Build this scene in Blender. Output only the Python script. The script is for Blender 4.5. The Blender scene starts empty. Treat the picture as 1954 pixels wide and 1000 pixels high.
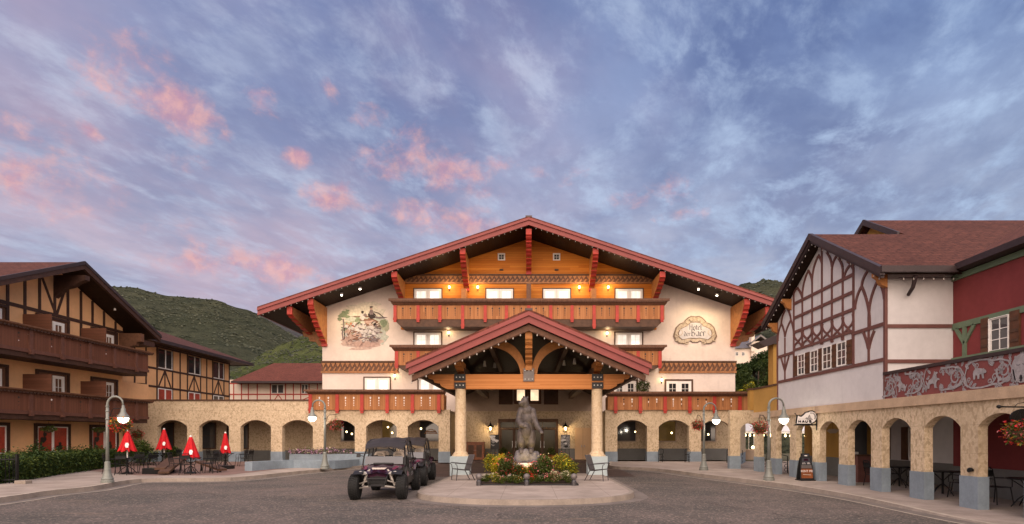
import bpy, math, random
import numpy as np
from mathutils import Matrix, Vector, noise as mnoise
S = bpy.context.scene
COL = S.collection
PI = math.pi
random.seed(7)
EYE, FPX, CX, CY = 1.86, 1100.0, 1009.0, 832.0      # eye height, focal length and vanishing point read off the photograph
def lin(r, g, b):
    f = lambda c: (c/255/12.92) if c/255 <= .04045 else ((c/255+.055)/1.055)**2.4
    return (f(r), f(g), f(b))
# ---------------------------------------------------------------- camera
cam = bpy.data.objects.new('camera', bpy.data.cameras.new('camera'))
COL.objects.link(cam)
cam.location = (0, 0, EYE); cam.rotation_euler = (PI/2, 0, 0)
cam.data.sensor_fit = 'HORIZONTAL'; cam.data.sensor_width = 36
cam.data.lens = 36*FPX/1954
cam.data.shift_x = -(CX-977)/1954; cam.data.shift_y = (CY-500)/1954
cam.data.clip_start = .1; cam.data.clip_end = 6000
S.camera = cam
# ---------------------------------------------------------------- exposure, sun, sky
S.view_settings.view_transform = 'Standard'; S.view_settings.look = 'None'
S.view_settings.gamma = 1; S.view_settings.exposure = 1.0
S.cycles.use_denoising = True
S.cycles.max_bounces = 6; S.cycles.diffuse_bounces = 3; S.cycles.glossy_bounces = 3
S.cycles.transparent_max_bounces = 8
S.cycles.sample_clamp_indirect = 4
SUN_EL, SUN_AZ = math.radians(38), math.radians(180)     # afterglow behind the photographer (azimuth clockwise from +Y)
sdir = Vector((math.sin(SUN_AZ)*math.cos(SUN_EL), math.cos(SUN_AZ)*math.cos(SUN_EL), math.sin(SUN_EL)))
sl = bpy.data.lights.new('sun', 'SUN'); sl.energy = 3.0; sl.angle = math.radians(108); sl.color = (1, .80, .635)
so = bpy.data.objects.new('sun', sl); COL.objects.link(so)
so.rotation_euler = (-sdir).to_track_quat('-Z', 'Y').to_euler()

class NT:
    """short-hand for node trees"""
    def __init__(s, nt): s.nt = nt
    def n(s, t, **kw):
        o = s.nt.nodes.new(t)
        for k, v in kw.items():
            if k.startswith('_'): setattr(o, k[1:], v)
            else: s.set(o.inputs[k.replace('__', ' ')], v)
        return o
    def set(s, inp, v):
        if isinstance(v, bpy.types.NodeSocket): s.nt.links.new(v, inp)
        else: inp.default_value = v
    def math(s, op, a, b=None, c=None, clamp=False):
        o = s.nt.nodes.new('ShaderNodeMath'); o.operation = op; o.use_clamp = clamp
        for i, v in enumerate((a, b, c)):
            if v is not None: s.set(o.inputs[i], v)
        return o.outputs[0]
    def vmath(s, op, a, b=None, out=0):
        o = s.nt.nodes.new('ShaderNodeVectorMath'); o.operation = op
        s.set(o.inputs[0], a)
        if b is not None: s.set(o.inputs[1], b)
        return o.outputs['Value'] if op in ('LENGTH', 'DOT_PRODUCT', 'DISTANCE') else o.outputs[0]
    def mix(s, fac, a, b, mode='MIX'):
        o = s.nt.nodes.new('ShaderNodeMix'); o.data_type = 'RGBA'; o.blend_type = mode
        s.set(o.inputs[0], fac); 
        for i, v in ((6, a), (7, b)):
            s.set(o.inputs[i], v if isinstance(v, bpy.types.NodeSocket) else (*v[:3], 1))
        return o.outputs[2]
    def ramp(s, v, a, b, lo=0., hi=1.):
        o = s.nt.nodes.new('ShaderNodeMapRange'); o.interpolation_type = 'SMOOTHSTEP'
        for k, x in (('Value', v), ('From Min', a), ('From Max', b), ('To Min', lo), ('To Max', hi)): s.set(o.inputs[k], x)
        return o.outputs[0]
    def noise(s, vec, scale=1, detail=4, rough=.5, dist=0):
        o = s.n('ShaderNodeTexNoise', Vector=vec, Scale=scale, Detail=detail, Roughness=rough, Distortion=dist)
        return o.outputs[0]
    def comb(s, x, y, z):
        o = s.nt.nodes.new('ShaderNodeCombineXYZ')
        for i, v in enumerate((x, y, z)): s.set(o.inputs[i], v)
        return o.outputs[0]
    def sep(s, v):
        o = s.nt.nodes.new('ShaderNodeSeparateXYZ'); s.set(o.inputs[0], v); return o.outputs

# the sky: high grey-blue cloud deck with pink-lit cloudlets, everywhere a function of the direction looked in
W = bpy.data.worlds.new('World'); S.world = W; W.use_nodes = True
wt = NT(W.node_tree); W.node_tree.nodes.clear()
d = wt.vmath('NORMALIZE', wt.n('ShaderNodeTexCoord').outputs['Generated'])
dx, dy, dz = wt.sep(d)
up = wt.math('ADD', wt.math('MAXIMUM', dz, 0.0), .16)
px_, py_ = wt.math('DIVIDE', dx, up), wt.math('DIVIDE', dy, up)
# cloud bands that run slightly across the view
pa = wt.comb(wt.math('SUBTRACT', px_, wt.math('MULTIPLY', py_, .22)), wt.math('MULTIPLY', py_, .78), 0.3)
pb = wt.comb(wt.math('SUBTRACT', px_, wt.math('MULTIPLY', py_, .10)), wt.math('MULTIPLY', py_, .75), 7.3)
warp = wt.noise(pb, .9, 2, .4)
pa2 = wt.vmath('ADD', pa, wt.comb(wt.math('MULTIPLY', warp, .45), wt.math('MULTIPLY', warp, .2), 0))
n1 = wt.noise(pa2, 2.1, 6, .58, .1)
n2 = wt.noise(pa2, 7.0, 7, .62, .2)
n4 = wt.noise(wt.vmath('MULTIPLY', pa2, (1, .8, 1)), 17, 5, .62, .2)
n3 = wt.noise(pb, .75, 3, .5)
az = wt.math('DIVIDE', dx, wt.math('ADD', wt.math('ABSOLUTE', dy), .25))
right = wt.ramp(az, -.55, .65)
elev = wt.ramp(dz, .08, .58)
low = wt.mix(right, lin(214, 196, 206), lin(200, 206, 218))
high = wt.mix(right, lin(144, 152, 188), lin(130, 154, 198))
base = wt.mix(elev, low, high)
dark = wt.mix(elev, wt.mix(right, lin(166, 166, 188), lin(162, 172, 196)), wt.mix(right, lin(120, 132, 174), lin(92, 112, 160)))
lite = wt.mix(right, lin(188, 198, 220), lin(184, 206, 236))
c = wt.mix(wt.ramp(wt.math('ADD', n1, wt.math('MULTIPLY', wt.math('SUBTRACT', n4, .5), .22)), .36, .64), base, dark)
c = wt.mix(wt.math('MULTIPLY', wt.ramp(wt.math('ADD', n2, wt.math('MULTIPLY', wt.math('SUBTRACT', n4, .5), .30)), .42, .72), wt.ramp(n3, .34, .64, .40, .85)), c, lite)
c = wt.mix(wt.math('MULTIPLY', wt.ramp(wt.noise(pb, 3.4, 6, .60, .2), .46, .68), .55), c, dark)
# rosy veil, strongest towards the left and low down
veil = wt.math('MULTIPLY', wt.ramp(wt.noise(pb, 1.5, 5, .55, .1), .42, .70), wt.ramp(az, .75, -.5, .0, .42))
c = wt.mix(veil, c, lin(202, 168, 182))
# sunlit cloudlets, each at its own bearing and height
cl = wt.noise(wt.vmath('MULTIPLY', d, (1, 1, 1.5)), 17, 6, .64, .3)
cf = wt.noise(d, 46, 4, .6, .2)
cc = wt.math('ADD', wt.math('MULTIPLY', cl, .8), wt.math('MULTIPLY', cf, .2))
BLOBS = [(340,215,52,36,1.0),(195,140,36,48,.62),(172,250,17,17,.8),(498,185,38,24,.5),(702,222,32,22,.72),(572,298,24,15,.95),
         (775,300,80,42,.72),(870,335,66,36,.75),(640,378,46,22,1.0),(700,395,40,20,.6),(830,410,90,24,.72),(905,425,44,20,.75),(930,360,26,18,.6),
         (45,345,75,50,.72),(120,330,60,40,.45),(100,240,30,22,.5),(20,235,36,24,.6),(480,500,95,28,.75),(400,485,60,32,.7),(560,525,70,26,.75),(320,500,40,25,.5),
         (430,262,14,12,.7),(1280,370,60,24,.45),(1070,335,50,16,.4),(1210,385,40,14,.45),(1300,410,60,14,.4),(950,305,34,14,.5),(280,410,120,40,.3),(632,172,14,20,.6),(255,115,60,50,.35),(330,300,40,20,.45)]
tot = None
for bx, by, rx, ry, amp in BLOBS:
    v = Vector(((bx-CX)/FPX, 1, (CY-by)/FPX)); L = v.length; v.normalize()
    k = .66
    q = wt.vmath('LENGTH', wt.vmath('MULTIPLY', wt.vmath('SUBTRACT', d, tuple(v)), (L*FPX/rx*k, L*FPX/rx*k*.6, L*FPX/ry*k)))
    m = wt.math('MULTIPLY', wt.ramp(q, 1.35, .1), amp)
    tot = m if tot is None else wt.math('MAXIMUM', tot, m)
pm = wt.ramp(wt.math('ADD', tot, wt.math('MULTIPLY', wt.math('SUBTRACT', cc, .5), 2.6)), .22, 1.12)
pm = wt.math('MULTIPLY', pm, wt.ramp(tot, .0, .25))
pink = wt.mix(wt.ramp(cf, .36, .64), lin(204, 150, 166), lin(238, 176, 168))
c = wt.mix(wt.math('MULTIPLY', pm, .76), c, pink)
# afterglow behind the photographer
back = wt.math('MULTIPLY', wt.ramp(dy, -.1, -.9), wt.ramp(dz, .75, .05))
c = wt.mix(1.0, c, wt.mix(wt.ramp(n4, .25, .75), (.945, .945, .955), (1.05, 1.05, 1.045)), 'MULTIPLY')
bw = wt.n('ShaderNodeHueSaturation', Saturation=1.0, Color=c); c = bw.outputs[0]
c = wt.mix(wt.math('MULTIPLY', back, .7), c, (1.4, .95, .70))
sky = wt.n('ShaderNodeTexSky', _sky_type='NISHITA', _sun_disc=False)
sky.sun_elevation = SUN_EL; sky.sun_rotation = SUN_AZ
bg1 = wt.n('ShaderNodeBackground', Color=c, Strength=.50)
bg2 = wt.n('ShaderNodeBackground', Color=sky.outputs[0], Strength=.004)
wo = wt.n('ShaderNodeOutputWorld')
W.node_tree.links.new(wt.n('ShaderNodeAddShader', **{}).outputs[0], wo.inputs[0])
ad = wo.inputs[0].links[0].from_node
W.node_tree.links.new(bg1.outputs[0], ad.inputs[0]); W.node_tree.links.new(bg2.outputs[0], ad.inputs[1])

# ---------------------------------------------------------------- materials
MATS = {}
def _new(name):
    m = bpy.data.materials.new(name); m.use_nodes = True; m.node_tree.nodes.clear()
    t = NT(m.node_tree); b = t.n('ShaderNodeBsdfPrincipled'); o = t.n('ShaderNodeOutputMaterial')
    m.node_tree.links.new(b.outputs[0], o.inputs[0]); MATS[name] = m
    return m, t, b
def _bump(t, b, h, strength=.3, dist=.02):
    bm = t.n('ShaderNodeBump', Strength=strength, Distance=dist, Height=h)
    t.nt.links.new(bm.outputs[0], b.inputs['Normal'])
def _pos(t): return t.n('ShaderNodeNewGeometry').outputs['Position']
def mk(name, col, rough=.6, metal=0, var=.12, scale=2.5, bump=.0, bscale=60, emit=0, spec=.35, stain=0, obj=False):
    m, t, b = _new(name)
    p = t.n('ShaderNodeTexCoord').outputs['Object'] if obj else _pos(t)
    n = t.noise(p, scale, 5, .6)
    f = t.noise(p, scale*9, 3, .6)
    k = t.math('ADD', t.math('MULTIPLY', n, .7), t.math('MULTIPLY', f, .3))
    lo = tuple(c*(1-var*1.6) for c in col); hi = tuple(min(1, c*(1+var*1.2)) for c in col)
    cc = t.mix(t.ramp(k, .3, .7), lo, hi)
    if stain:
        sx, sy, sz = t.sep(p)
        st = t.noise(t.comb(t.math('MULTIPLY', sx, 2.2), t.math('MULTIPLY', sy, 2.2), t.math('MULTIPLY', sz, .25)), 1.3, 5, .65)
        cc = t.mix(t.math('MULTIPLY', t.ramp(st, .52, .78), stain), cc, tuple(c*.55 for c in col))
    t.set(b.inputs['Base Color'], cc)
    b.inputs['Roughness'].default_value = rough; b.inputs['Metallic'].default_value = metal
    b.inputs['Specular IOR Level'].default_value = spec
    if bump: _bump(t, b, t.noise(p, bscale, 4, .6), bump)
    if emit:
        t.set(b.inputs['Emission Color'], (*col, 1)); b.inputs['Emission Strength'].default_value = emit
    return m
def planks(name, c1, c2, width, along, up, rough=.55, grain=14, joint=.35, length=4.0):
    """boards: 'along' is the axis index the boards run along, 'up' the axis they are stacked on"""
    m, t, b = _new(name)
    p = t.sep(_pos(t))
    u, v = p[along], p[up]
    row = t.math('FLOOR', t.math('DIVIDE', v, width))
    fr = t.math('FRACT', t.math('DIVIDE', v, width))
    other = p[3-along-up]
    wn = t.n('ShaderNodeTexWhiteNoise', _noise_dimensions='2D')
    sh = t.math('FLOOR', t.math('ADD', t.math('DIVIDE', u, length), t.math('MULTIPLY', t.math('SINE', t.math('MULTIPLY', row, 12.9)), .5)))
    t.set(wn.inputs['Vector'], t.comb(row, sh, 0))
    g = t.noise(t.comb(t.math('MULTIPLY', u, .9), t.math('MULTIPLY', v, grain), t.math('ADD', other, t.math('MULTIPLY', row, 3.1))), 1.5, 5, .6, .6)
    k = t.math('ADD', t.math('MULTIPLY', wn.outputs['Value'], .55), t.math('MULTIPLY', g, .55))
    c = t.mix(t.ramp(k, .15, .95), c1, c2)
    e = t.math('MULTIPLY', t.ramp(fr, 0, .07), t.ramp(fr, 1, .95))
    c = t.mix(t.math('MULTIPLY', t.math('SUBTRACT', 1.0, e), 1-joint), c, tuple(x*.25 for x in c1))
    t.set(b.inputs['Base Color'], c); b.inputs['Roughness'].default_value = rough
    b.inputs['Specular IOR Level'].default_value = .14
    _bump(t, b, t.math('ADD', e, t.math('MULTIPLY', g, .15)), .4, .015)
    return m
def shingles(name, c1, c2, axes=(0, 1), w=.42, h=.20):
    m, t, b = _new(name)
    p = t.sep(_pos(t))
    br = t.n('ShaderNodeTexBrick', Vector=t.comb(p[axes[0]], p[axes[1]], 0), Scale=1.0, Color1=(*c1, 1), Color2=(*c2, 1), Mortar=(*[x*.3 for x in c1], 1))
    br.inputs['Mortar Size'].default_value = .022; br.inputs['Brick Width'].default_value = w; br.inputs['Row Height'].default_value = h
    n = t.noise(_pos(t), .8, 5, .65)
    c = t.mix(t.ramp(n, .3, .75), br.outputs['Color'], tuple(x*.6 for x in c1), 'MIX')
    c = t.mix(.35, c, t.mix(t.ramp(t.noise(_pos(t), 7, 4, .75), .35, .65), tuple(x*.45 for x in c1), tuple(x*1.25 for x in c2)))
    t.set(b.inputs['Base Color'], c); b.inputs['Roughness'].default_value = .85; b.inputs['Specular IOR Level'].default_value = .2
    _bump(t, b, t.math('SUBTRACT', 1.0, br.outputs['Fac']), .5, .02)
    return m
def stone(name, c1, c2, c3, block=1.0, axes=(0, 2)):
    """split-face stone: mottled chips with wide shallow block joints"""
    m, t, b = _new(name)
    P = _pos(t); p = t.sep(P)
    vo = t.n('ShaderNodeTexVoronoi', Vector=t.vmath('MULTIPLY', P, (1, 1, .65)), Scale=15, Randomness=1)
    ck = t.sep(vo.outputs['Color'])[0]
    n = t.noise(P, 15, 5, .7, .3); n0 = t.noise(P, .5, 4, .6)
    c = t.mix(t.ramp(n, .34, .66), c1, c2)
    c = t.mix(t.math('MULTIPLY', t.ramp(ck, .55, .95), .65), c, c3)
    c = t.mix(t.ramp(n0, .35, .75, 0, .4), c, tuple(x*.7 for x in c1))
    br = t.n('ShaderNodeTexBrick', Vector=t.comb(t.math('ADD', p[axes[0]], p[3-axes[0]-axes[1]]), p[axes[1]], 0), Scale=1.0)
    br.inputs['Mortar Size'].default_value = .009; br.inputs['Brick Width'].default_value = block*1.6; br.inputs['Row Height'].default_value = block*.62
    c = t.mix(t.math('MULTIPLY', br.outputs['Fac'], .35), c, tuple(x*.5 for x in c1))
    t.set(b.inputs['Base Color'], c); b.inputs['Roughness'].default_value = .85; b.inputs['Specular IOR Level'].default_value = .2
    _bump(t, b, t.math('ADD', vo.outputs['Distance'], t.math('MULTIPLY', n, .6)), .38, .02)
    return m
def foliage(name, c1, c2, c3=None, trans=.25):
    m, t, b = _new(name)
    r = t.n('ShaderNodeNewGeometry').outputs['Random Per Island']
    n = t.noise(_pos(t), 1.7, 4, .6)
    c = t.mix(t.math('ADD', t.math('MULTIPLY', r, .6), t.math('MULTIPLY', n, .45)), c1, c2)
    if c3: c = t.mix(t.math('GREATER_THAN', r, .86), c, c3)
    t.set(b.inputs['Base Color'], c); b.inputs['Roughness'].default_value = .55; b.inputs['Specular IOR Level'].default_value = .25
    tr = t.n('ShaderNodeBsdfTranslucent', Color=c); mx = t.n('ShaderNodeMixShader', Fac=trans)
    out = [x for x in m.node_tree.nodes if x.type == 'OUTPUT_MATERIAL'][0]
    m.node_tree.links.new(b.outputs[0], mx.inputs[1]); m.node_tree.links.new(tr.outputs[0], mx.inputs[2]); m.node_tree.links.new(mx.outputs[0], out.inputs[0])
    return m
def glass(name, col, rough=.06, emit=0, ecol=None, spec=.8, curtain=0):
    m, t, b = _new(name)
    p = _pos(t)
    n = t.noise(p, 1.3, 3, .5)
    c = t.mix(n, tuple(x*.6 for x in col), tuple(min(1, x*1.3) for x in col))
    if curtain:
        q = t.sep(p)
        w = t.math('SINE', t.math('MULTIPLY', t.math('ADD', q[0], q[1]), 46))
        c = t.mix(t.ramp(w, -1, 1, 0, curtain), c, tuple(x*.55 for x in col))
    t.set(b.inputs['Base Color'], c); b.inputs['Roughness'].default_value = rough; b.inputs['Specular IOR Level'].default_value = spec
    if emit:
        t.set(b.inputs['Emission Color'], t.mix(t.ramp(n, .3, .7), tuple(x*.55 for x in (ecol or col)), ecol or col)); b.inputs['Emission Strength'].default_value = emit
    return m
def glow(name, col, strength):
    m, t, b = _new(name)
    b.inputs['Base Color'].default_value = (*col, 1)
    b.inputs['Emission Color'].default_value = (*col, 1); b.inputs['Emission Strength'].default_value = strength
    return m
# walls
mk('cream_stucco', (.70, .60, .535), .85, var=.06, scale=.7, bump=.15, bscale=45, spec=.15, stain=.20)
mk('white_stucco', (.63, .605, .60), .85, var=.06, scale=.6, bump=.15, bscale=45, spec=.15, stain=.22)
mk('orange_stucco', (.74, .425, .215), .85, var=.06, scale=.6, bump=.18, bscale=45, spec=.15, stain=.16)
mk('ochre_stucco', (.44, .25, .07), .85, var=.07, scale=.7, bump=.15, bscale=40, spec=.15, stain=.15)
mk('pale_stucco', (.72, .60, .50), .85, var=.05, scale=.5, bump=.1, bscale=30, spec=.15)
mk('red_stucco', (.21, .045, .045), .8, var=.08, scale=.8, bump=.15, bscale=45, spec=.15, stain=.12)
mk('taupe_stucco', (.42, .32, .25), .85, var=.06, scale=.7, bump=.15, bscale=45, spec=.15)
mk('blue_grey_paint', (.22, .27, .315), .6, var=.13, scale=1.6, bump=.08, stain=.45)
mk('pale_blue_paint', (.42, .50, .52), .6, var=.07, scale=1.2, bump=.05, stain=.15)
mk('dark_grey_paint', (.17, .17, .165), .7, var=.08, scale=1.2, bump=.05, stain=.2)
mk('tan_paint', (.58, .38, .22), .55, var=.04, scale=1.5)
stone('tan_stone', (.54, .415, .27), (.71, .57, .40), (.34, .245, .15), 1.15)
stone('column_stone', (.68, .52, .34), (.78, .64, .45), (.56, .40, .24), 1.25)
mk('cast_stone', (.50, .36, .24), .8, var=.1, scale=3, bump=.3, bscale=25, stain=.15)
mk('white_stone', (.68, .60, .54), .7, var=.05, scale=4, bump=.1)
# timber
planks('orange_boards', (.49, .150, .020), (.62, .225, .034), .17, 0, 2, length=5)
planks('balcony_boards', (.30, .120, .045), (.44, .195, .080), .135, 2, 0, length=6)
planks('balcony_boards_side', (.30, .120, .045), (.44, .195, .080), .135, 2, 1, length=6)
planks('brown_boards', (.115, .047, .030), (.155, .065, .041), .16, 2, 1, length=6)
planks('brown_boards_front', (.12, .050, .030), (.16, .067, .041), .16, 0, 2, length=6)
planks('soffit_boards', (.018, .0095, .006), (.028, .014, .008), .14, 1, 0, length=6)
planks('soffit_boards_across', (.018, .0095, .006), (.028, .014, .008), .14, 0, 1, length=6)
planks('glulam', (.50, .19, .06), (.62, .26, .09), .055, 0, 2, joint=.88, length=9, grain=22)
mk('orange_timber', (.43, .175, .05), .6, var=.16, scale=3, bump=.1, bscale=30)
mk('band_timber', (.34, .15, .06), .6, var=.2, scale=6, bump=.1)
mk('shutter_wood', (.105, .042, .02), .55, var=.2, scale=6)
mk('carved_timber', (.135, .060, .032), .6, var=.2, scale=6, bump=.2)
mk('dark_timber', (.09, .045, .026), .65, var=.18, scale=4, bump=.1)
mk('brown_timber', (.052, .023, .015), .65, var=.2, scale=4, bump=.1)
mk('lodge_timber', (.115, .047, .032), .65, var=.15, scale=4, bump=.1)
mk('chocolate_timber', (.150, .062, .052), .65, var=.12, scale=4, bump=.1)
mk('red_timber', (.40, .040, .026), .5, var=.12, scale=5, bump=.06)
mk('fascia_red', (.25, .056, .050), .5, var=.07, scale=1.3, stain=.15)
mk('green_trim', (.13, .18, .115), .6, var=.1, scale=3, stain=.15)
mk('cabinet_wood', (.24, .075, .025), .4, var=.2, scale=6)
shingles('red_shingles', (.125, .038, .026), (.18, .058, .040), (0, 1))
shingles('brown_shingles', (.115, .040, .026), (.165, .060, .040), (0, 1))
shingles('rust_shingles', (.080, .029, .021), (.130, .048, .034), (0, 1))
mk('metal_cap', (.09, .06, .055), .5, metal=.3, var=.1)
mk('dark_fascia', (.040, .026, .027), .5, var=.12, scale=2)
# windows
mk('white_frame', (.80, .77, .73), .5, var=.03)
glass('curtain_glass', (.74, .73, .70), .12, emit=.42, ecol=(1, .92, .80), curtain=.25, spec=.5)
glass('dark_glass', (.025, .026, .028), .05)
glass('smoky_glass', (.07, .07, .075), .05)
glass('amber_reflection_glass', (.045, .028, .012), .06, emit=.035, ecol=(1, .55, .15))  # dark panes; amber reflections put into the colour and a faint emission
glass('lobby_glass', (.012, .010, .007), .10, spec=.2, emit=.014, ecol=(1, .62, .18))  # faint amber emission stands for reflections in the dark door panes
glass('warm_pane', (.55, .42, .28), .1, emit=.75, ecol=(1, .72, .45))
mk('window_poster_red', (.30, .035, .018), .3, var=.3, scale=1.2, emit=.05)
mk('poster_black', (.012, .012, .012), .4)
mk('poster_grey', (.34, .33, .33), .4, var=.5, scale=9)
# metals and furniture
mk('lamp_paint', (.21, .22, .20), .42, metal=.15, var=.08, scale=5)
mk('black_metal', (.012, .012, .013), .45, metal=.4, var=.1, obj=True)
mk('bronze_metal', (.10, .095, .10), .4, metal=.7, var=.1, obj=True)
mk('sling_fabric', (.085, .075, .075), .8, var=.12, scale=20, obj=True)
mk('steel_plate', (.035, .035, .037), .5, metal=.6, var=.15)
mk('bolt_metal', (.35, .34, .33), .4, metal=.8)
mk('grey_steel', (.17, .15, .145), .5, metal=.4)
glow('lamp_globe', (1, .93, .80), 2.6)
glow('sconce_glow', (1, .74, .34), 5)
glow('bulb_glow', (1, .87, .66), 1.6)
glow('spot_glow', (1, .9, .72), 7)
mk('bulb_dim', (.46, .42, .38), .3, var=.02)
mk('umbrella_red', (.52, .006, .012), .75, var=.10, scale=4, obj=True)
mk('white_print', (.80, .78, .76), .7, var=.03)
# statue
m, t, b = _new('bronze_bear')
p = t.n('ShaderNodeTexCoord').outputs['Object']
k = t.noise(p, 7, 6, .68, .6)
c = t.mix(t.ramp(k, .34, .68), (.050, .040, .038), (.098, .078, .073))
t.set(b.inputs['Base Color'], c); b.inputs['Roughness'].default_value = .52; b.inputs['Metallic'].default_value = .25
sx, sy, sz = t.sep(p)
fur = t.noise(t.comb(t.math('MULTIPLY', sx, 26), t.math('MULTIPLY', sy, 26), t.math('MULTIPLY', sz, 8)), 1, 4, .6, 1.2)
_bump(t, b, fur, .45, .03)
mk('grey_rock', (.14, .125, .13), .75, var=.25, scale=5, bump=.6, bscale=12, obj=True)
# ground
m, t, b = _new('asphalt')
P = _pos(t)
vo = t.n('ShaderNodeTexVoronoi', Vector=P, Scale=26, Randomness=1)
ck = t.sep(vo.outputs['Color'])[0]
c = t.mix(t.ramp(t.noise(P, .32, 5, .62, .4), .36, .64), (.078, .073, .068), (.134, .111, .101))
c = t.mix(t.math('MULTIPLY', t.ramp(ck, .80, 1.0), .7), c, (.33, .26, .22))
c = t.mix(t.math('MULTIPLY', t.ramp(ck, .28, .0), .55), c, (.05, .04, .036))
c = t.mix(t.ramp(t.noise(P, 7, 4, .7), .50, .76, 0, .55), c, (.20, .155, .12))
c = t.mix(t.ramp(t.noise(t.vmath('MULTIPLY', P, (.5, 2.2, 1)), .55, 4, .6, .8), .56, .72, 0, .4), c, (.21, .152, .115))
cr = t.n('ShaderNodeTexVoronoi', _feature='DISTANCE_TO_EDGE', Vector=t.vmath('ADD', P, t.comb(t.noise(P, 1.1, 4, .7), t.noise(t.vmath('ADD', P, (5, 9, 1)), 1.1, 4, .7), 0)), Scale=.21)
c = t.mix(t.math('MULTIPLY', t.ramp(cr.outputs['Distance'], .006, .001), t.ramp(t.noise(P, .35, 2, .5), .45, .6, 0, .7)), c, (.035, .027, .024))
c = t.mix(t.ramp(t.noise(t.vmath('MULTIPLY', P, (1.1, 1.0, 1)), .85, 5, .7), .56, .72, 0, .55), c, (.055, .045, .042))
t.set(b.inputs['Base Color'], c); b.inputs['Roughness'].default_value = .88; b.inputs['Specular IOR Level'].default_value = .2
_bump(t, b, t.math('ADD', vo.outputs['Distance'], t.noise(P, 40, 3, .6)), .35, .015)
for cname, kk in (('concrete', 1.0), ('shop_concrete', .70)):
    m, t, b = _new(cname)
    P = _pos(t); p = t.sep(P)
    c = t.mix(t.ramp(t.noise(P, .9, 6, .65, .3), .3, .72), tuple(x*kk for x in (.27, .225, .195)), tuple(x*kk for x in (.40, .335, .295)))
    c = t.mix(t.ramp(t.noise(P, 18, 4, .7), .55, .8, 0, .5), c, (.16, .125, .105))
    jo = None
    for ax, step in ((0, 1.55), (1, 1.55)):
        fr = t.math('FRACT', t.math('DIVIDE', t.math('ADD', p[ax], .77), step))
        j = t.ramp(t.math('ABSOLUTE', t.math('SUBTRACT', fr, .5)), .493, .4985)
        jo = j if jo is None else t.math('MAXIMUM', jo, j)
    c = t.mix(t.math('MULTIPLY', jo, .55), c, (.09, .07, .06))
    t.set(b.inputs['Base Color'], c); b.inputs['Roughness'].default_value = .85; b.inputs['Specular IOR Level'].default_value = .2
    _bump(t, b, t.noise(P, 30, 4, .6), .3, .01)
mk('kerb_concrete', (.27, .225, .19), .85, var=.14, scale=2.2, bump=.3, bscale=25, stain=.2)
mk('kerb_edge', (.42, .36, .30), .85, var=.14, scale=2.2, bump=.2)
mk('gutter_concrete', (.165, .14, .125), .85, var=.16, scale=1.6, bump=.3, bscale=25)
mk('driveway_paving', (.085, .055, .045), .8, var=.2, scale=1.5, bump=.4, bscale=18)
mk('patio_paving', (.20, .125, .105), .85, var=.15, scale=1.5, bump=.3, bscale=14)
mk('soil', (.045, .028, .02), .95, var=.3, scale=6, bump=.8, bscale=14)
mk('earth', (.10, .09, .05), .95, var=.3, scale=.5)
def hillmat(name, c1, c2, c3, s):
    m, t, b = _new(name)
    P = _pos(t)
    a = t.noise(P, .011*s, 7, .68, .4); f = t.noise(P, .075*s, 6, .72, .3); g = t.noise(P, .30*s, 4, .7)
    c = t.mix(t.ramp(a, .36, .64), c1, c2)
    c = t.mix(t.ramp(f, .50, .66, 0, .9), c, tuple(x*.42 for x in c1))
    c = t.mix(t.ramp(g, .54, .72, 0, .7), c, tuple(x*.45 for x in c1))
    c = t.mix(t.ramp(t.noise(P, .022*s, 6, .7, .8), .60, .72, 0, .8), c, c3)
    t.set(b.inputs['Base Color'], c); b.inputs['Roughness'].default_value = 1; b.inputs['Specular IOR Level'].default_value = .05
    _bump(t, b, t.math('ADD', f, t.math('MULTIPLY', g, .6)), 1.0, 9/s)
hillmat('hill_scrub', (.052, .060, .038), (.088, .092, .058), (.20, .165, .12), 1)
hillmat('hill_near_scrub', (.065, .084, .032), (.11, .128, .050), (.16, .15, .085), 2.2)
hillmat('hill_far_scrub', (.060, .066, .070), (.095, .090, .095), (.16, .12, .11), .8)
# plants
foliage('hedge_leaf', (.018, .040, .010), (.060, .100, .024))
foliage('bush_leaf', (.055, .090, .018), (.15, .19, .040))
foliage('tree_leaf', (.022, .042, .012), (.075, .11, .032))
foliage('tree_leaf_light', (.045, .07, .018), (.12, .15, .045))
foliage('yellow_leaf', (.26, .25, .022), (.60, .50, .045))  # yellow spot light on the bear bed put into this leaf colour
foliage('rose_leaf', (.035, .060, .014), (.10, .125, .03))
foliage('red_petal', (.55, .012, .015), (.75, .045, .05), trans=.2)
foliage('pink_petal', (.65, .12, .14), (.75, .30, .28), trans=.2)
foliage('orange_petal', (.62, .16, .02), (.7, .34, .03), trans=.2)
foliage('cream_petal', (.55, .48, .30), (.68, .60, .42), trans=.2)
foliage('lilac_petal', (.34, .09, .24), (.66, .46, .62), trans=.2)
foliage('scrub_dark', (.030, .038, .024), (.062, .070, .042), trans=.05)
foliage('scrub_pale', (.060, .068, .042), (.100, .102, .066), trans=.05)
mk('bark', (.07, .045, .03), .9, var=.25, scale=6, bump=.5, bscale=14)
mk('coir', (.09, .06, .035), .95, var=.25, scale=12, bump=.5)
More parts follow.
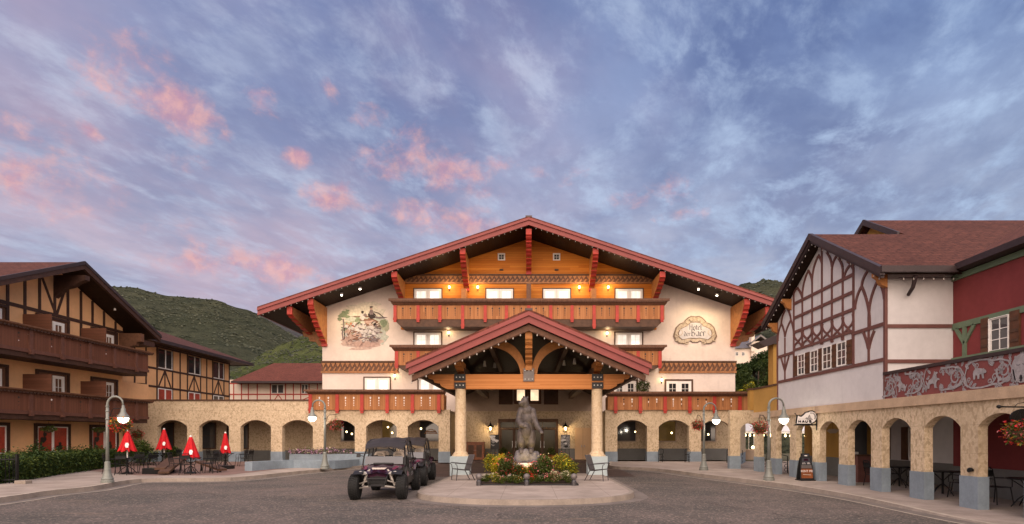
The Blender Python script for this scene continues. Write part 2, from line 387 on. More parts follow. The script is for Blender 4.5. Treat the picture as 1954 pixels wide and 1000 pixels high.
# vehicles
mk('tyre_rubber', (.011, .011, .011), .75, var=.1, bump=.4, bscale=40, obj=True)
mk('rim_black', (.016, .016, .017), .4, metal=.5, obj=True)
mk('black_plastic', (.014, .013, .014), .45, var=.12, obj=True)
mk('roof_plastic', (.030, .025, .025), .6, var=.1, obj=True)
mk('purple_paint', (.032, .008, .020), .22, var=.1, spec=.6, obj=True)
mk('magenta_paint', (.16, .03, .065), .25, var=.1, spec=.6, obj=True)
mk('silver_paint', (.48, .44, .40), .4, metal=.3, obj=True)
mk('seat_vinyl', (.022, .02, .02), .6, obj=True)
mk('pale_vinyl', (.56, .47, .39), .5, obj=True)
mk('headlight_lens', (.38, .36, .34), .12, spec=.9, obj=True)
glass('visor', (.06, .06, .07), .05, spec=.9)
mk('tent_canvas', (.72, .72, .76), .8, var=.03)
mk('cartouche_tan', (.50, .41, .31), .8, var=.2, scale=7)
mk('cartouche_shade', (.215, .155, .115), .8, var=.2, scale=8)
mk('plaque_white', (.56, .53, .53), .8, var=.08, scale=3)
mk('letter_black', (.035, .032, .04), .8)
mk('frieze_red', (.215, .062, .058), .8, var=.08, scale=2)
mk('frieze_grey', (.33, .305, .31), .8, var=.16, scale=9)
mk('frieze_shade', (.16, .14, .155), .8, var=.1)

# ---------------------------------------------------------------- mesh builder
class MB:
    def __init__(s, T=None):
        s.v, s.f, s.mi, s.mats, s.T = [], [], [], [], T
    def mid(s, m):
        if m not in s.mats: s.mats.append(m)
        return s.mats.index(m)
    def add(s, vs, fs, mat):
        o = len(s.v); s.v += [tuple(x) for x in vs]; k = s.mid(mat)
        for f in fs: s.f.append([i+o for i in f]); s.mi.append(k)
        return s
    def box(s, x0, x1, y0, y1, z0, z1, mat):
        vs = [(x, y, z) for x in (x0, x1) for y in (y0, y1) for z in (z0, z1)]
        return s.add(vs, [(0,1,3,2),(4,6,7,5),(0,4,5,1),(2,3,7,6),(0,2,6,4),(1,5,7,3)], mat)
    def beam(s, p, q, w, h, mat, up=(0,0,1)):
        p, q = Vector(p), Vector(q); a = (q-p).normalized(); u = Vector(up)
        r = a.cross(u)
        if r.length < 1e-5: r = a.cross(Vector((0,1,0)))
        r.normalize(); u = r.cross(a).normalized()
        vs = [e + r*(i*w/2) + u*(j*h/2) for e in (p, q) for i in (-1, 1) for j in (-1, 1)]
        return s.add(vs, [(0,1,3,2),(4,6,7,5),(0,4,5,1),(2,3,7,6),(0,2,6,4),(1,5,7,3)], mat)
    def prism(s, poly, axis, a, b, mat, cap=None):
        n = len(poly)
        def at(p, h): return {'x': (h, p[0], p[1]), 'y': (p[0], h, p[1]), 'z': (p[0], p[1], h)}[axis]
        vs = [at(p, a) for p in poly] + [at(p, b) for p in poly]
        s.add(vs, [list(range(n))[::-1], list(range(n, 2*n))] if cap is None else [], mat)
        fs = [(i, (i+1) % n, n+(i+1) % n, n+i) for i in range(n)]
        o = len(s.v)-2*n; k = s.mid(mat)
        if cap is not None:
            kc = s.mid(cap)
            s.f.append([o+i for i in range(n)][::-1]); s.mi.append(kc); s.f.append([o+i for i in range(n, 2*n)]); s.mi.append(kc)
        for f in fs: s.f.append([i+o for i in f]); s.mi.append(k)
        return s
    def tube(s, path, r, mat, n=8, cap=True):
        P = [Vector(p) for p in path]; R = r if isinstance(r, (list, tuple)) else [r]*len(P)
        rings = []; prev = None
        for i, p in enumerate(P):
            d = (P[min(i+1, len(P)-1)]-P[max(i-1, 0)]).normalized()
            if prev is None:
                u = d.cross(Vector((0,0,1)))
                if u.length < .05: u = d.cross(Vector((1,0,0)))
            else: u = prev - d*prev.dot(d)
            u.normalize(); prev = u; w = d.cross(u)
            rings += [p + (u*math.cos(2*PI*k/n)+w*math.sin(2*PI*k/n))*R[i] for k in range(n)]
        fs = [(i*n+k, i*n+(k+1) % n, (i+1)*n+(k+1) % n, (i+1)*n+k) for i in range(len(P)-1) for k in range(n)]
        if cap: fs += [list(range(n))[::-1], list(range((len(P)-1)*n, len(P)*n))]
        return s.add(rings, fs, mat)
    def lathe(s, prof, c, mat, n=16, axis='z'):
        vs, fs = [], []
        for r, h in prof:
            for k in range(n):
                a = 2*PI*k/n; x, y = r*math.cos(a), r*math.sin(a)
                o = {'z': (x, y, h), 'x': (h, x, y), 'y': (x, h, y)}[axis]
                vs.append((c[0]+o[0], c[1]+o[1], c[2]+o[2]))
        m = len(prof)
        for i in range(m-1):
            for k in range(n): fs.append((i*n+k, i*n+(k+1) % n, (i+1)*n+(k+1) % n, (i+1)*n+k))
        fs += [list(range(n))[::-1], list(range((m-1)*n, m*n))]
        return s.add(vs, fs, mat)
    def ball(s, c, r, mat, n=12, m=8):
        r = r if isinstance(r, (tuple, list)) else (r, r, r)
        vs = [(c[0]+r[0]*math.sin(PI*i/m)*math.cos(2*PI*k/n), c[1]+r[1]*math.sin(PI*i/m)*math.sin(2*PI*k/n), c[2]+r[2]*math.cos(PI*i/m)) for i in range(m+1) for k in range(n)]
        fs = [(i*n+k, (i+1)*n+k, (i+1)*n+(k+1) % n, i*n+(k+1) % n) for i in range(m) for k in range(n)]
        return s.add(vs, fs, mat)
    def poly(s, pts, mat): return s.add(pts, [list(range(len(pts)))], mat)
    def mesh(s, name, smooth=False):
        me = bpy.data.meshes.new(name)
        vs = s.v if s.T is None else [tuple(s.T @ Vector(v)) for v in s.v]
        me.from_pydata(vs, [], s.f)
        for m in s.mats: me.materials.append(MATS[m])
        me.polygons.foreach_set('material_index', s.mi)
        if smooth: me.polygons.foreach_set('use_smooth', [True]*len(s.f))
        me.update()
        return me
    def build(s, name, parent=None, smooth=False, bevel=0, label=None):
        o = bpy.data.objects.new(name, s.mesh(name, smooth)); COL.objects.link(o)
        if parent is not None:
            o.parent = parent
            if parent.type == 'EMPTY': o.matrix_parent_inverse = Matrix.Translation(-parent.location)
        if bevel:
            b = o.modifiers.new('bevel', 'BEVEL'); b.width = bevel; b.segments = 2; b.limit_method = 'ANGLE'
        if label: o['label'] = label
        return o
def tag(o, label, cat, group=None):
    o['label'] = label; o['category'] = cat
    if group: o['group'] = group
    return o
def thing(name, label, cat, loc=(0,0,0), group=None):
    o = bpy.data.objects.new(name, None); COL.objects.link(o); o.location = loc; o.empty_display_size = .2
    return tag(o, label, cat, group)
KIDS = {}
def kids(o): return [c for c in COL.objects if c.parent is o]
def dup(root, loc, rotz=0, label=None, group=None, scale=1):
    """a copy of a thing with its parts and their sub-parts"""
    r = root.copy(); COL.objects.link(r); r.location = loc; r.rotation_euler = (0, 0, rotz); r.scale = (scale,)*3
    if label: r['label'] = label
    if group: r['group'] = group
    for ch in kids(root):
        c2 = ch.copy(); COL.objects.link(c2); c2.parent = r
        for g in kids(ch):
            g2 = g.copy(); COL.objects.link(g2); g2.parent = c2
    return r
def move(root, loc, rotz=0, scale=1):
    root.location = loc; root.rotation_euler = (0, 0, rotz); root.scale = (scale,)*3; return root
def struct(o): o['kind'] = 'structure'; return o
def at(px, py, D): return ((px-CX)*D/FPX, D, EYE-(py-CY)*D/FPX)
def gnd(px, py, z=0.0):
    D = (EYE-z)*FPX/(py-CY); return ((px-CX)*D/FPX, D)
def onx(px, py, X):
    D = X*FPX/(px-CX); return (D, EYE-(py-CY)*D/FPX)
def TF(o, right, out):           # local x = right along the wall, local y = out of the wall, local z = up
    r, n = Vector(right), Vector(out)
    return Matrix(((r.x, n.x, 0, o[0]), (r.y, n.y, 0, o[1]), (r.z, n.z, 1, o[2]), (0,0,0,1)))
SOUTH = lambda x, y, z: TF((x, y, z), (1,0,0), (0,-1,0))
EAST = lambda x, y, z: TF((x, y, z), (0,1,0), (1,0,0))
WEST = lambda x, y, z: TF((x, y, z), (0,-1,0), (-1,0,0))
def sweep_leaves(n, sampler, size, mats, seed, droop=.4, aspect=1.6):
    """n small folded leaves at points given by sampler(rng)"""
    rg = random.Random(seed); mb = MB()
    for i in range(n):
        x, y, z = sampler(rg); s = size*rg.uniform(.6, 1.35)
        a = rg.uniform(0, 2*PI); e = rg.uniform(-droop-.5, .8)
        f = Vector((math.cos(a)*math.cos(e), math.sin(a)*math.cos(e), math.sin(e)))
        r = f.cross(Vector((0,0,1))); r.normalize(); u = r.cross(f)
        p = Vector((x, y, z)); w = r*(s/aspect*.5); k = rg.uniform(-.35, .35)
        vs = [p, p+f*s*.5+w+u*s*.12, p+f*s+u*(-.1*s), p+f*s*.5-w+u*s*(.12+k*.3)]
        mb.add(vs, [(0,1,2,3)], mats[rg.randrange(len(mats))])
    return mb
def blobs(centres):
    """sampler over the shells of several ellipsoids (cx,cy,cz,rx,ry,rz)"""
    wts = [c[3]*c[5] for c in centres]
    def f(rg):
        c = rg.choices(centres, wts)[0]
        v = Vector((rg.gauss(0,1), rg.gauss(0,1), rg.gauss(0,1))).normalized()*(rg.uniform(.35, 1)**.45)*rg.uniform(.82, 1.12)
        return (c[0]+v.x*c[3], c[1]+v.y*c[4], c[2]+v.z*c[5])
    return f
def point(name, loc, energy, col=(1,.72,.40), r=.06):
    l = bpy.data.lights.new(name, 'POINT'); l.energy = energy; l.color = col; l.shadow_soft_size = r
    o = bpy.data.objects.new(name, l); COL.objects.link(o); o.location = loc; return o
# ================================================================ the ground
def sheet(name, pts, z, mat, zb=None):
    mb = MB()
    if zb is None: mb.poly([(x, y, z) for x, y in pts], mat)
    else: mb.prism(pts, 'z', zb, z, mat)
    return struct(mb.build(name))
def offset(pl, w):
    """polyline moved sideways by w (positive = to its left)"""
    out = []
    for i, p in enumerate(pl):
        a = Vector(pl[max(i-1, 0)]); b = Vector(pl[min(i+1, len(pl)-1)]); d = (b-a).normalized()
        out.append((p[0]-d.y*w, p[1]+d.x*w))
    return out
def smoothline(pl, n=5):
    out = []
    P = [Vector((*p, 0)) for p in pl]
    for i in range(len(P)-1):
        p0, p1, p2, p3 = P[max(i-1,0)], P[i], P[i+1], P[min(i+2,len(P)-1)]
        for k in range(n):
            t = k/n
            q = .5*((2*p1)+(p2-p0)*t+(2*p0-5*p1+4*p2-p3)*t*t+(3*p1-p0-3*p2+p3)*t**3)
            out.append((q.x, q.y))
    return out+[tuple(pl[-1])]
def strip(mb, a, b, za, zb, mat):
    n = len(a); za = za if isinstance(za, list) else [za]*n; zb = zb if isinstance(zb, list) else [zb]*n
    mb.add([(*p, z) for p, z in zip(a, za)]+[(*p, z) for p, z in zip(b, zb)], [(i, i+1, n+i+1, n+i) for i in range(n-1)], mat)
g = MB(); g.poly([(-2500,-300,-.03),(2500,-300,-.03),(2500,3000,-.03),(-2500,3000,-.03)], 'earth'); struct(g.build('ground'))
sheet('road', [(-70,-40),(70,-40),(70,41.5),(-70,41.5)], 0, 'asphalt')
KL = smoothline([(-13.9,2),(-14.2,9),gnd(0,960),gnd(90,946),gnd(180,936),gnd(270,921),gnd(440,918),gnd(560,906),gnd(640,898),gnd(700,893),(-8.2,36),(-7.0,37.6),(-6.3,39)])
KR = smoothline([(5.5,39),(5.0,36),gnd(1170,895),gnd(1256,900),gnd(1352,913),gnd(1440,924),gnd(1610,949),gnd(1824,991),(9.75,9),(9.9,2)])
zr = lambda y: max(.035, min(.155, .035+(y-13)*.017))
def pavement(name, K, side, xb, zf):
    mb = MB(); inner = offset(K, side*.16); n = len(K)
    strip(mb, inner, [(xb, p[1]) for p in inner], [zf(p[1]) for p in inner], [zf(p[1]) for p in inner], 'concrete' if side > 0 else 'shop_concrete')
    struct(mb.build(name))
    kb = MB(); top = [zf(p[1])+.004 for p in K]
    lip = offset(K, side*.03)
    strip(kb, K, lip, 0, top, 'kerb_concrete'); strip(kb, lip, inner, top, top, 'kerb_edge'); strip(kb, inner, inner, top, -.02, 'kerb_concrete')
    struct(kb.build(name.replace('pavement', 'kerb')))
    gb = MB(); strip(gb, offset(K, -side*.42), K, .004, .004, 'gutter_concrete'); strip(gb, offset(K, -side*.46), offset(K, -side*.38), .008, .008, 'kerb_edge'); struct(gb.build(name.replace('pavement', 'gutter')))
pavement('pavement_west', KL, 1, -60, lambda y: .15)
pavement('pavement_east', KR, 1, 40, zr)
sheet('entrance_pavement', [(-6.4,39.4),(5.6,39.4),(5.6,43),(-6.4,43)], .15, 'driveway_paving', -.02)
sheet('driveway', [(-6.2,26.4),(4.9,26.4),(5.3,39.4),(-6.2,39.4)], .006, 'driveway_paving')
a = [gnd(205,908,.15),gnd(478,905,.15),gnd(487,880,.15),gnd(470,872,.15)]
sheet('patio_paving', [(-17,25),(-13.2,25),(-12.6,32),(-13,38.4),(-26,38.4),(-24,30)], .156, 'patio_paving')
# the traffic island under the statue: raised slab with a rounded nose
nose = [(-3.42+.02*i, 18.2-i*.0) for i in range(1)]
IS = [(-3.35,26.4),(-3.4,21.5),(-3.52,18.6)] + [(-3.4*math.cos(t)-.1, 18.35-2.95*math.sin(t)**.85) for t in [PI*i/28 for i in range(1, 28)]] + [(3.3,18.6),(3.3,21.5),(3.3,26.4)]
inn = [(x*.955, y+.15*(1 if y < 20 else 0)*(1-abs(x)/8)) for x, y in IS]
mb = MB(); mb.poly([(x, y, .15) for x, y in inn], 'concrete'); struct(mb.build('traffic_island'))
mb = MB(); strip(mb, IS, offset(IS, .03), 0, .154, 'kerb_concrete'); strip(mb, offset(IS, .03), inn, .154, .154, 'kerb_concrete'); strip(mb, inn, inn, .154, -.02, 'kerb_concrete')
mb.poly([(-3.2,26.4,-.02),(3.25,26.4,-.02),(3.25,26.4,.15),(-3.2,26.4,.15)], 'kerb_concrete'); struct(mb.build('island_kerb'))
mb = MB(); strip(mb, offset(IS, -.4), IS, .004, .004, 'gutter_concrete'); struct(mb.build('island_gutter'))

# ================================================================ hills
def fbm(x, y, s, o=5): return mnoise.fractal(Vector((x*s, y*s, 3.7)), 1.0, 2.0, o)
def hill(name, prof, D0, D1, mat, bump, rows=46, cols=150, shape=None, scrub=None):
    xs = np.linspace(prof[0][0], prof[-1][0], cols); ys = np.interp(xs, [p[0] for p in prof], [p[1] for p in prof])
    vs, fs = [], []
    for j in range(rows+9):
        r = j/rows
        for i in range(cols):
            d = D0+(D1-D0)*r
            zr_ = EYE+(CY-ys[i])*D1/FPX
            X = (xs[i]-CX)*d/FPX
            s_ = (shape(r) if shape else r**1.15) if r <= 1 else 1-((r-1)*4)**1.3*.35
            k = min(1, r*2.2)*(1-.75*max(0, 1-abs(1-r)*9))
            rid = abs(fbm(X*1.0, d*.35, 4.2/(D1-D0)*1.6, 5))
            z = zr_*s_ + bump*k*(fbm(X, d, 6/(D1-D0), 6)-1.1*rid) + bump*.05*fbm(X, d, 90/(D1-D0), 3)*min(1, r*4)
            vs.append((X, d, max(z, -.5+r*.1)))
    for j in range(rows+8):
        for i in range(cols-1):
            k = j*cols+i; fs.append((k, k+1, k+cols+1, k+cols))
    mb = MB(); mb.add(vs, fs, mat); o = mb.build(name, smooth=True); struct(o)
    if scrub:
        n, s0, s1, seed, rmin = scrub; rg = random.Random(seed); sb = MB()
        for _ in range(n):
            j = rg.uniform(rows*rmin, rows*1.01); i = rg.uniform(0, cols-1.01); a, b = int(j), int(i)
            p = [Vector(vs[a*cols+b]), Vector(vs[a*cols+b+1]), Vector(vs[(a+1)*cols+b]), Vector(vs[(a+1)*cols+b+1])]; u, v = i-b, j-a
            q = p[0]*(1-u)*(1-v)+p[1]*u*(1-v)+p[2]*(1-u)*v+p[3]*u*v
            if mnoise.fractal(q*.012, 1, 2, 4)+rg.uniform(-.25,.25) < -.08: continue
            s_ = rg.uniform(s0, s1)*(.45+.55*q.y/D1)
            R = [s_*rg.uniform(.6, 1.25) for _ in range(6)]
            o6 = [(R[0],0,.2*s_),(0,R[1],.2*s_),(-R[2],0,.2*s_),(0,-R[3],.2*s_),(.2*R[4],.1*R[4],R[4]*.9),(0,0,-s_*.5)]
            sb.add([(q.x+x, q.y+y, q.z+z) for x, y, z in o6], [(0,1,4),(1,2,4),(2,3,4),(3,0,4),(1,0,5),(2,1,5),(3,2,5),(0,3,5)], 'scrub_dark' if rg.random() < .62 else 'scrub_pale')
        so_ = sb.build(name.replace('hill', 'scrub_on_hill')); so_['kind'] = 'stuff'
hill('hill_far', [(380,600),(470,592),(500,598),(530,606),(560,622),(600,640),(700,655),(900,660)], 1200, 2200, 'hill_far_scrub', 20, 24, 60)
hill('hill_west', [(-700,600),(-300,560),(0,530),(120,535),(215,544),(265,548),(320,562),(350,566),(415,570),(440,582),(475,592),(520,615),(550,632),(590,655),(640,690),(700,720),(800,760)], 210, 820, 'hill_scrub', 9, 70, 220, scrub=(15000, .9, 2.3, 3, .25))
hill('hill_near', [(395,735),(430,712),(470,690),(500,674),(530,660),(565,645),(600,634),(650,618),(720,600),(800,600),(1000,640)], 120, 380, 'hill_near_scrub', 6, 50, 140, scrub=(5000, .4, 1.1, 4, .3))
hill('hill_east', [(1150,640),(1250,600),(1330,580),(1400,556),(1430,544),(1458,537),(1480,536),(1500,542),(1540,546),(1700,500),(1900,470),(2300,440)], 62, 520, 'hill_scrub', 9, 70, 150,
     scrub=(5000, .8, 2.2, 5, .2),
     shape=lambda r: np.interp(r, [0,.03,.105,.3,1], [0,.035,.115,.24,1]))

# ================================================================ shared builders
def window(parent, T, x0, x1, z0, z1, frame='white_frame', pane='curtain_glass', leaves=2, grid=(2,3), trim='dark_timber', d=.05, rail=.10, sill=False, tw=.09):
    mb = MB(T)
    if trim:
        mb.box(x0-tw, x0, 0, d+.03, z0, z1+tw, trim); mb.box(x1, x1+tw, 0, d+.03, z0, z1+tw, trim); mb.box(x0, x1, 0, d+.03, z1, z1+tw, trim)
        if sill: mb.box(x0-tw, x1+tw, 0, d+.06, z0-.08, z0, trim)
    lw = (x1-x0)/leaves; pb = MB(T)
    for i in range(leaves):
        a, b = x0+i*lw+.006, x0+(i+1)*lw-.006
        mb.box(a, a+rail, 0, d, z0, z1, frame); mb.box(b-rail, b, 0, d, z0, z1, frame)
        mb.box(a+rail, b-rail, 0, d, z0, z0+rail*1.2, frame); mb.box(a+rail, b-rail, 0, d, z1-rail, z1, frame)
        ia, ib, ja, jb = a+rail, b-rail, z0+rail*1.2, z1-rail
        for k in range(1, grid[0]): x = ia+(ib-ia)*k/grid[0]; mb.box(x-.012, x+.012, .012, d-.012, ja, jb, frame)
        for k in range(1, grid[1]): z = ja+(jb-ja)*k/grid[1]; mb.box(ia, ib, .014, d-.014, z-.012, z+.012, frame)
        pb.box(ia, ib, .004, .022, ja, jb, pane)
    w = mb.build('window', parent); pb.build('pane', w)
    return w
def sconce(parent, x, y, z, power=0, out=(0,-1)):
    mb = MB(); X, Y = x+out[0]*.14, y+out[1]*.14
    mb.lathe([(.05,-.22),(.06,-.2),(.02,-.16),(.02,0)], (x+out[0]*.03, y+out[1]*.03, z), 'black_metal', 8)
    mb.beam((x, y, z-.12), (X, Y, z-.08), .03, .03, 'black_metal')
    mb.lathe([(.07,.11),(.085,.115),(.02,.19),(.008,.23)], (X, Y, z), 'black_metal', 8)
    mb.lathe([(.03,-.1),(.05,-.075)], (X, Y, z), 'black_metal', 8)
    s_ = mb.build('wall_sconce', parent)
    MB().lathe([(.045,-.075),(.075,.02),(.07,.11)], (X, Y, z), 'sconce_glow', 8).build('lamp_glass', s_)
    if power: point('sconce_light', (X+out[0]*.42, Y+out[1]*.42, z+.05), power, r=.16)
def bracket(parent, x, yf, yw, zt, zl, w=.34, steps=6, side='orange_timber', front='red_timber', drop=.35):
    """carved eave bracket: a thick plate from the eave down to the wall, with a stepped front edge"""
    n = steps; pts = []
    for i in range(n+1):
        t = i/n; y = yf+(yw-.12-yf)*(t**1.45); z = (zt-drop)+(zl-zt+drop)*t
        pts.append((y, z))
    mb = MB(); mb.prism([(yw, zt), (yf, zt)]+pts+[(yw, zl)], 'x', x-w/2, x+w/2, side)
    b = mb.build('eave_bracket', parent)
    rb = MB(); e = .03
    rb.box(x-w/2-e, x+w/2+e, yf-.09, yf, zt-drop-.02, zt, front)
    for i in range(n):
        (ya, za), (yb, zb) = pts[i], pts[i+1]
        k = .10 if i % 2 == 0 else .04
        rb.prism([(ya-k, za), (ya+.02, za), (yb+.02, zb), (yb-k, zb), (yb-k-.03, zb+(za-zb)*.35), (ya-k-.03, za-(za-zb)*.25)], 'x', x-w/2-e, x+w/2+e, front)
    rb.box(x-w/2-e, x+w/2+e, yw-.2, yw-.02, zl-.18, zl-.002, front)
    rb.build('stepped_edge', b)
def cap_rail(x0, x1, yf, yb, z0, z1, mat, flare=.28):
    """flared coping: narrow below, wide above, with a row of scallops under its lip"""
    mb = MB(); prof = [(.0, z0), (-.10, z0+.25*(z1-z0)), (-.16, z0+.55*(z1-z0)), (-flare, z0+.62*(z1-z0)), (-flare, z1), (.25, z1), (.25, z0)]
    vs = []
    for e, sx in ((x0, -1), (x1, 1)):
        vs += [(e+sx*max(0, -o), yf+o, z) for o, z in prof]
    n = len(prof)
    mb.add(vs, [list(range(n))[::-1], list(range(n, 2*n))]+[(i, (i+1) % n, n+(i+1) % n, n+i) for i in range(n)], mat)
    k = int((x1-x0)/.16)
    for i in range(k):
        x = x0+(i+.5)*(x1-x0)/k
        mb.box(x-.055, x+.055, yf-flare+.02, yf-.155, z0+.44*(z1-z0), z0+.60*(z1-z0), mat)
    return mb
def balcony(parent, x0, x1, yf, yw, zb, zt, capz, posts, slab=.3, taper=.35, mat='balcony_boards', cut='dark', label=None, postz=None, long=()):
    rb = MB(); rb.box(x0, x1, yf, yf+.06, zb, zt, mat)
    if cut:  # cut-outs as flat diamonds
        xs = sorted(posts)
        for i in range(len(xs)-1):
            for k in (1/3, 2/3):
                x = xs[i]+(xs[i+1]-xs[i])*k
                for j, r in ((.78, .075), (.60, .05), (.44, .045), (.30, .04)):
                    z = zb+(zt-zb)*j
                    m_ = 'poster_black' if cut == 'dark' or (cut == 'mixed' and random.random() < .35) else 'white_print'
                    rb.add([(x-r*.8, yf-.004, z), (x, yf-.004, z-r*1.2), (x+r*.8, yf-.004, z), (x, yf-.004, z+r*1.2)], [(0,1,2,3)], m_)
    b = rb.build('balcony', parent, label=label)
    sb = MB(); side = mat+'_side' if mat+'_side' in MATS else mat
    sb.box(x0, x0+.06, yf+.062, yw, zb, zt, side); sb.box(x1-.06, x1, yf+.062, yw, zb, zt, side); sb.build('end_panel', b)
    cap_rail(x0-.02, x1+.02, yf+.0, yw, zt+.002, capz, 'carved_timber').build('balcony_cap', b)
    if slab:
        MB().prism([(x0, zb-.003), (x1, zb-.003), (x1-taper, zb-slab), (x0+taper, zb-slab)], 'y', yf+.03, yw, 'dark_timber').build('balcony_floor', b)
    for i, x in enumerate(posts):
        pz = (postz if postz is not None else zb-.22)-(.45 if i in long else 0)
        pb = MB(); pb.box(x-.11, x+.11, yf-.07, yf-.002, pz+.3, zt, 'red_timber'); pb.box(x-.13, x+.13, yf-.10, yf+.002, pz+.14, pz+.3, 'red_timber'); pb.box(x-.10, x+.10, yf-.08, yf+.001, pz, pz+.14, 'red_timber')
        pb.build('post', b)
    return b
def carved_band(parent, x0, x1, y, z0, z1, step=.3):
    h = z1-z0; mb = MB()
    mb.box(x0, x1, y-.05, y, z0, z1, 'carved_timber'); mb.box(x0-.02, x1+.02, y-.12, y+.002, z1-.10*h, z1+.04, 'dark_timber'); mb.box(x0-.02, x1+.02, y-.10, y+.003, z0-.04, z0+.12*h, 'band_timber')
    n = int((x1-x0)/step)
    for i in range(n):
        x = x0+(i+.5)*(x1-x0)/n; s_ = step/2
        mb.prism([(x-s_+.01, z0+.86*h), (x+s_-.01, z0+.86*h), (x, z0+.48*h)], 'y', y-.10, y-.05, 'band_timber')
        mb.prism([(x-.03, z0+.16*h), (x+s_-.02, z0+.52*h), (x+s_+.05, z0+.42*h), (x+.09, z0+.13*h)], 'y', y-.085, y-.05, 'band_timber')
    mb.build('carved_band', parent)
BULB = [None]
def string_lights(label, pts, every, drop=.10, group='strings of festoon bulbs along the eaves', on=None, r=.035, mat='bulb_dim'):
    """a cable with pear bulbs hanging from it at equal steps"""
    o = thing('string_lights', label, 'string lights', pts[0], group)
    MB().tube(pts, .008, 'black_metal', 4).build('cable', o)
    key = 'b'+mat+str(r)
    if key not in KIDS:
        KIDS[key] = MB().lathe([(r*.35, .0), (r*.4, -r*.6), (r*.95, -r*1.7), (r, -r*2.2), (r*.55, -r*3), (.002, -r*3.1)], (0,0,0), mat, 7).mesh('bulb', True)
    acc = 0.
    for a, b in zip(pts, pts[1:]):
        a, b = Vector(a), Vector(b); L = (b-a).length; t = every-acc if acc else every*.5
        while t < L:
            q = a+(b-a)*(t/L)
            bo = bpy.data.objects.new('bulb', KIDS[key]); COL.objects.link(bo); bo.parent = o
            bo.matrix_parent_inverse = Matrix.Translation(-o.location); bo.location = q-Vector((0,0,.012))
            t += every
        acc = 0
    return o

# ================================================================ the hotel
HOT = thing('hotel_building', 'broad cream hotel with orange wooden gable, wide red-edged roof and carved balconies', 'hotel', (0, 42, .15))
sF, yF = 42/FPX, 42.0
fx = lambda px: (px-CX)*sF
fz = lambda py: EYE-(py-CY)*sF
SL, ZR, YR = .3335, 16.72, 39.0                      # roof slope, ridge height, plane of the front eave
zroof = lambda x: ZR-SL*abs(x)                       # top of the roof
wt_ = lambda x: zroof(x)-.50                          # underside at the wall
WX_ = 15.04
MB().prism([(-WX_, .1), (WX_, .1), (WX_, wt_(WX_)), (0, wt_(0)), (-WX_, wt_(WX_))], 'y', yF, 66, 'cream_stucco').build('wall', HOT)
cx = 9.3
MB().prism([(-cx, 9.6), (cx, 9.6), (cx, wt_(cx)-.01), (0, wt_(0)-.01), (-cx, wt_(cx)-.01)], 'y', yF-.05, yF-.002, 'orange_boards').build('wood_cladding', HOT)
# stone ground floor and grey plinth behind the arcades and the entrance
MB().box(-15.02, 15.02, yF-.06, yF-.003, .95, 3.66, 'tan_stone').build('stone_facing', HOT)
MB().box(-15.02, 15.02, yF-.075, yF-.004, .12, .95, 'dark_grey_paint').build('plinth', HOT)
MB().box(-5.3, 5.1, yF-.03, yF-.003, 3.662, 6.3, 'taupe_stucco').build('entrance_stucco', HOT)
XE = 18.35
def chevron(mb, xe, top, th, y0, y1, mat, slope=SL, zr=ZR):
    t = lambda x: zr-slope*abs(x)-top
    mb.prism([(-xe, t(xe)), (0, t(0)), (xe, t(xe)), (xe, t(xe)-th), (0, t(0)-th), (-xe, t(xe)-th)], 'y', y0, y1, mat)
rb = MB(); chevron(rb, XE, 0, .10, YR-.06, 66.5, 'red_shingles'); rb.box(-.22, .22, YR-.07, 66.4, ZR-.06, ZR+.04, 'metal_cap')
roof = rb.build('roof', HOT)
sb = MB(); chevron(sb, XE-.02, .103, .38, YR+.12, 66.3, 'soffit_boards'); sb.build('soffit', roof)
fb = MB()
for sgn in (-1, 1):
    for top, th, dy_ in ((.102, .16, -.10), (.264, .31, -.02)):
        q = [(0, ZR-top), (sgn*XE, zroof(XE)-top), (sgn*XE, zroof(XE)-top-th), (0, ZR-top-th)]
        fb.prism(q, 'y', YR+dy_, YR+.115, 'fascia_red')
fb.build('fascia', roof)
for sgn in (-1, 1):
    MB().prism([(sgn*(XE-.02), zroof(XE)-.11), (sgn*(XE+.04), zroof(XE)-.11), (sgn*(XE+.04), zroof(XE)-.5), (sgn*(XE-.02), zroof(XE)-.5)], 'y', YR+.12, 66, 'fascia_red').build('eave_board', roof)
# eave brackets
for x, zt, zl, st in ((0, 15.95, 13.75, 9), (-4.5, 14.62, 12.55, 8), (4.55, 14.62, 12.55, 8), (-9.15, 13.05, 11.62, 6), (9.1, 13.05, 11.62, 6), (-14.85, 11.25, 8.55, 9), (14.85, 11.25, 8.55, 9)):
    bracket(HOT, x, YR+.28, yF-.002 if abs(x) > 10 else yF-.055, min(zt, zroof(x)-.5-SL*.18), zl, .32, st)
for sgn in (-1, 1):                                   # outrigger beams beyond the side walls, eave shade put into their darker timber
    x = sgn*16.3
    bracket(HOT, x, YR+.35, yF+1.6, zroof(x)-.55-.06, 9.35, .30, 6, side='band_timber', drop=.5)
    mb = MB(); zt = 9.65
    mb.prism([(sgn*15.05, zt), (sgn*16.9, zt), (sgn*16.8, zt-.35), (sgn*16.45, zt-.4), (sgn*16.35, zt-.7), (sgn*15.9, zt-.75), (sgn*15.7, zt-1.05), (sgn*15.05, zt-1.2)], 'y', yF+1.0, yF+1.3, 'band_timber')
    mb.build('side_outrigger', HOT)
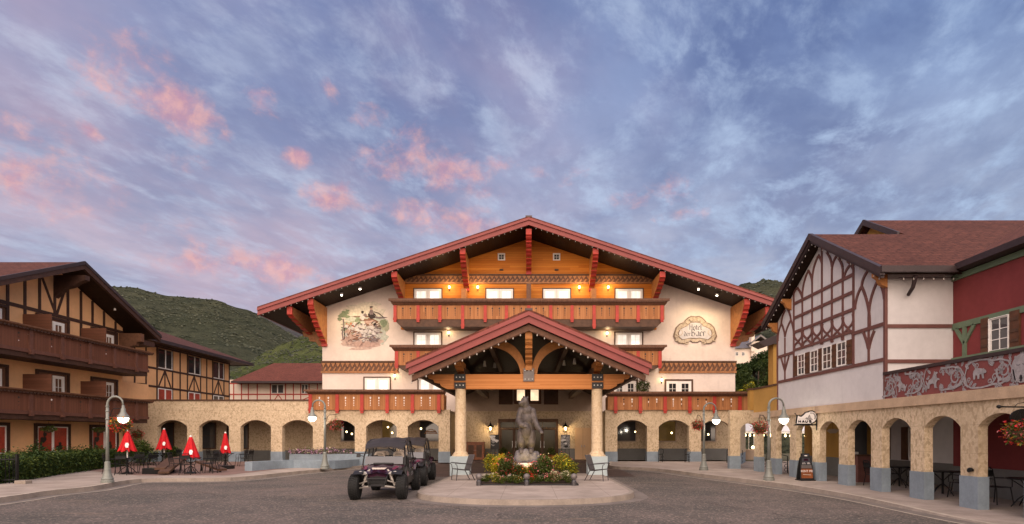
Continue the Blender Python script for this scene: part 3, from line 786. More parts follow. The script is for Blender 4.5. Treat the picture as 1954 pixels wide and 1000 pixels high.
# balconies
zb, zt = fz(610)-.32, fz(581)-.17
s4 = 40.4/FPX
px4 = [754, 798, 839.5, 883, 926, 966.5, 1009, 1051, 1091.5, 1133.6, 1177.5, 1217.6, 1263]
h4 = lambda py: EYE-(py-CY)*s4
balcony(HOT, (751-CX)*s4, (1268-CX)*s4, 40.4, yF-.06, h4(609), h4(583), h4(571), [(p-CX)*s4 for p in px4], slab=.52, taper=.5, label='long top balcony of carved boards between red posts', long=(3, 9))
balcony(HOT, (753-CX)*s4, (1263-CX)*s4, 40.4, yF-.06, h4(697), h4(670), h4(659), [(p-CX)*s4 for p in px4[1:-1]]+[(757-CX)*s4, (1259-CX)*s4], slab=.3, taper=.5, label='lower balcony of carved boards, half hidden by the entrance roof')
MB().box(-.16, .16, 40.5, yF-.06, h4(571), h4(540), 'carved_timber').build('balcony_divider', HOT)
for sx in (-1, 1): MB().box(sx*4.62-.17, sx*4.62+.17, 40.9, yF-.06, h4(571), h4(547), 'orange_timber').build('balcony_divider', HOT)
carved_band(HOT, -9.5, 9.5, yF-.05, fz(541), fz(525), .33)
carved_band(HOT, -15.1, -9.5, yF-.001, fz(711), fz(690), .33); carved_band(HOT, 9.5, 15.1, yF-.001, fz(711), fz(690), .33)
# windows, sconces and spot lamps
T0 = SOUTH(0, yF-.052, 0)
for a, b in ((791, 843), (928, 979), (1036.5, 1088), (1174, 1226)):
    window(HOT, T0, fx(a), fx(b), 9.75, fz(552), grid=(2, 4), rail=.16, tw=.07)
T1 = SOUTH(0, yF-.002, 0)
for a, b in ((791, 842), (1174, 1225)): window(HOT, T1, fx(a), fx(b), fz(690)+.3, fz(635), grid=(2, 4), rail=.16, tw=.08)
for a, b in ((696, 744), (799, 847)): window(HOT, T1, fx(a), fx(b), fz(768), fz(721), grid=(2, 4), rail=.16, tw=.08)
for a, b in ((1171, 1214), (1271, 1319)): window(HOT, T1, fx(a), fx(b), fz(768), fz(727), pane='dark_glass', grid=(2, 3), rail=.20, tw=.12)
for p in (957, 1062): window(HOT, T0, fx(p-6.2), fx(p+6.2), fz(497.5), fz(485), pane='smoky_glass', leaves=1, grid=(2, 2), rail=.06, trim='white_frame', tw=.03)
for p in (957, 1062): MB().box(fx(p)-.14, fx(p)+.14, yF-.14, yF-.052, fz(517), fz(514), 'dark_timber').build('vent', HOT)
for p in (858, 912, 1105, 1160): sconce(HOT, fx(p), yF-.05, fz(550), 26)
for p, q in ((857, 636), (1158, 637)): sconce(HOT, fx(p), yF, fz(q), 10)
for p, q in ((754, 718), (1262, 726)): sconce(HOT, fx(p), yF, fz(q), 6)
for p, q in ((652, 550), (687, 539), (1333, 548), (1368, 559)):
    x, y, z = at(p, q, 40.2); zs = zroof(x)-.49
    mb = MB(); mb.lathe([(.10, .20), (.10, .07)], (x, y, zs-.26), 'white_frame', 10); mb.box(x-.02, x+.02, y-.02, y+.02, zs-.06, zs+.02, 'black_metal')
    e = mb.build('eave_spotlight', HOT); MB().lathe([(.08, .06), (.05, .0)], (x, y, zs-.24), 'spot_glow', 10).build('lens', e)
    l = bpy.data.lights.new('eave_spot_light', 'SPOT'); l.energy = 110; l.color = (1, .76, .45); l.spot_size = 2.3; l.spot_blend = .9; l.shadow_soft_size = .08
    lo = bpy.data.objects.new('eave_spot_light', l); COL.objects.link(lo); lo.location = (x, y, zs-.36)
    lo.rotation_euler = Vector((0, .35, -1)).to_track_quat('-Z', 'Y').to_euler()
# entrance: doors, shuttered window above, lanterns, side door
sE = 41.95/FPX
MB(SOUTH(0, yF-.06, 0)).box(fx(951), fx(1065), 0, .10, 2.93, 3.10, 'dark_timber').box(fx(951), fx(954.5), 0, .1, .15, 2.93, 'dark_timber').box(fx(1061.5), fx(1065), 0, .1, .15, 2.93, 'dark_timber').build('door_frame', HOT)
xs = [fx(954.5)+(fx(1061.5)-fx(954.5))*i/4 for i in range(5)]
for i in range(4):
    T = SOUTH(0, yF-.062, 0); mb = MB(T); a, b = xs[i]+.01, xs[i+1]-.01
    for q in ((a, a+.09, .16, 2.4), (b-.09, b, .16, 2.4), (a+.09, b-.09, .16, .36), (a+.09, b-.09, 2.3, 2.4), (a, b, 2.42, 2.48), (a, b, 2.86, 2.92)): mb.box(q[0], q[1], 0, .07, q[2], q[3], 'dark_timber')
    mb.box(b-.14 if i % 2 == 0 else a+.10, b-.10 if i % 2 == 0 else a+.14, .08, .11, 1.0, 1.5, 'bolt_metal')
    dr = mb.build('door', HOT); MB(T).box(a+.09, b-.09, .01, .03, .36, 2.3, 'lobby_glass').build('pane', dr); MB(T).box(a+.01, b-.01, .01, .03, 2.48, 2.86, 'lobby_glass').build('transom_pane', dr)
T = SOUTH(0, yF-.032, 0)
for a, b in ((981, 1006.8), (1007.2, 1033)): window(HOT, T, fx(a), fx(b), fz(771), fz(738), frame='carved_timber', pane='warm_pane', leaves=1, grid=(1, 1), trim=None, rail=.2)
for a, b in ((952, 978), (1038, 1065)):
    mb = MB(T); mb.box(fx(a), fx(b), 0, .05, fz(772), fz(736), 'dark_timber')
    for k in range(14): z = fz(772)+.08+k*.09; mb.box(fx(a)+.08, fx(b)-.08, .05, .065, z, z+.05, 'dark_timber')
    mb.build('shutter', HOT)
for p in (936.5, 1078.5):
    x = fx(p); y = yF-.07; z = 2.38; mb = MB()
    mb.beam((x, y, z+.5), (x, y-.3, z+.52), .03, .03, 'black_metal'); mb.tube([(x, y-.3, z+.54), (x, y-.3, z+.40)], .015, 'black_metal', 6)
    mb.lathe([(.24, .14), (.10, .28), (.05, .40), (.03, .42)], (x, y-.3, z), 'black_metal', 12); mb.lathe([(.07, -.15), (.09, -.12)], (x, y-.3, z), 'black_metal', 8)
    for k in range(4):
        a = PI/4+k*PI/2; mb.beam((x+.08*math.cos(a), y-.3+.08*math.sin(a), z-.12), (x+.13*math.cos(a), y-.3+.13*math.sin(a), z+.14), .014, .014, 'black_metal')
    e = mb.build('entrance_lantern', HOT); MB().lathe([(.05, -.10), (.09, .04), (.07, .12)], (x, y-.3, z), 'sconce_glow', 8).build('lamp_glass', e)
    point('lantern_light', (x, y-.55, z-.02), 16, r=.08)
mb = MB(SOUTH(0, yF-.08, 0)); mb.box(fx(1097), fx(1127.5), 0, .05, .15, 2.46, 'tan_paint'); mb.box(fx(1112)-.006, fx(1112)+.006, .05, .053, .2, 2.4, 'dark_timber'); e = mb.build('side_door', HOT, label='plain tan double door beside the entrance')
MB(SOUTH(0, yF-.135, 0)).box(fx(1109), fx(1110.2), 0, .05, 1.05, 1.2, 'bolt_metal').box(fx(1114), fx(1115.2), 0, .05, 1.05, 1.2, 'bolt_metal').build('handle', e)
# dining room windows behind the arcades
for a, b, m_ in ((650, 680, 'dark_glass'), (728, 768, 'amber_reflection_glass'), (800, 850, 'smoky_glass'), (1170, 1214, 'smoky_glass'), (1252, 1290, 'amber_reflection_glass'), (1330, 1366, 'dark_glass')):
    window(HOT, SOUTH(0, yF-.062, 0), fx(a), fx(b), 1.42, 3.0, frame='taupe_stucco', pane=m_, leaves=1, grid=(1, 1), trim=None, rail=.07)
for p, q in ((661, 824), (671, 828), (740, 815), (748, 826), (803, 818), (1213, 824), (1282, 826), (1352, 829)):   # pendant lamps seen through the glass, hung just inside it
    x, y, z = at(p, q, 41.86); MB().ball((x, yF-.075, z), (.07, .04, .07), 'sconce_glow', 8, 6).build('pendant_lamp', HOT)
# the painted glass lettering-like emblem on the pane nearest the entrance
mb = MB(); x0, _, z0 = at(822, 826, 41.86)
for k in range(14):
    a = PI*k/13; mb.beam((x0+.34*math.cos(a), yF-.094, z0+.20*math.sin(a)), (x0+.42*math.cos(a), yF-.094, z0+.27*math.sin(a)), .06, .004, 'orange_timber', up=(0,1,0))
mb.box(x0-.5, x0+.5, yF-.096, yF-.092, z0-.07, z0-.02, 'orange_timber'); mb.box(x0-.3, x0+.3, yF-.096, yF-.092, z0+.02, z0+.12, 'orange_timber')
mb.build('window_emblem', HOT)

# mural: coach and four on a mountain road, painted on the wall
def mural():
    c0, half = at(694, 620, 42), 2.0
    lay = [0]
    mb = MB()
    def P(u, v): return (c0[0]+u*half, yF-.004-lay[0]*.0006, c0[2]+v*half)
    def shape(pts, mat): lay[0] += 1; mb.poly([P(u, v) for u, v in pts], mat)
    def el(u, v, a, b, mat, rot=0, jag=.18, n=14, seed=None):
        rg = random.Random(int((u*7+v*13+a*29)*1000)); c, s_ = math.cos(rot), math.sin(rot); pts = []
        for i in range(n):
            t = 2*PI*i/n; r = 1+rg.uniform(-jag, jag); x, y = a*r*math.cos(t), b*r*math.sin(t); pts.append((u+x*c-y*s_, v+x*s_+y*c))
        shape(pts, mat)
    def line(pts, w, mat):
        for (a, b), (c, d_) in zip(pts, pts[1:]):
            L = math.hypot(c-a, d_-b) or 1; nx, ny = -(d_-b)/L*w/2, (c-a)/L*w/2
            shape([(a+nx, b+ny), (a-nx, b-ny), (c-nx, d_-ny), (c+nx, d_+ny)], mat)
    cols = dict(mu_sage=(.36,.36,.27), mu_green=(.20,.24,.16), mu_dark=(.05,.04,.04), mu_brown=(.20,.11,.08), mu_terra=(.42,.29,.25), mu_path=(.50,.37,.32), mu_horse=(.50,.46,.45), mu_shade=(.19,.15,.155), mu_red=(.45,.16,.10), mu_teal=(.44,.46,.40), mu_haze=(.60,.54,.46))
    for k, v in cols.items(): mk(k, v, .85, var=.16, scale=6, spec=.1)
    # background patches
    for q in ((-.05,.45,.72,.24,'mu_haze'),(.1,-.1,.84,.5,'mu_haze'),(-.35,-.05,.5,.42,'mu_haze'),(-.1,.62,.62,.13,'mu_haze'),(.25,.74,.4,.10,'mu_haze'),(-.5,.18,.34,.10,'mu_haze'),(-.3,.22,.45,.12,'mu_teal'),(.55,.18,.3,.14,'mu_teal'),(-.45,.02,.36,.12,'mu_sage'),(-.5,-.25,.33,.16,'mu_teal'),(-.55,-.14,.28,.09,'mu_green'),(.72,-.05,.18,.24,'mu_sage'),(.66,-.42,.22,.30,'mu_teal'),(.72,.08,.14,.14,'mu_green'),(-.2,.14,.12,.14,'mu_green'),(-.05,.30,.35,.03,'mu_brown'),(.62,.26,.24,.03,'mu_shade')): el(*q[:5], jag=.3, n=18)
    el(-.1, -.62, .74, .22, 'mu_path', jag=.15, n=22); el(-.35, -.40, .42, .18, 'mu_terra', rot=.3, jag=.2); el(.05, -.72, .5, .10, 'mu_terra', jag=.25); el(-.1, -.86, .4, .05, 'mu_path', jag=.3)
    for i in range(8): el(-.62+.05*i, .04-(i % 3)*.05, .035, .05, 'mu_red', jag=.4, n=7)
    # tree
    line([(-.74,-.55),(-.78,-.30),(-.72,-.05),(-.74,.22)], .05, 'mu_shade'); line([(-.70,-.52),(-.70,-.1)], .03, 'mu_dark')
    for u, v, a in ((-.78,.36,.13),(-.66,.44,.12),(-.62,.30,.10),(-.86,.22,.08),(-.58,.52,.06)): el(u, v, a, a*.75, 'mu_green', jag=.4, n=11)
    # coach, driver, luggage
    el(.30,.02,.26,.20,'mu_brown',rot=-.3); el(.22,.10,.20,.08,'mu_terra',rot=-.1); el(.36,-.02,.12,.13,'mu_dark'); el(.28,-.03,.08,.09,'mu_path')
    el(.52,-.10,.12,.12,'mu_shade'); el(.08,.18,.24,.04,'mu_brown'); el(.30,.34,.16,.13,'mu_dark'); el(.28,.46,.07,.10,'mu_shade'); el(.28,.60,.045,.06,'mu_terra'); el(.28,.65,.06,.03,'mu_dark')
    el(-.04,.30,.10,.13,'mu_horse'); el(-.04,.46,.05,.05,'mu_dark'); el(.05,.36,.06,.06,'mu_shade'); line([(.36,.48),(.55,.42),(.72,.28)], .03, 'mu_dark'); line([(.40,.34),(.60,.22)], .02, 'mu_shade')
    # horses at a gallop
    def horse(u, v, s_, m1, m2):
        el(u, v, .19*s_, .10*s_, m1, rot=.25); el(u-.17*s_, v+.10*s_, .11*s_, .06*s_, m1, rot=-.9); el(u-.25*s_, v+.15*s_, .08*s_, .04*s_, m1, rot=.6)
        line([(u-.12*s_, v+.18*s_), (u-.20*s_, v+.05*s_)], .03*s_, m2)
        for a, b, c, d_ in ((-.12,-.06,-.26,-.12),(-.26,-.12,-.20,-.24),(-.08,-.08,-.14,-.24),(.12,-.05,.20,-.18),(.20,-.18,.12,-.28),(.16,0,.28,-.10)): line([(u+a*s_, v+b*s_), (u+c*s_, v+d_*s_)], .045*s_, m1)
        line([(u-.1*s_, v+.02*s_), (u+.12*s_, v-.05*s_)], .03*s_, m2); el(u+.04*s_, v-.07*s_, .12*s_, .03*s_, m2, rot=.2)
    for u, v, s_ in ((.42,-.24,1),(.20,-.14,1.05),(.10,-.30,1.15),(-.10,-.12,1.05),(-.16,-.30,1.15),(.30,-.36,.9)): horse(u, v, s_, 'mu_horse', 'mu_shade')
    for u, v, s_ in ((-.38,-.20,1.0),(-.30,-.42,1.2)): horse(u, v, s_, 'mu_terra' if s_ > 1.1 else 'mu_horse', 'mu_brown')
    for u, v in ((.45,-.52),(.2,-.5),(.35,-.56),(-.05,-.48)): el(u, v, .14, .035, 'mu_shade', jag=.4)
    rg = random.Random(12)
    for i in range(70):                                 # loose brushwork over the team and the road
        u, v = rg.uniform(-.5, .6), rg.uniform(-.58, .12); a = rg.uniform(-.6, .9); L = rg.uniform(.04, .13)
        line([(u, v), (u+L*math.cos(a), v+L*math.sin(a))], rg.uniform(.012, .03), rg.choice(('mu_shade','mu_dark','mu_horse','mu_horse','mu_brown','mu_haze','mu_sage')))
    mb.build('mural', HOT, label='faded painting of a horse-drawn coach on a mountain road')
mural()

# cartouche with the hotel's name in black letter
def pen(mb, strokes, ox, oz, s_, y, mat, nib=(.082, .045)):
    k = 0
    for st in strokes:
        for (a, b), (c, d_) in zip(st, st[1:]):
            k += 1; yy = y-.0006*k
            dx_, dz_ = nib
            q = [(a-dx_, b-dz_), (a+dx_, b+dz_), (c+dx_, d_+dz_), (c-dx_, d_-dz_)]
            mb.poly([(ox+u*s_, yy, oz+v*s_) for u, v in q], mat)
GL = {'H': (1.0, [[(0,1.5),(0,.02)],[(.62,1.5),(.62,.02)],[(0,.80),(.62,.80)],[(-.14,1.38),(0,1.5)]]),
      'o': (.78, [[(0,.2),(0,.85)],[(0,.85),(.28,1.0),(.5,.8),(.5,.15)],[(0,.2),(.25,0),(.5,.15)]]),
      't': (.55, [[(.1,1.35),(.1,.15),(.3,.02)],[(-.12,.95),(.36,.95)]]),
      'e': (.72, [[(0,.15),(0,.85)],[(0,.85),(.28,1),(.46,.75),(0,.45)],[(0,.15),(.25,0),(.48,.15)]]),
      'l': (.45, [[(.05,1.5),(.05,.15),(.22,0)]]),
      'd': (.80, [[(-.02,1.5),(.5,.85),(.5,.15)],[(0,.2),(0,.8),(.3,.98)],[(0,.2),(.25,0),(.5,.15)]]),
      'r': (.60, [[(0,.03),(0,.95)],[(0,.8),(.2,.98),(.4,.84)]]),
      'B': (1.0, [[(0,.05),(0,1.5)],[(-.22,1.32),(.3,1.5),(.6,1.22),(.12,.82)],[(.12,.82),(.66,.62),(.62,.18),(.3,0),(-.15,.1)]]),
      'a': (.80, [[(.08,.88),(.36,.98),(.5,.8),(.5,.1),(.62,0)],[(.5,.55),(.05,.35),(.05,.14),(.25,0),(.5,.15)]]), ' ': (.5, [])}
def write(mb, txt, x, z, s_, y, mat):
    for ch in txt:
        w, st = GL[ch]; pen(mb, st, x, z, s_, y, mat); x += w*s_
    return x
def cartouche():
    c0 = at(1326, 634, 42); y = yF
    def sym(half): return half+[(-x, z) for x, z in half[::-1]]
    k = .0382
    outer = [(0,-30),(8,-31),(14,-28),(19,-23),(22,-19),(30,-16),(37,-9),(40,0),(42,8),(38,16),(31,22),(22,23),(14,20),(10,17),(5,20),(0,20)]
    O = [(x*k, -z*k) for x, z in outer]; O = O+[(-x, z) for x, z in O[-2:0:-1]]
    mb = MB(); mb.prism([(c0[0]+x, c0[2]+z) for x, z in O], 'y', y-.05, y-.002, 'cartouche_shade')
    O2 = [(x*.93, z*.93+.0) for x, z in O]; mb.prism([(c0[0]+x, c0[2]+z) for x, z in O2], 'y', y-.08, y-.051, 'cartouche_tan')
    inner = [(0,-18),(9,-17),(14,-12),(20,-9),(28,-5),(31,2),(30,9),(24,14),(14,12),(8,11),(0,12)]
    I = [(x*k, -z*k) for x, z in inner]; I = I+[(-x, z) for x, z in I[-2:0:-1]]
    mb.prism([(c0[0]+x*1.06, c0[2]+z*1.08) for x, z in I], 'y', y-.095, y-.081, 'cartouche_shade')
    car = mb.build('sign_cartouche', HOT, label='scrolled plaster cartouche with the hotel name')
    MB().prism([(c0[0]+x, c0[2]+z) for x, z in I], 'y', y-.11, y-.096, 'plaque_white').build('plaque', car)
    sb = MB()
    for sx in (-1, 1):                                  # scrolls
        for u, v, r, t0, t1 in ((30, 0, 8, .5, 5.5), (20, -14, 6, 2.5, 7), (16, 19, 5, -1, 4), (6, -25, 5, 0, 4), (36, 12, 5, 1, 5)):
            pts = [(c0[0]+sx*k*(u+r*(1-.12*i*.5)*math.cos(t0+(t1-t0)*i/9)), y-.09, c0[2]-k*(v+r*(1-.12*i*.5)*math.sin(t0+(t1-t0)*i/9))) for i in range(10)]
            sb.tube(pts, [.05-.003*i for i in range(10)], 'cartouche_tan', 5)
    sb.build('scroll', car)
    lb = MB(); s_ = .31
    write(lb, 'Hotel', c0[0]-.40, c0[2]+.16, s_*.84, y-.1115, 'letter_black')
    write(lb, 'der', c0[0]-.80, c0[2]-.30, s_*.74, y-.1115, 'letter_black')
    write(lb, 'Baer', c0[0]-.25, c0[2]-.30, s_*1.08, y-.1115, 'letter_black')
    lb.build('lettering', car)
cartouche()
# bulbs along the two rakes of the main roof
for sgn, lab in ((-1, 'string of small bulbs under the main roof edge, above the mural'), (1, 'string of small bulbs under the main roof edge, above the name cartouche')):
    string_lights(lab, [(sgn*.3, YR-.06, zroof(.3)-.62), (sgn*(XE-.1), YR-.06, zroof(XE-.1)-.62)], .40, r=.024)
# ================================================================ entrance canopy
CAN = thing('entrance_canopy', 'timber entrance canopy with red gable edge on two round stone columns', 'canopy', (0, 25.8, .15))
CYF, CS, CZ, CXE = 24.0, .436, 7.14, 5.0
cz = lambda x: CZ-CS*abs(x)
rb = MB(); chevron(rb, CXE+.12, 0, .10, CYF-.06, 41.9, 'red_shingles', CS, CZ); rb.box(-.16, .16, CYF-.07, 41.8, CZ-.06, CZ+.03, 'metal_cap')
croof = rb.build('roof', CAN)
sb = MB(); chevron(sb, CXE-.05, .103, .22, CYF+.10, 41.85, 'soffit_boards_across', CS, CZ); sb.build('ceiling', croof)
fb = MB()
for sgn in (-1, 1):
    for top, th, dy_, e in ((.102, .17, -.10, .10), (.274, .29, -.02, 0)):
        xe = CXE+e
        fb.prism([(0, CZ-top), (sgn*xe, cz(xe)-top), (sgn*xe, cz(xe)-top-th), (0, CZ-top-th)], 'y', CYF+dy_, CYF+.098, 'fascia_red')
fb.build('fascia', croof)
ib = MB()
for sgn in (-1, 1): ib.prism([(0, CZ-.6), (sgn*(CXE-.1), cz(CXE-.1)-.6), (sgn*(CXE-.1), cz(CXE-.1)-.86), (0, CZ-.86)], 'y', CYF+.16, CYF+.34, 'carved_timber')
ib.build('barge_rafter', croof)
for sgn in (-1, 1):
    for x in (1.7, 3.3, 4.75):
        MB().box(sgn*x-.1, sgn*x+.1, CYF+.36, 41.8, cz(x)-.62, cz(x)-.33, 'dark_timber').build('purlin', CAN)
# front truss
bm_ = MB(); zb0, zb1 = 3.95, 4.60
bm_.prism([(-4.55, zb1), (4.55, zb1), (4.45, zb1-.18), (4.25, zb1-.22), (4.2, zb1-.36), (3.95, zb1-.40), (3.9, zb1-.52), (3.65, zb0), (-3.65, zb0), (-3.9, zb1-.52), (-3.95, zb1-.40), (-4.2, zb1-.36), (-4.25, zb1-.22), (-4.45, zb1-.18)], 'y', 25.6, 26.0, 'glulam')
bm_.build('tie_beam', CAN)
MB().box(-.13, .13, 25.62, 25.98, zb1+.002, cz(0)-.56, 'orange_timber').build('king_post', CAN)
for sgn in (-1, 1):
    o_, i_ = [], []
    for k in range(13):
        t = k/12*PI/2
        o_.append((sgn*(.14+1.22*(1-math.cos(t))), zb1+.1+1.42*math.sin(t))); i_.append((sgn*(.14+.03+1.46*(1-math.cos(t))), zb1+.0+1.28*math.sin(t)))
    mb = MB()
    n = 13
    a = [(x-sgn*.0, z) for x, z in o_]; b = [(x+sgn*.20, z-.02) for x, z in i_]
    mb.prism(a+b[::-1], 'y', 25.68, 25.92, 'orange_timber'); mb.build('curved_brace', CAN)
for x in (-3.05, 3.05):
    mb = MB(); cy = 25.8
    mb.lathe([(.39, .96), (.39, 1.0), (.345, 1.03), (.325, 1.05), (.325, 1.09), (.28, 1.13), (.255, 1.17), (.25, 1.20), (.25, 1.24), (.248, 2.2), (.235, 3.95)], (x, cy, 0), 'column_stone', 28)
    c_ = mb.build('column', CAN, smooth=True)
    em = c_.modifiers.new('edges', 'EDGE_SPLIT'); em.split_angle = .6
    MB().box(x-.43, x+.43, cy-.43, cy+.43, .10, .958, 'pale_blue_paint').build('pedestal', c_, bevel=.012)
    pb = MB()
    for z0, z1 in ((3.952, 4.24), (4.30, 4.60)): sp_ = MB().box(x-.25, x+.25, 25.53, 25.598, z0+.012, z1, 'steel_plate').build('steel_plate', CAN)
    bb = MB()
    for dx_ in (-.15, 0, .15):
        for z in (4.11, 4.46): bb.lathe([(.03, 25.49), (.03, 25.529)], (x+dx_, 0, z), 'bolt_metal', 8, axis='y')
    bb.build('bolt', sp_)
    # bracket running from the column out to the eave
    s_ = 1 if x < 0 else -1
    bracket(CAN, x, CYF+.42, 26.9, cz(x)-.62, zb1+.02, .24, 5, side='orange_timber', front='orange_timber', drop=.2)
bracket(CAN, 0, CYF+.42, 25.62, cz(0)-.88, 4.95, .24, 6, side='orange_timber', front='orange_timber', drop=.25)
pb = MB(); pb.box(-.24, .24, 25.53, 25.598, 4.28, 4.86, 'grey_steel'); sp_ = pb.build('steel_plate', CAN); bb = MB()
for dx_ in (-.16, 0, .16):
    for z in (4.38, 4.76): bb.lathe([(.03, 25.49), (.03, 25.529)], (dx_, 0, z), 'bolt_metal', 8, axis='y')
bb.build('bolt', sp_)
pb = MB(); pb.box(-.15, .15, 25.56, 25.618, 5.15, 5.38, 'steel_plate'); sp_ = pb.build('steel_plate', CAN)
# rear trusses in the shade
for y in (31.5, 37.5):
    mb = MB(); mb.box(-4.0, 4.0, y, y+.35, zb0+1.08, zb0+1.4, 'dark_timber'); mb.build('rear_beam', CAN)
for sx in (-1, 1): MB().box(sx*3.05-.16, sx*3.05+.16, 26.08, 41.9, zb0+.62, zb0+.98, 'dark_timber').build('side_beam', CAN)
for x, y in ((-2.3, 30), (-1.9, 32), (2.3, 29), (1.9, 31)):
    mb = MB(); z = cz(x)-.36; mb.lathe([(.09, -.30), (.05, -.02), (.03, .0)], (x, y, z), 'white_frame', 10); mb.build('canopy_spotlight', CAN)
for sgn, lab in ((-1, 'string of bulbs under the canopy gable edge, on the side of the parked buggies'), (1, 'string of bulbs under the canopy gable edge, on the side of the arched cloister')):
    string_lights(lab, [(sgn*.2, CYF+.06, cz(.2)-.86), (sgn*(CXE-.1), CYF+.06, cz(CXE-.1)-.86)], .33, r=.03)

# ================================================================ arcades either side of the entrance
def arch_outline(xl, xr, z0, zt, opens, spring, rise, n=12):
    pts = [(xl, z0), (xl, zt), (xr, zt), (xr, z0)]
    for a, b in sorted(opens, reverse=True):
        if abs(pts[-1][0]-b) > 1e-4: pts.append((b, z0))
        c, h = (a+b)/2, (b-a)/2
        R = (h*h+rise*rise)/(2*rise); al = math.asin(min(1, h/R)); pts += [(c+R*math.sin(al-2*al*k/n), spring+rise-R+R*math.cos(al-2*al*k/n)) for k in range(n+1)]
        pts.append((a, z0))
    return pts
SA, YA = 38.5/FPX, 38.5
ax_ = lambda px: (px-CX)*SA
az_ = lambda py: EYE-(py-CY)*SA
def arcade(label, xl, xr, opens, steps, side):
    A = thing('stone_arcade', label, 'arcade', ((xl+xr)/2, YA, .15))
    mb = MB(); prev = None
    # the taller stretch is drawn as its own run of wall
    for (a, b, top) in steps:
        ops = [o for o in opens if a <= o[0] < b]
        mb.prism(arch_outline(a, b, .1, top, ops, 2.48, .45), 'y', YA, YA+.42, 'tan_stone')
    mb.build('arch_wall', A)
    edges = sorted([xl]+[e for o in opens for e in o]+[xr])
    for a, b in zip(edges[::2], edges[1::2]):
        if b-a > .05: MB().box(a-.02 if a > xl else a, b+.02 if b < xr else b+.02, YA-.02, YA+.44, .08, .82, 'blue_grey_paint').build('pillar_base', A)
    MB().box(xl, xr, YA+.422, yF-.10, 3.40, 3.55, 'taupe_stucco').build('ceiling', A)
    return A
opL = [(ax_(a), ax_(b)) for a, b in ((300,357),(379.5,437),(459,517),(538.5,597),(618,677),(698.5,757),(778,837))]
AL = arcade('long tan stone arcade of seven arches beside the parasol terrace', -27.0, ax_(858.5), opL, [(-27.0, ax_(598), 4.20), (ax_(598), ax_(858.5), 3.62)], -1)
MB().box(-27.0, ax_(598), YA-.06, YA+.5, 4.202, 4.30, 'dark_timber').build('coping', AL)
MB().box(ax_(858.5)-.42, ax_(858.5), YA+.421, yF-.09, .1, 3.4, 'tan_stone').build('return_wall', AL)
MB().box(-27, -15.06, yF-.06, yF+.3, .82, 4.2, 'tan_stone').build('back_wall', AL)
MB().box(-27, -15.06, yF-.075, yF+.3, .1, .818, 'dark_grey_paint').build('back_wall_base', AL)
for a, b in ((299, 334), (384, 414), (434, 452), (459, 476), (520, 532)):
    sB = yF/FPX; window(AL, SOUTH(0, yF-.078, 0), (a-CX)*sB, (b-CX)*sB, .9, 2.85, frame='dark_timber', pane='smoky_glass', leaves=1, grid=(1, 2), trim=None, rail=.07)
bp = [594, 645, 692, 740, 788, 838]
balcony(AL, ax_(592), ax_(848), YA-.14, YA+1.0, az_(783)+.02, az_(753), az_(744), [ax_(p) for p in bp], slab=0, cut='pale', label='terrace parapet of carved boards with red posts', postz=az_(786)-.1)
opR = [(ax_(a), ax_(b)) for a, b in ((1178,1235),(1257,1315),(1338,1394))]
AR = arcade('tan stone arcade of three arches between the entrance and the corner passage', ax_(1155), 14.14, opR, [(ax_(1155), 14.14, 3.60)], 1)
MB().box(ax_(1155), ax_(1155)+.42, YA+.421, yF-.09, .1, 3.4, 'tan_stone').build('return_wall', AR)
balcony(AR, ax_(1159), ax_(1431), YA-.14, YA+1.0, az_(783)+.02, az_(757), az_(748), [ax_(p) for p in (1174, 1221, 1268, 1315, 1362, 1410)], slab=0, cut='mixed', label='terrace parapet of carved boards with dark leafy coping', postz=az_(786)-.1)
# corner passage between the arcade and the shops: one arch facing the court, an angled return wall behind it
LK = thing('corner_passage', 'stone corner passage with one open arch under an ochre parapet', 'arcade', (11.4, 30, .15))
k3 = 30.0/FPX; q_ = lambda px: (px-CX)*k3
xl_, xr_ = q_(1393), q_(1456); oa, ob_ = q_(1412.5), q_(1446)
mb = MB(); mb.prism(arch_outline(xl_, xr_, .1, 3.2, [(oa, ob_)], 2.20, .32), 'y', 30, 30.3, 'tan_stone'); mb.build('arch_wall', LK)
for a, b in ((xl_, oa), (ob_, xr_)): MB().box(a-.02, b+.02, 29.98, 30.32, .08, .82, 'blue_grey_paint').build('pillar_base', LK)
p0, p1 = Vector((xl_+.02, 30.31)), Vector((14.12, 38.4)); u_ = (p1-p0).normalized(); L_ = (p1-p0).length
TL = TF((p0.x, p0.y, 0), (u_.x, u_.y, 0), (-u_.y, u_.x, 0))
MB(TL).box(0, L_, -.3, 0, .82, 3.19, 'tan_stone').build('return_wall', LK); MB(TL).box(0, L_, -.3, .02, .1, .818, 'blue_grey_paint').build('return_base', LK)
MB().box(q_(1430), q_(1446.5), 29.95, 30.25, 3.202, 4.25, 'ochre_stucco').box(q_(1428), q_(1448), 29.9, 30.3, 4.252, 4.34, 'dark_timber').build('parapet', LK)
MB().box(10.96, 11.25, 25.47, 28.1, 3.0, 4.1, 'ochre_stucco').box(10.92, 11.3, 25.47, 28.15, 4.102, 4.18, 'dark_timber').build('parapet', LK)
MB().box(q_(1446.6), 12.2, 28.2, 30.25, 3.0, 4.24, 'ochre_stucco').build('parapet', LK)

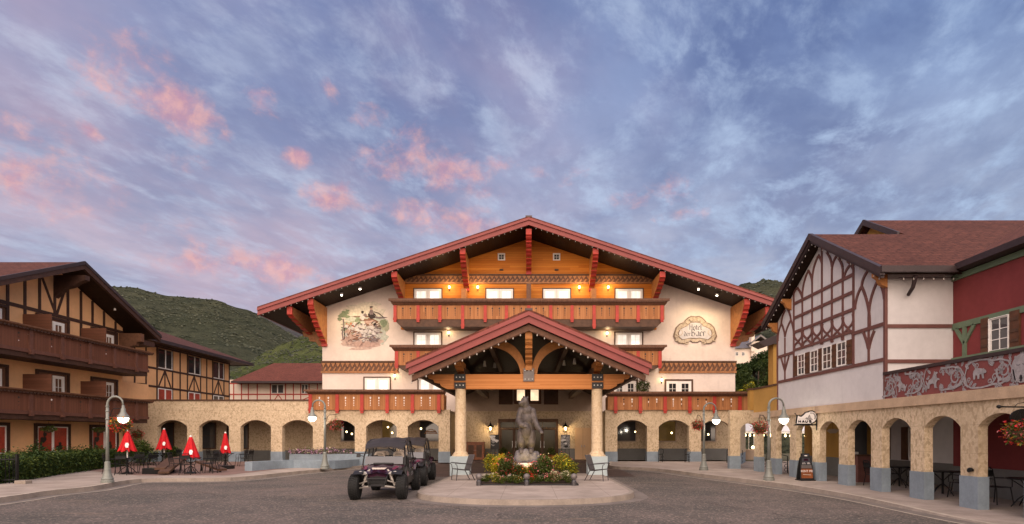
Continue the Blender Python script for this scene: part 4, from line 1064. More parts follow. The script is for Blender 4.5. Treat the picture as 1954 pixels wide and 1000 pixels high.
# ================================================================ timbered lodge with long balconies (west side)
LB = thing('timbered_lodge', 'long ochre lodge with brown timber framing and two long dark balconies', 'lodge', (-30, 30, .15))
XW, XBal = -25.5, -24.0
GA, GZ, GS = 31.1, 11.24, .443                       # gable: ridge position along the street, height, slope
gz = lambda y: GZ-GS*abs(y-GA)
wy0, wy1 = 8.0, 36.2
MB().prism([(16, .1), (wy1, .1), (wy1, gz(wy1)-.34), (GA, GZ-.34), (16, gz(16)-.34)], 'x', XW, -48, 'orange_stucco').build('wall', LB)
rb = MB()
def gable_x(mb, xa, xb, ya, yb, yr, zr_, s_, top, th, mat):
    t = lambda y: zr_-s_*abs(y-yr)-top
    mb.prism([(ya, t(ya)), (yr, t(yr)), (yb, t(yb)), (yb, t(yb)-th), (yr, t(yr)-th), (ya, t(ya)-th)], 'x', xa, xb, mat)
gable_x(rb, XBal-.02, -50, 14.5, 37.5, GA, GZ, GS, 0, .12, 'rust_shingles'); r_ = rb.build('roof', LB)
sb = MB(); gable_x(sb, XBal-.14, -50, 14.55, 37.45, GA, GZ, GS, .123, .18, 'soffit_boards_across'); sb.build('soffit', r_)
fb = MB(); gable_x(fb, XBal+.04, XBal-.13, 14.5, 37.55, GA, GZ, GS, .122, .26, 'brown_timber'); gable_x(fb, XBal+.08, XBal-.02, 14.45, 37.6, GA, GZ, GS, -.06, .18, 'dark_fascia'); fb.build('fascia', r_)
# timber framing on the street wall: belt, studs, braces
fr = MB(); tx = XW+.035
def stud(y, z0, z1, w=.16): fr.box(XW+.001, tx, y-w/2, y+w/2, z0, z1, 'brown_timber')
ZB = 8.36
fr.box(XW+.001, tx+.01, 16, wy1, ZB-.09, ZB+.09, 'brown_timber')
for px in (-60, -22, 14, 47, 75, 104, 129, 154, 176, 198, 220): 
    y, _ = onx(px, 600, XW); stud(y, ZB+.09, gz(y)-.36)
for px in (14, 47, 129, 154, 220):
    y, _ = onx(px, 600, XW); stud(y, 7.0, ZB-.09)
for a, b in (((79, 527), (103, 592)), ((125, 547), (108, 599))):
    ya, za = onx(*a, XW); yb, zb_ = onx(*b, XW); fr.beam((XW+.018, ya, za), (XW+.018, yb, zb_), .14, .03, 'brown_timber', up=(1,0,0))
fr.build('timber_framing', LB)
# ridge beam ends and the scalloped eave bracket
MB().prism([(XW, 10.5), (XBal+.2, 10.5), (XBal+.2, 10.25), (-24.2, 10.1), (-24.5, 9.9), (-24.9, 9.8), (XW, 9.3)], 'y', GA-.16, GA+.16, 'brown_timber').build('ridge_bracket', LB)
MB().prism([(XW, 8.25), (XBal-.15, 8.25), (XBal-.15, 7.75), (-24.4, 7.7), (-24.5, 7.5), (-24.8, 7.45), (-24.9, 7.2), (-25.2, 7.15), (XW, 6.9)], 'y', wy1-.35, wy1-.0, 'carved_timber').build('eave_bracket', LB)
MB().box(XW-.6, XBal-.2, wy1+.02, 37.3, 7.6, 7.9, 'brown_timber').build('purlin', LB)
# balconies
def lodge_balcony(z0, z1, y0, y1, label):
    mb = MB(); mb.box(XBal-.06, XBal, y0, y1, z0+.42, z1-.16, 'brown_boards'); y = 34.6
    while y > y0:
        for dy_ in (0, .55):
            for z, r in ((z1-.42, .06), (z1-.62, .035), (z1-.78, .03)): mb.add([(XBal+.004, y+dy_-r, z), (XBal+.004, y+dy_, z-r), (XBal+.004, y+dy_+r, z), (XBal+.004, y+dy_, z+r)], [(0,1,2,3)], 'poster_black' if random.random() < .8 else 'white_print')  # flat diamonds for cut-outs, hole shade and show-through light put into colour
        y -= 1.87
    b = mb.build('balcony', LB, label=label)
    MB().box(XW, XBal-.062, y1-.06, y1, z0+.3, z1-.16, 'brown_boards_front').build('end_panel', b)
    mb = MB(); mb.prism([(XBal-.12, z1-.158), (XBal+.10, z1-.158), (XBal+.22, z1-.06), (XBal+.22, z1), (XBal-.12, z1)], 'y', y0, y1+.25, 'carved_timber'); 
    k = int((y1-y0)/.2)
    for i in range(k): y = y0+(i+.5)*(y1-y0)/k; mb.box(XBal+.10, XBal+.17, y-.06, y+.06, z1-.20, z1-.11, 'brown_timber')
    mb.build('balcony_cap', b)
    MB().box(XW, XBal+.05, y0, y1+.02, z0+.24, z0+.415, 'lodge_timber').box(XW, XBal-.02, y0, y1-.05, z0, z0+.238, 'brown_timber').build('balcony_floor', b)
    y = 35.2
    while y > y0:
        MB().box(XBal+.001, XBal+.09, y-.10, y+.10, z0+.30, z1-.2, 'lodge_timber').box(XBal+.001, XBal+.15, y-.09, y+.09, z0+.16, z0+.42, 'lodge_timber').build('post', b); y -= 1.87
lodge_balcony(5.62, 7.14, 17.5, 36.35, 'upper balcony of dark brown boards under the gable')
lodge_balcony(2.66, 4.10, 17.5, 36.35, 'lower balcony of dark brown boards above the poster windows')
for z0, zd in ((5.85, 8.0), (2.9, 4.98)):           # wooden privacy screens between the rooms
    for y in (21.55, 25.3, 29.07, 32.82):
        MB().box(XW+.002, XBal-.07, y-.03, y+.03, z0, zd, 'brown_boards_front').build('privacy_screen', LB)
TE = EAST(XW+.002, 0, 0)
for yc in (19.6, 23.35, 27.1, 30.85, 34.6):
    for z0, z1 in ((5.9, 8.1), (2.95, 5.2)):
        dw = window(LB, TE, yc-.05, yc+.72, z0, z1-.1, pane='dark_glass', leaves=1, grid=(2, 4), rail=.16, trim=None, d=.08)
        fb = MB(TE); fb.box(yc-1.08, yc-.95, 0, .09, z0, z1, 'brown_timber').box(yc+.95, yc+1.08, 0, .09, z0, z1, 'brown_timber').box(yc-1.08, yc+1.08, 0, .10, z1, z1+.13, 'brown_timber').box(yc-.95, yc+.95, 0, .03, z0, z1, 'carved_timber'); fb.build('door_surround', dw)
    w_ = window(LB, TE, yc-1.0, yc+1.0, .98, 2.36, pane='window_poster_red', grid=(1, 1), rail=.06, trim='brown_timber', tw=.16)
    mb = MB(TE)                                       # dark rearing-horse figure printed on the poster
    for k, (u, v, a, b) in enumerate(((-.62, .55, .2, .15), (-.52, .78, .12, .13), (-.78, .30, .08, .24), (-.44, .95, .07, .06), (-.7, .14, .16, .10), (.45, .16, .22, .16), (.5, .34, .10, .10))):
        mb.poly([(yc+u*.95-0+a*math.cos(t), .0225+.0006*k, 1.05+v*1.15+b*(1+.3*math.sin(3*t+k))*math.sin(t)) for t in [2*PI*i/12 for i in range(12)]], 'poster_black')
    mb.build('poster_print', w_)
for y, z in ((34.4, 8.55), (27.6, 8.75)):
    MB().lathe([(.07, .0), (.05, .12)], (XBal-.7, y, gz(y)-.42), 'white_frame', 8).build('soffit_light', LB)

# far timbered wing behind the arcade
WG = thing('timbered_wing', 'ochre timber-framed wing with hipped brown roof behind the stone arcade', 'building', (-30, 47, .15))
WXW = -27.5
MB().box(-40, WXW, 37.6, 53.0, .1, 8.95, 'orange_stucco').build('wall', WG)
rf = MB(); e0, e1, ze = 36.9, 54.8, 8.75
ex = -26.2; rz = ze+.36*9; 
rf.add([(ex, e0, ze), (ex, e1, ze), (ex-18, e1, ze), (ex-18, e0, ze), (ex-9, e0, rz), (ex-9, e1-3, rz)], [(0,1,5,4),(1,2,5),(2,3,4,5),(0,4,3)], 'rust_shingles')
r_ = rf.build('roof', WG)
MB().box(ex-.1, ex+.04, e0, e1+.05, ze-.24, ze-.004, 'dark_fascia').box(-40, ex-.1, e1-.1, e1+.04, ze-.24, ze-.004, 'dark_fascia').build('gutter', r_)
MB().box(-40, ex-.12, e0+.05, e1-.12, ze-.18, ze-.012, 'brown_timber').build('soffit', r_)
fr = MB(); tx = WXW+.03
for z in (6.84, 5.50, 8.48): fr.box(WXW+.001, tx+.008, 37.6, 53.0, z-.07, z+.07, 'brown_timber')
fr.box(WXW+.001, tx+.008, 37.6, 53, 4.28, 4.42, 'brown_timber')
wins = ((42.7, 44.4), (46.5, 48.2), (50.2, 51.9))
for a, b in wins:
    c = (a+b)/2
    for y in (a-.08, b+.08): fr.box(WXW+.002, tx, y-.07, y+.07, 4.42, 8.41, 'brown_timber')
    fr.beam((WXW+.017, c, 6.77), (WXW+.017, a+.12, 5.57), .12, .03, 'brown_timber', up=(1,0,0)); fr.beam((WXW+.017, c, 6.77), (WXW+.017, b-.12, 5.57), .12, .03, 'brown_timber', up=(1,0,0)); fr.box(WXW+.002, tx-.004, c-.06, c+.06, 5.57, 6.77, 'brown_timber')
for y in (38.6, 40.2, 41.4, 45.45, 49.2, 52.9): fr.box(WXW+.002, tx, y-.07, y+.07, 4.42, 8.41, 'brown_timber')
fr.build('timber_framing', WG)
for a, b in wins:
    window(WG, EAST(WXW+.002, 0, 0), a, b, 6.95, 8.36, frame='dark_timber', pane='dark_glass', grid=(1, 1), rail=.06, trim=None); MB(EAST(WXW+.002, 0, 0)).box((a+b)/2-.05, (a+b)/2+.05, .05, .075, 6.97, 8.36, 'white_frame').box(b-.10, b-.04, .05, .07, 6.97, 8.36, 'white_frame').box(a, b, .05, .08, 6.91, 6.968, 'white_frame').build('mullion', WG)
    window(WG, EAST(WXW+.002, 0, 0), a, b, 4.5, 5.42, frame='white_frame', pane='window_poster_red' if a < 50 else 'dark_glass', grid=(1, 1), rail=.06, trim=None)
MB().box(-27.35, -26.1, 38.94, 39.2, 4.302, 5.35, 'orange_stucco').box(-27.4, -26.06, 38.9, 39.24, 5.352, 5.44, 'dark_timber').build('low_parapet', WG)
MB().box(-26.1, -25.86, 36.3, 39.2, 4.302, 5.35, 'orange_stucco').build('low_parapet', WG)

# lodge at the back of the court
BK = thing('back_lodge', 'pale half-timbered lodge with red-brown hipped roof across the back court', 'lodge', (-30, 66, .15))
MB().box(-37.5, -14, 64, 76, .1, 8.1, 'pale_stucco').build('wall', BK)
D_ = 62.6; x0, _, z0 = at(441, 727, D_); x1 = -13
ra = at(478, 696.5, 69)
rf = MB(); rf.add([(x0, D_, z0), (x1, D_, z0), (x1, 69, at(0, 693, 69)[2]), (-30.5, 69, at(0, 693, 69)[2]), (x0, 77, z0), (x1, 77, z0)], [(0,1,2,3),(0,3,4),(3,2,5,4)], 'red_shingles'); r_ = rf.build('roof', BK)
MB().box(x0, x1, D_-.04, D_+.1, z0-.22, z0-.004, 'dark_fascia').build('gutter', r_); MB().box(x0+.1, x1, D_+.1, 64, z0-.16, z0-.03, 'brown_timber').build('soffit', r_)
fr = MB(); sB_ = 64/FPX
bx = lambda px: (px-CX)*sB_
bz = lambda py: EYE-(py-CY)*sB_
for py in (752.5, 731.5): fr.box(-37.4, -14.1, 63.96, 63.998, bz(py)-.06, bz(py)+.06, 'red_timber')
for px in (446, 461, 474, 491, 516, 545, 560, 574, 590, 606): fr.box(bx(px)-.05, bx(px)+.05, 63.965, 63.997, 3.5, bz(731.5)-.06, 'red_timber')
for px, s_ in ((531, 1),):
    for k in (-1, 1): fr.beam((bx(px), 63.98, bz(753)), (bx(px+k*9), 63.98, bz(766)), .09, .025, 'red_timber', up=(0,1,0))
for a, b in ((570, 600),): fr.beam((bx(a), 63.98, bz(766)), (bx(b), 63.98, bz(754)), .09, .025, 'red_timber', up=(0,1,0))
fr.build('timber_framing', BK)
for a, b in ((518.5, 542), (576, 588)): window(BK, SOUTH(0, 63.95, 0), bx(a), bx(b), bz(751), bz(734), pane='smoky_glass', grid=(1, 1), rail=.05, trim=None)

# ================================================================ shop building (east side): half-timbered gable, red wing, arcade with frieze
SH = thing('shop_building', 'half-timbered white gable house with red wing over a stone shop arcade', 'building', (14, 20, .1))
XG = 11.0
mz = 21.6; MZ, MS = 9.42, .578
sz = lambda y: MZ-MS*abs(y-mz)
ya, yb = 17.8, 25.45
MB().prism([(ya, 3.0), (yb, 3.0), (yb, sz(yb)-.28), (mz, MZ-.28), (ya, sz(ya)-.28)], 'x', XG, 13.1, 'white_stucco').build('gable_wall', SH)
MB().box(13.102, 30, 17.9, 27.5, 3.0, 6.8, 'ochre_stucco').build('rear_wall', SH)
MB().prism([(4.0, 3.0), (17.795, 3.0), (17.795, 6.79), (4.0, 6.79)], 'x', 13.1, 26, 'red_stucco').build('red_wall', SH)
rb = MB(); gable_x(rb, XG-.42, 14.2, 17.25, 25.95, mz, MZ, MS, 0, .10, 'rust_shingles'); r_ = rb.build('gable_roof', SH)
sb = MB(); gable_x(sb, XG-.36, 13.0, 17.3, 25.9, mz, MZ, MS, .102, .12, 'soffit_boards_across'); sb.build('soffit', r_)
fb = MB(); gable_x(fb, XG-.52, XG-.37, 17.2, 26.0, mz, MZ, MS, -.03, .24, 'dark_fascia'); gable_x(fb, XG-.46, XG-.36, 17.25, 25.95, mz, MZ, MS, .212, .10, 'dark_fascia'); fb.build('fascia', r_)
MB().box(XG-.5, 12.78, 17.14, 17.27, sz(17.25)-.16, sz(17.25)+.03, 'dark_fascia').build('gutter', r_)
U0, UZ = 14.1, 10.90                                   # taller roof behind
UM = mz+(UZ-MZ)/MS
rb = MB(); gable_x(rb, U0, 32, mz+.002, 30, UM, UZ, MS, 0, .10, 'rust_shingles'); rb.prism([(17.25, sz(17.25)), (mz, MZ), (mz, MZ-.1), (17.25, sz(17.25)-.1)], 'x', 14.202, 32, 'rust_shingles'); r2 = rb.build('rear_roof', SH)
fb = MB(); gable_x(fb, U0-.10, U0-.002, mz+.3, 30, UM, UZ, MS, -.03, .24, 'dark_fascia'); fb.build('fascia', r2)
MB().prism([(UM-2.4, UZ-MS*2.4-.3), (UM, UZ-.3), (UM+2.4, UZ-MS*2.4-.3)], 'x', U0+.25, U0+.35, 'ochre_stucco').build('upper_gable', r2)
# red wing's roof rising away from the street
WE = 12.8; wz = 6.98; WS = .50
rb = MB(); rb.add([(WE, 2, wz), (WE, 17.3, wz), (WE+9, 23, wz+WS*9), (WE+9, 2, wz+WS*9)], [(0,1,2,3)], 'brown_shingles'); r3 = rb.build('wing_roof', SH)
MB().box(WE-.10, WE+.02, 2, 17.2, wz-.16, wz+.02, 'dark_fascia').build('gutter', r3)
MB().box(WE+.02, 13.3, 2, 17.75, wz-.16, wz-.10, 'soffit_boards' if False else 'dark_fascia').build('soffit', r3)
MB().box(13.04, 13.098, 4, 17.78, 6.62, 6.79, 'green_trim').build('green_cornice', SH)
# half timbering, traced on the wall's own plane
fr = MB(); tm = 'chocolate_timber'
def gp(zx, zy): y, z = onx(1440+zx*.34, 400+zy*.34, XG); return y, z
cnt = [0]
def tim(pts, w=.115):
    q = [gp(*p) for p in pts]; cnt[0] += 1; k = .030+.0004*(cnt[0] % 40)
    L, R = [], []
    for i, p in enumerate(q):
        a, b = Vector(q[max(i-1,0)]), Vector(q[min(i+1,len(q)-1)]); d_ = (b-a).normalized(); n_ = Vector((-d_.y, d_.x))*w/2
        L.append((p[0]+n_.x, p[1]+n_.y)); R.append((p[0]-n_.x, p[1]-n_.y))
    n = len(q); vs = [(XG-k, *p) for p in L]+[(XG-k, *p) for p in R]+[(XG-.0005, *p) for p in L]+[(XG-.0005, *p) for p in R]
    fs = [(i, i+1, n+i+1, n+i) for i in range(n-1)]+[(i, i+1, 2*n+i+1, 2*n+i) for i in range(n-1)]+[(n+i, n+i+1, 3*n+i+1, 3*n+i) for i in range(n-1)]
    fr.add(vs, fs, tm)
def lvl(zx0, zx1, zref, w=.115):                       # level rail from zx0 to zx1 at the height read at zref=(zx,zy)
    _, z = gp(*zref); ya_, _ = gp(zx0, 500); yb_, _ = gp(zx1, 500)
    fr.box(XG-.040, XG-.0006, min(ya_, yb_), max(ya_, yb_), z-w/2, z+w/2, tm)
def post(zx, z0, z1, w=.10):
    y, _ = gp(zx, 500); fr.box(XG-.035, XG-.0007, y-w/2, y+w/2, z0, z1, tm)
Zl = [gp(222, 530)[1], gp(222, 610)[1], gp(222, 690)[1], gp(130, 830)[1], gp(130, 970)[1]]
gtop = lambda zx: sz(gp(zx, 500)[0])-.3
lvl(128, 737, (130, 970)); lvl(128, 222, (130, 830)); lvl(222, 557, (222, 790), .10); lvl(557, 737, (130, 830))
lvl(222, 557, (222, 690)); lvl(222, 557, (222, 610)); lvl(222, 557, (222, 530))
z790 = gp(222, 790)[1]
for zx in (222, 557): post(zx, Zl[4], min(gtop(zx), 20))
for zx in (130, 733): post(zx, 3.0, gtop(zx))
for zx in (270, 325, 380, 436, 497): post(zx, z790, Zl[0] if zx not in (380,) else gtop(380), .09)
for zx in (325, 436, 497): post(zx, Zl[0], min(gtop(zx), {325: gp(325, 400)[1], 436: gp(436, 330)[1], 497: gp(497, 330)[1]}[zx]), .09)
post(172, Zl[4], gp(172, 720)[1], .09); post(643, Zl[4], gp(643, 600)[1], .09)
def arc(p, q, bulge, n=9, w=.10):
    (x0, y0), (x1, y1) = p, q; mx, my = (x0+x1)/2, (y0+y1)/2; dx_, dy_ = x1-x0, y1-y0; L = math.hypot(dx_, dy_)
    cxx, cyy = mx-dy_/L*bulge*L, my+dx_/L*bulge*L
    tim([((1-t)**2*x0+2*t*(1-t)*cxx+t*t*x1, (1-t)**2*y0+2*t*(1-t)*cyy+t*t*y1) for t in [i/n for i in range(n+1)]], w)
arc((172, 715), (152, 640), .10); arc((172, 715), (206, 620), -.10); arc((133, 740), (152, 640), -.12); arc((222, 700), (206, 620), .08); arc((206, 620), (180, 545), .12); arc((152, 640), (176, 560), -.12)
arc((222, 470), (240, 440), -.1); arc((270, 500), (242, 440), .15); arc((270, 500), (304, 342), -.12); arc((325, 420), (304, 342), .15); arc((325, 420), (358, 262), -.12)
arc((380, 300), (360, 255), .1); arc((436, 320), (405, 235), .15); arc((436, 340), (466, 255), -.15); arc((497, 330), (466, 262), .15); arc((505, 378), (540, 310), -.15); arc((555, 330), (520, 285), .15)
arc((648, 668), (604, 430), .12); arc((648, 668), (698, 392), -.16); arc((566, 560), (604, 430), -.12); arc((604, 430), (640, 342), -.15); arc((731, 500), (698, 392), .12); arc((698, 392), (690, 372), 0)
for a, b in (((172, 905), (150, 828)), ((172, 905), (196, 818))): tim([a, b], .09)
for a, b in (((641, 780), (614, 690)), ((645, 780), (676, 678))): arc(a, b, .06 if b[0] < 640 else -.06)
bays = [222, 270, 325, 380, 436, 497, 557]
for i in range(6):                                     # row of crossed curved braces
    a, b = bays[i]+5, bays[i+1]-5; c = (a+b)/2; ta = 690-(a-222)*.328; tb = 690-(b-222)*.328; ba = 790-(a-222)*.19; bb = 790-(b-222)*.19; mzc = ((ta+ba)/2+(tb+bb)/2)/2
    arc((a, ta+4), (c, mzc+4), .35, 8, .075); arc((c, mzc+4), (b, tb+4), .35, 8, .075)
    arc((a, ba-4), (c, mzc+10), -.35, 8, .075); arc((c, mzc+10), (b, bb-4), -.35, 8, .075)
fr.build('timber_framing', SH)
f2 = MB(); yq = ya-.035
for py0, py1, in ((619, 626), (686, 693)):
    z0, z1 = EYE-(py1-CY)*ya/FPX, EYE-(py0-CY)*ya/FPX; f2.box(XG+.04, 13.09, yq, ya-.001, z0, z1, tm)
f2.box(XG-.036, XG+.06, yq-.005, ya-.0012, 3.0, sz(ya)-.3, tm); f2.build('timber_belt', SH)
# windows of the gable with plank shutters
TWs = WEST(XG-.002, 0, 0)
zw0, zw1 = gp(250, 935)[1], gp(250, 815)[1]
ws = [(gp(246, 500)[0], gp(286, 500)[0]), (gp(317, 500)[0], gp(361, 500)[0]), (gp(385, 500)[0], gp(436, 500)[0]), (gp(466, 500)[0], gp(520, 500)[0])]
for a, b in ws: window(SH, TWs, -a, -b, zw0+.02, zw1, pane='smoky_glass', leaves=1, grid=(2, 3), rail=.04, trim=None)
sh_ = [(gp(224, 500)[0], gp(243, 500)[0]), (gp(289, 500)[0], gp(314, 500)[0]), (gp(364, 500)[0], gp(382, 500)[0]), (gp(440, 500)[0], gp(463, 500)[0]), (gp(523, 500)[0], gp(552, 500)[0])]
for a, b in sh_:
    mb = MB(); mb.box(XG-.05, XG-.001, b, a, zw0+.03, zw1-.01, 'shutter_wood')
    for z in (zw0+.2, (zw0+zw1)/2, zw1-.2): mb.box(XG-.065, XG-.05, b+.01, a-.01, z-.035, z+.035, 'dark_timber')
    mb.build('shutter', SH)
for y, s_ in ((17.75, 1), (25.5, -1), (24.2, -1)):     # orange eave brackets
    z = sz(y)-.32
    MB().prism([(XG, z), (XG-.40, z), (XG-.40, z-.12), (XG-.28, z-.2), (XG-.2, z-.36), (XG, z-.46)], 'y', y-.08, y+.08, 'orange_timber').build('eave_bracket', SH)
mb = MB(); p = [at(1747, 526, 17.3), at(1742, 548, 17.45), at(1733, 563, 17.7)]
mb.tube([p[0], p[1], p[2]], [.07, .06, .05], 'dark_fascia', 8); mb.build('downpipe', SH)
# red wing: green braces, window with shutters
TR = WEST(13.098, 0, 0); gm = MB()
def rp(px, py): return onx(px, py, 13.1)
zg1 = rp(1840, 619)[1]; zg0 = rp(1830, 688)[1]
gm.box(13.05, 13.099, 4, 17.79, zg1-.09, zg1+.09, 'green_trim'); gm.box(13.03, 13.099, 4, 17.79, zg0-.14, zg0+.10, 'green_trim')
yy = rp(1842, 0)[0]; gm.box(13.055, 13.099, yy-.07, yy+.07, zg0+.1, zg1-.09, 'green_trim')
for px in (1826, 1861): y2 = rp(px, 0)[0]; gm.beam((13.075, y2, zg1-.08), (13.075, yy, zg0+.48), .11, .05, 'green_trim', up=(1,0,0))
gm.build('green_framing', SH)
a, b = rp(1892, 0)[0], rp(1928, 0)[0]; z0, z1 = rp(1892, 672)[1], rp(1892, 610)[1]
window(SH, TR, -a, -b, z0, z1, pane='smoky_glass', leaves=1, grid=(2, 3), rail=.035, trim='white_frame', tw=.02)
for pa_, pb_ in ((1875, 1890), (1930, 1949)):
    a, b = rp(pa_, 0)[0], rp(pb_, 0)[0]; mb = MB(); mb.box(13.04, 13.096, b, a, z0+.02, z1+.08, 'shutter_wood')
    for z in (z0+.2, (z0+z1)/2, z1-.15): mb.box(13.025, 13.04, b+.02, a-.02, z-.04, z+.04, 'dark_timber')
    mb.build('shutter', SH)
# arcade
ZC = 2.72
pil = [14.4-1.92*k for k in range(5, 0, -1)]+[14.4+1.92*k for k in range(0, 8)]
opn = [(-(pil[i+1]-.285), -(pil[i]+.285)) for i in range(len(pil)-1)]
TA = WEST(XG, 0, 0)
mb = MB(TA); mb.prism(arch_outline(-28.12, -(pil[0]-.285), 0, ZC, opn, 2.09, .31), 'y', -.24, 0, 'tan_stone'); aw = mb.build('shop_arcade', SH)
for y in pil: MB(TA).box(-(y+.305), -(y-.305), -.26, .02, 0, .86, 'blue_grey_paint').build('pillar_base', aw)
MB(TA).box(-28.15, -4, -.9, .08, ZC, 2.995, 'cast_stone').build('cornice', SH)
MB().box(11.9, 14.5, 4, 26.8, 2.60, 2.718, 'dark_timber').build('arcade_ceiling', SH)
# inner shop fronts
MB().box(13.102, 13.4, 23.9, 27.4, .0, 2.6, 'ochre_stucco').box(13.1, 14.5, 23.9, 24.1, 0, 2.6, 'ochre_stucco').build('shop_wall', SH)
MB().box(14.35, 14.6, 18.2, 23.9, .0, 2.6, 'white_stucco').build('shop_wall', SH)
MB().box(13.7, 14.6, 18.0, 18.2, 0, 2.6, 'white_stucco').box(13.4, 13.7, 4, 18.2, 0, 2.6, 'red_stucco').build('shop_wall', SH)
MB().box(14.31, 14.349, 18.2, 23.85, .03, .92, 'dark_grey_paint').box(13.36, 13.398, 4, 18.15, .03, .92, 'dark_grey_paint').box(13.05, 13.1, 23.86, 26.8, .03, .95, 'dark_grey_paint').box(13.1, 14.34, 23.84, 23.89, .03, .95, 'dark_grey_paint').build('shop_wall_base', SH)
for a, b in ((20.95, 21.72),):
    w_ = window(SH, WEST(14.34, 0, 0), -b, -a, .98, 2.15, pane='smoky_glass', leaves=1, grid=(1, 1), rail=.07, trim=None)
for a, b in ((21.78, 22.12), (22.85, 23.08)): MB().box(14.28, 14.345, a, b, .95, 2.2, 'shutter_wood').build('shutter', SH)
MB(SOUTH(0, 23.83, 0)).box(13.15, 13.95, 0, .05, .95, 2.45, 'smoky_glass').box(13.2, 13.6, .05, .055, 1.0, 1.2, 'white_print').build('shop_window', SH)
# rear parts of the shop building seen past its corner
rx = lambda px, D: (px-CX)*D/FPX
mb = MB(); mb.prism([(rx(1446, 34), at(0, 653, 34)[2]), (rx(1500, 34), at(0, 632, 34)[2]), (rx(1500, 34), at(0, 648, 34)[2]), (rx(1462, 34), at(0, 661, 34)[2])], 'y', 34, 35.2, 'dark_fascia'); mb.build('rear_eave', SH)
MB().box(rx(1466, 35), 20, 34.3, 35.0, 3.4, at(0, 655, 34)[2], 'ochre_stucco').build('rear_wing_wall', SH)

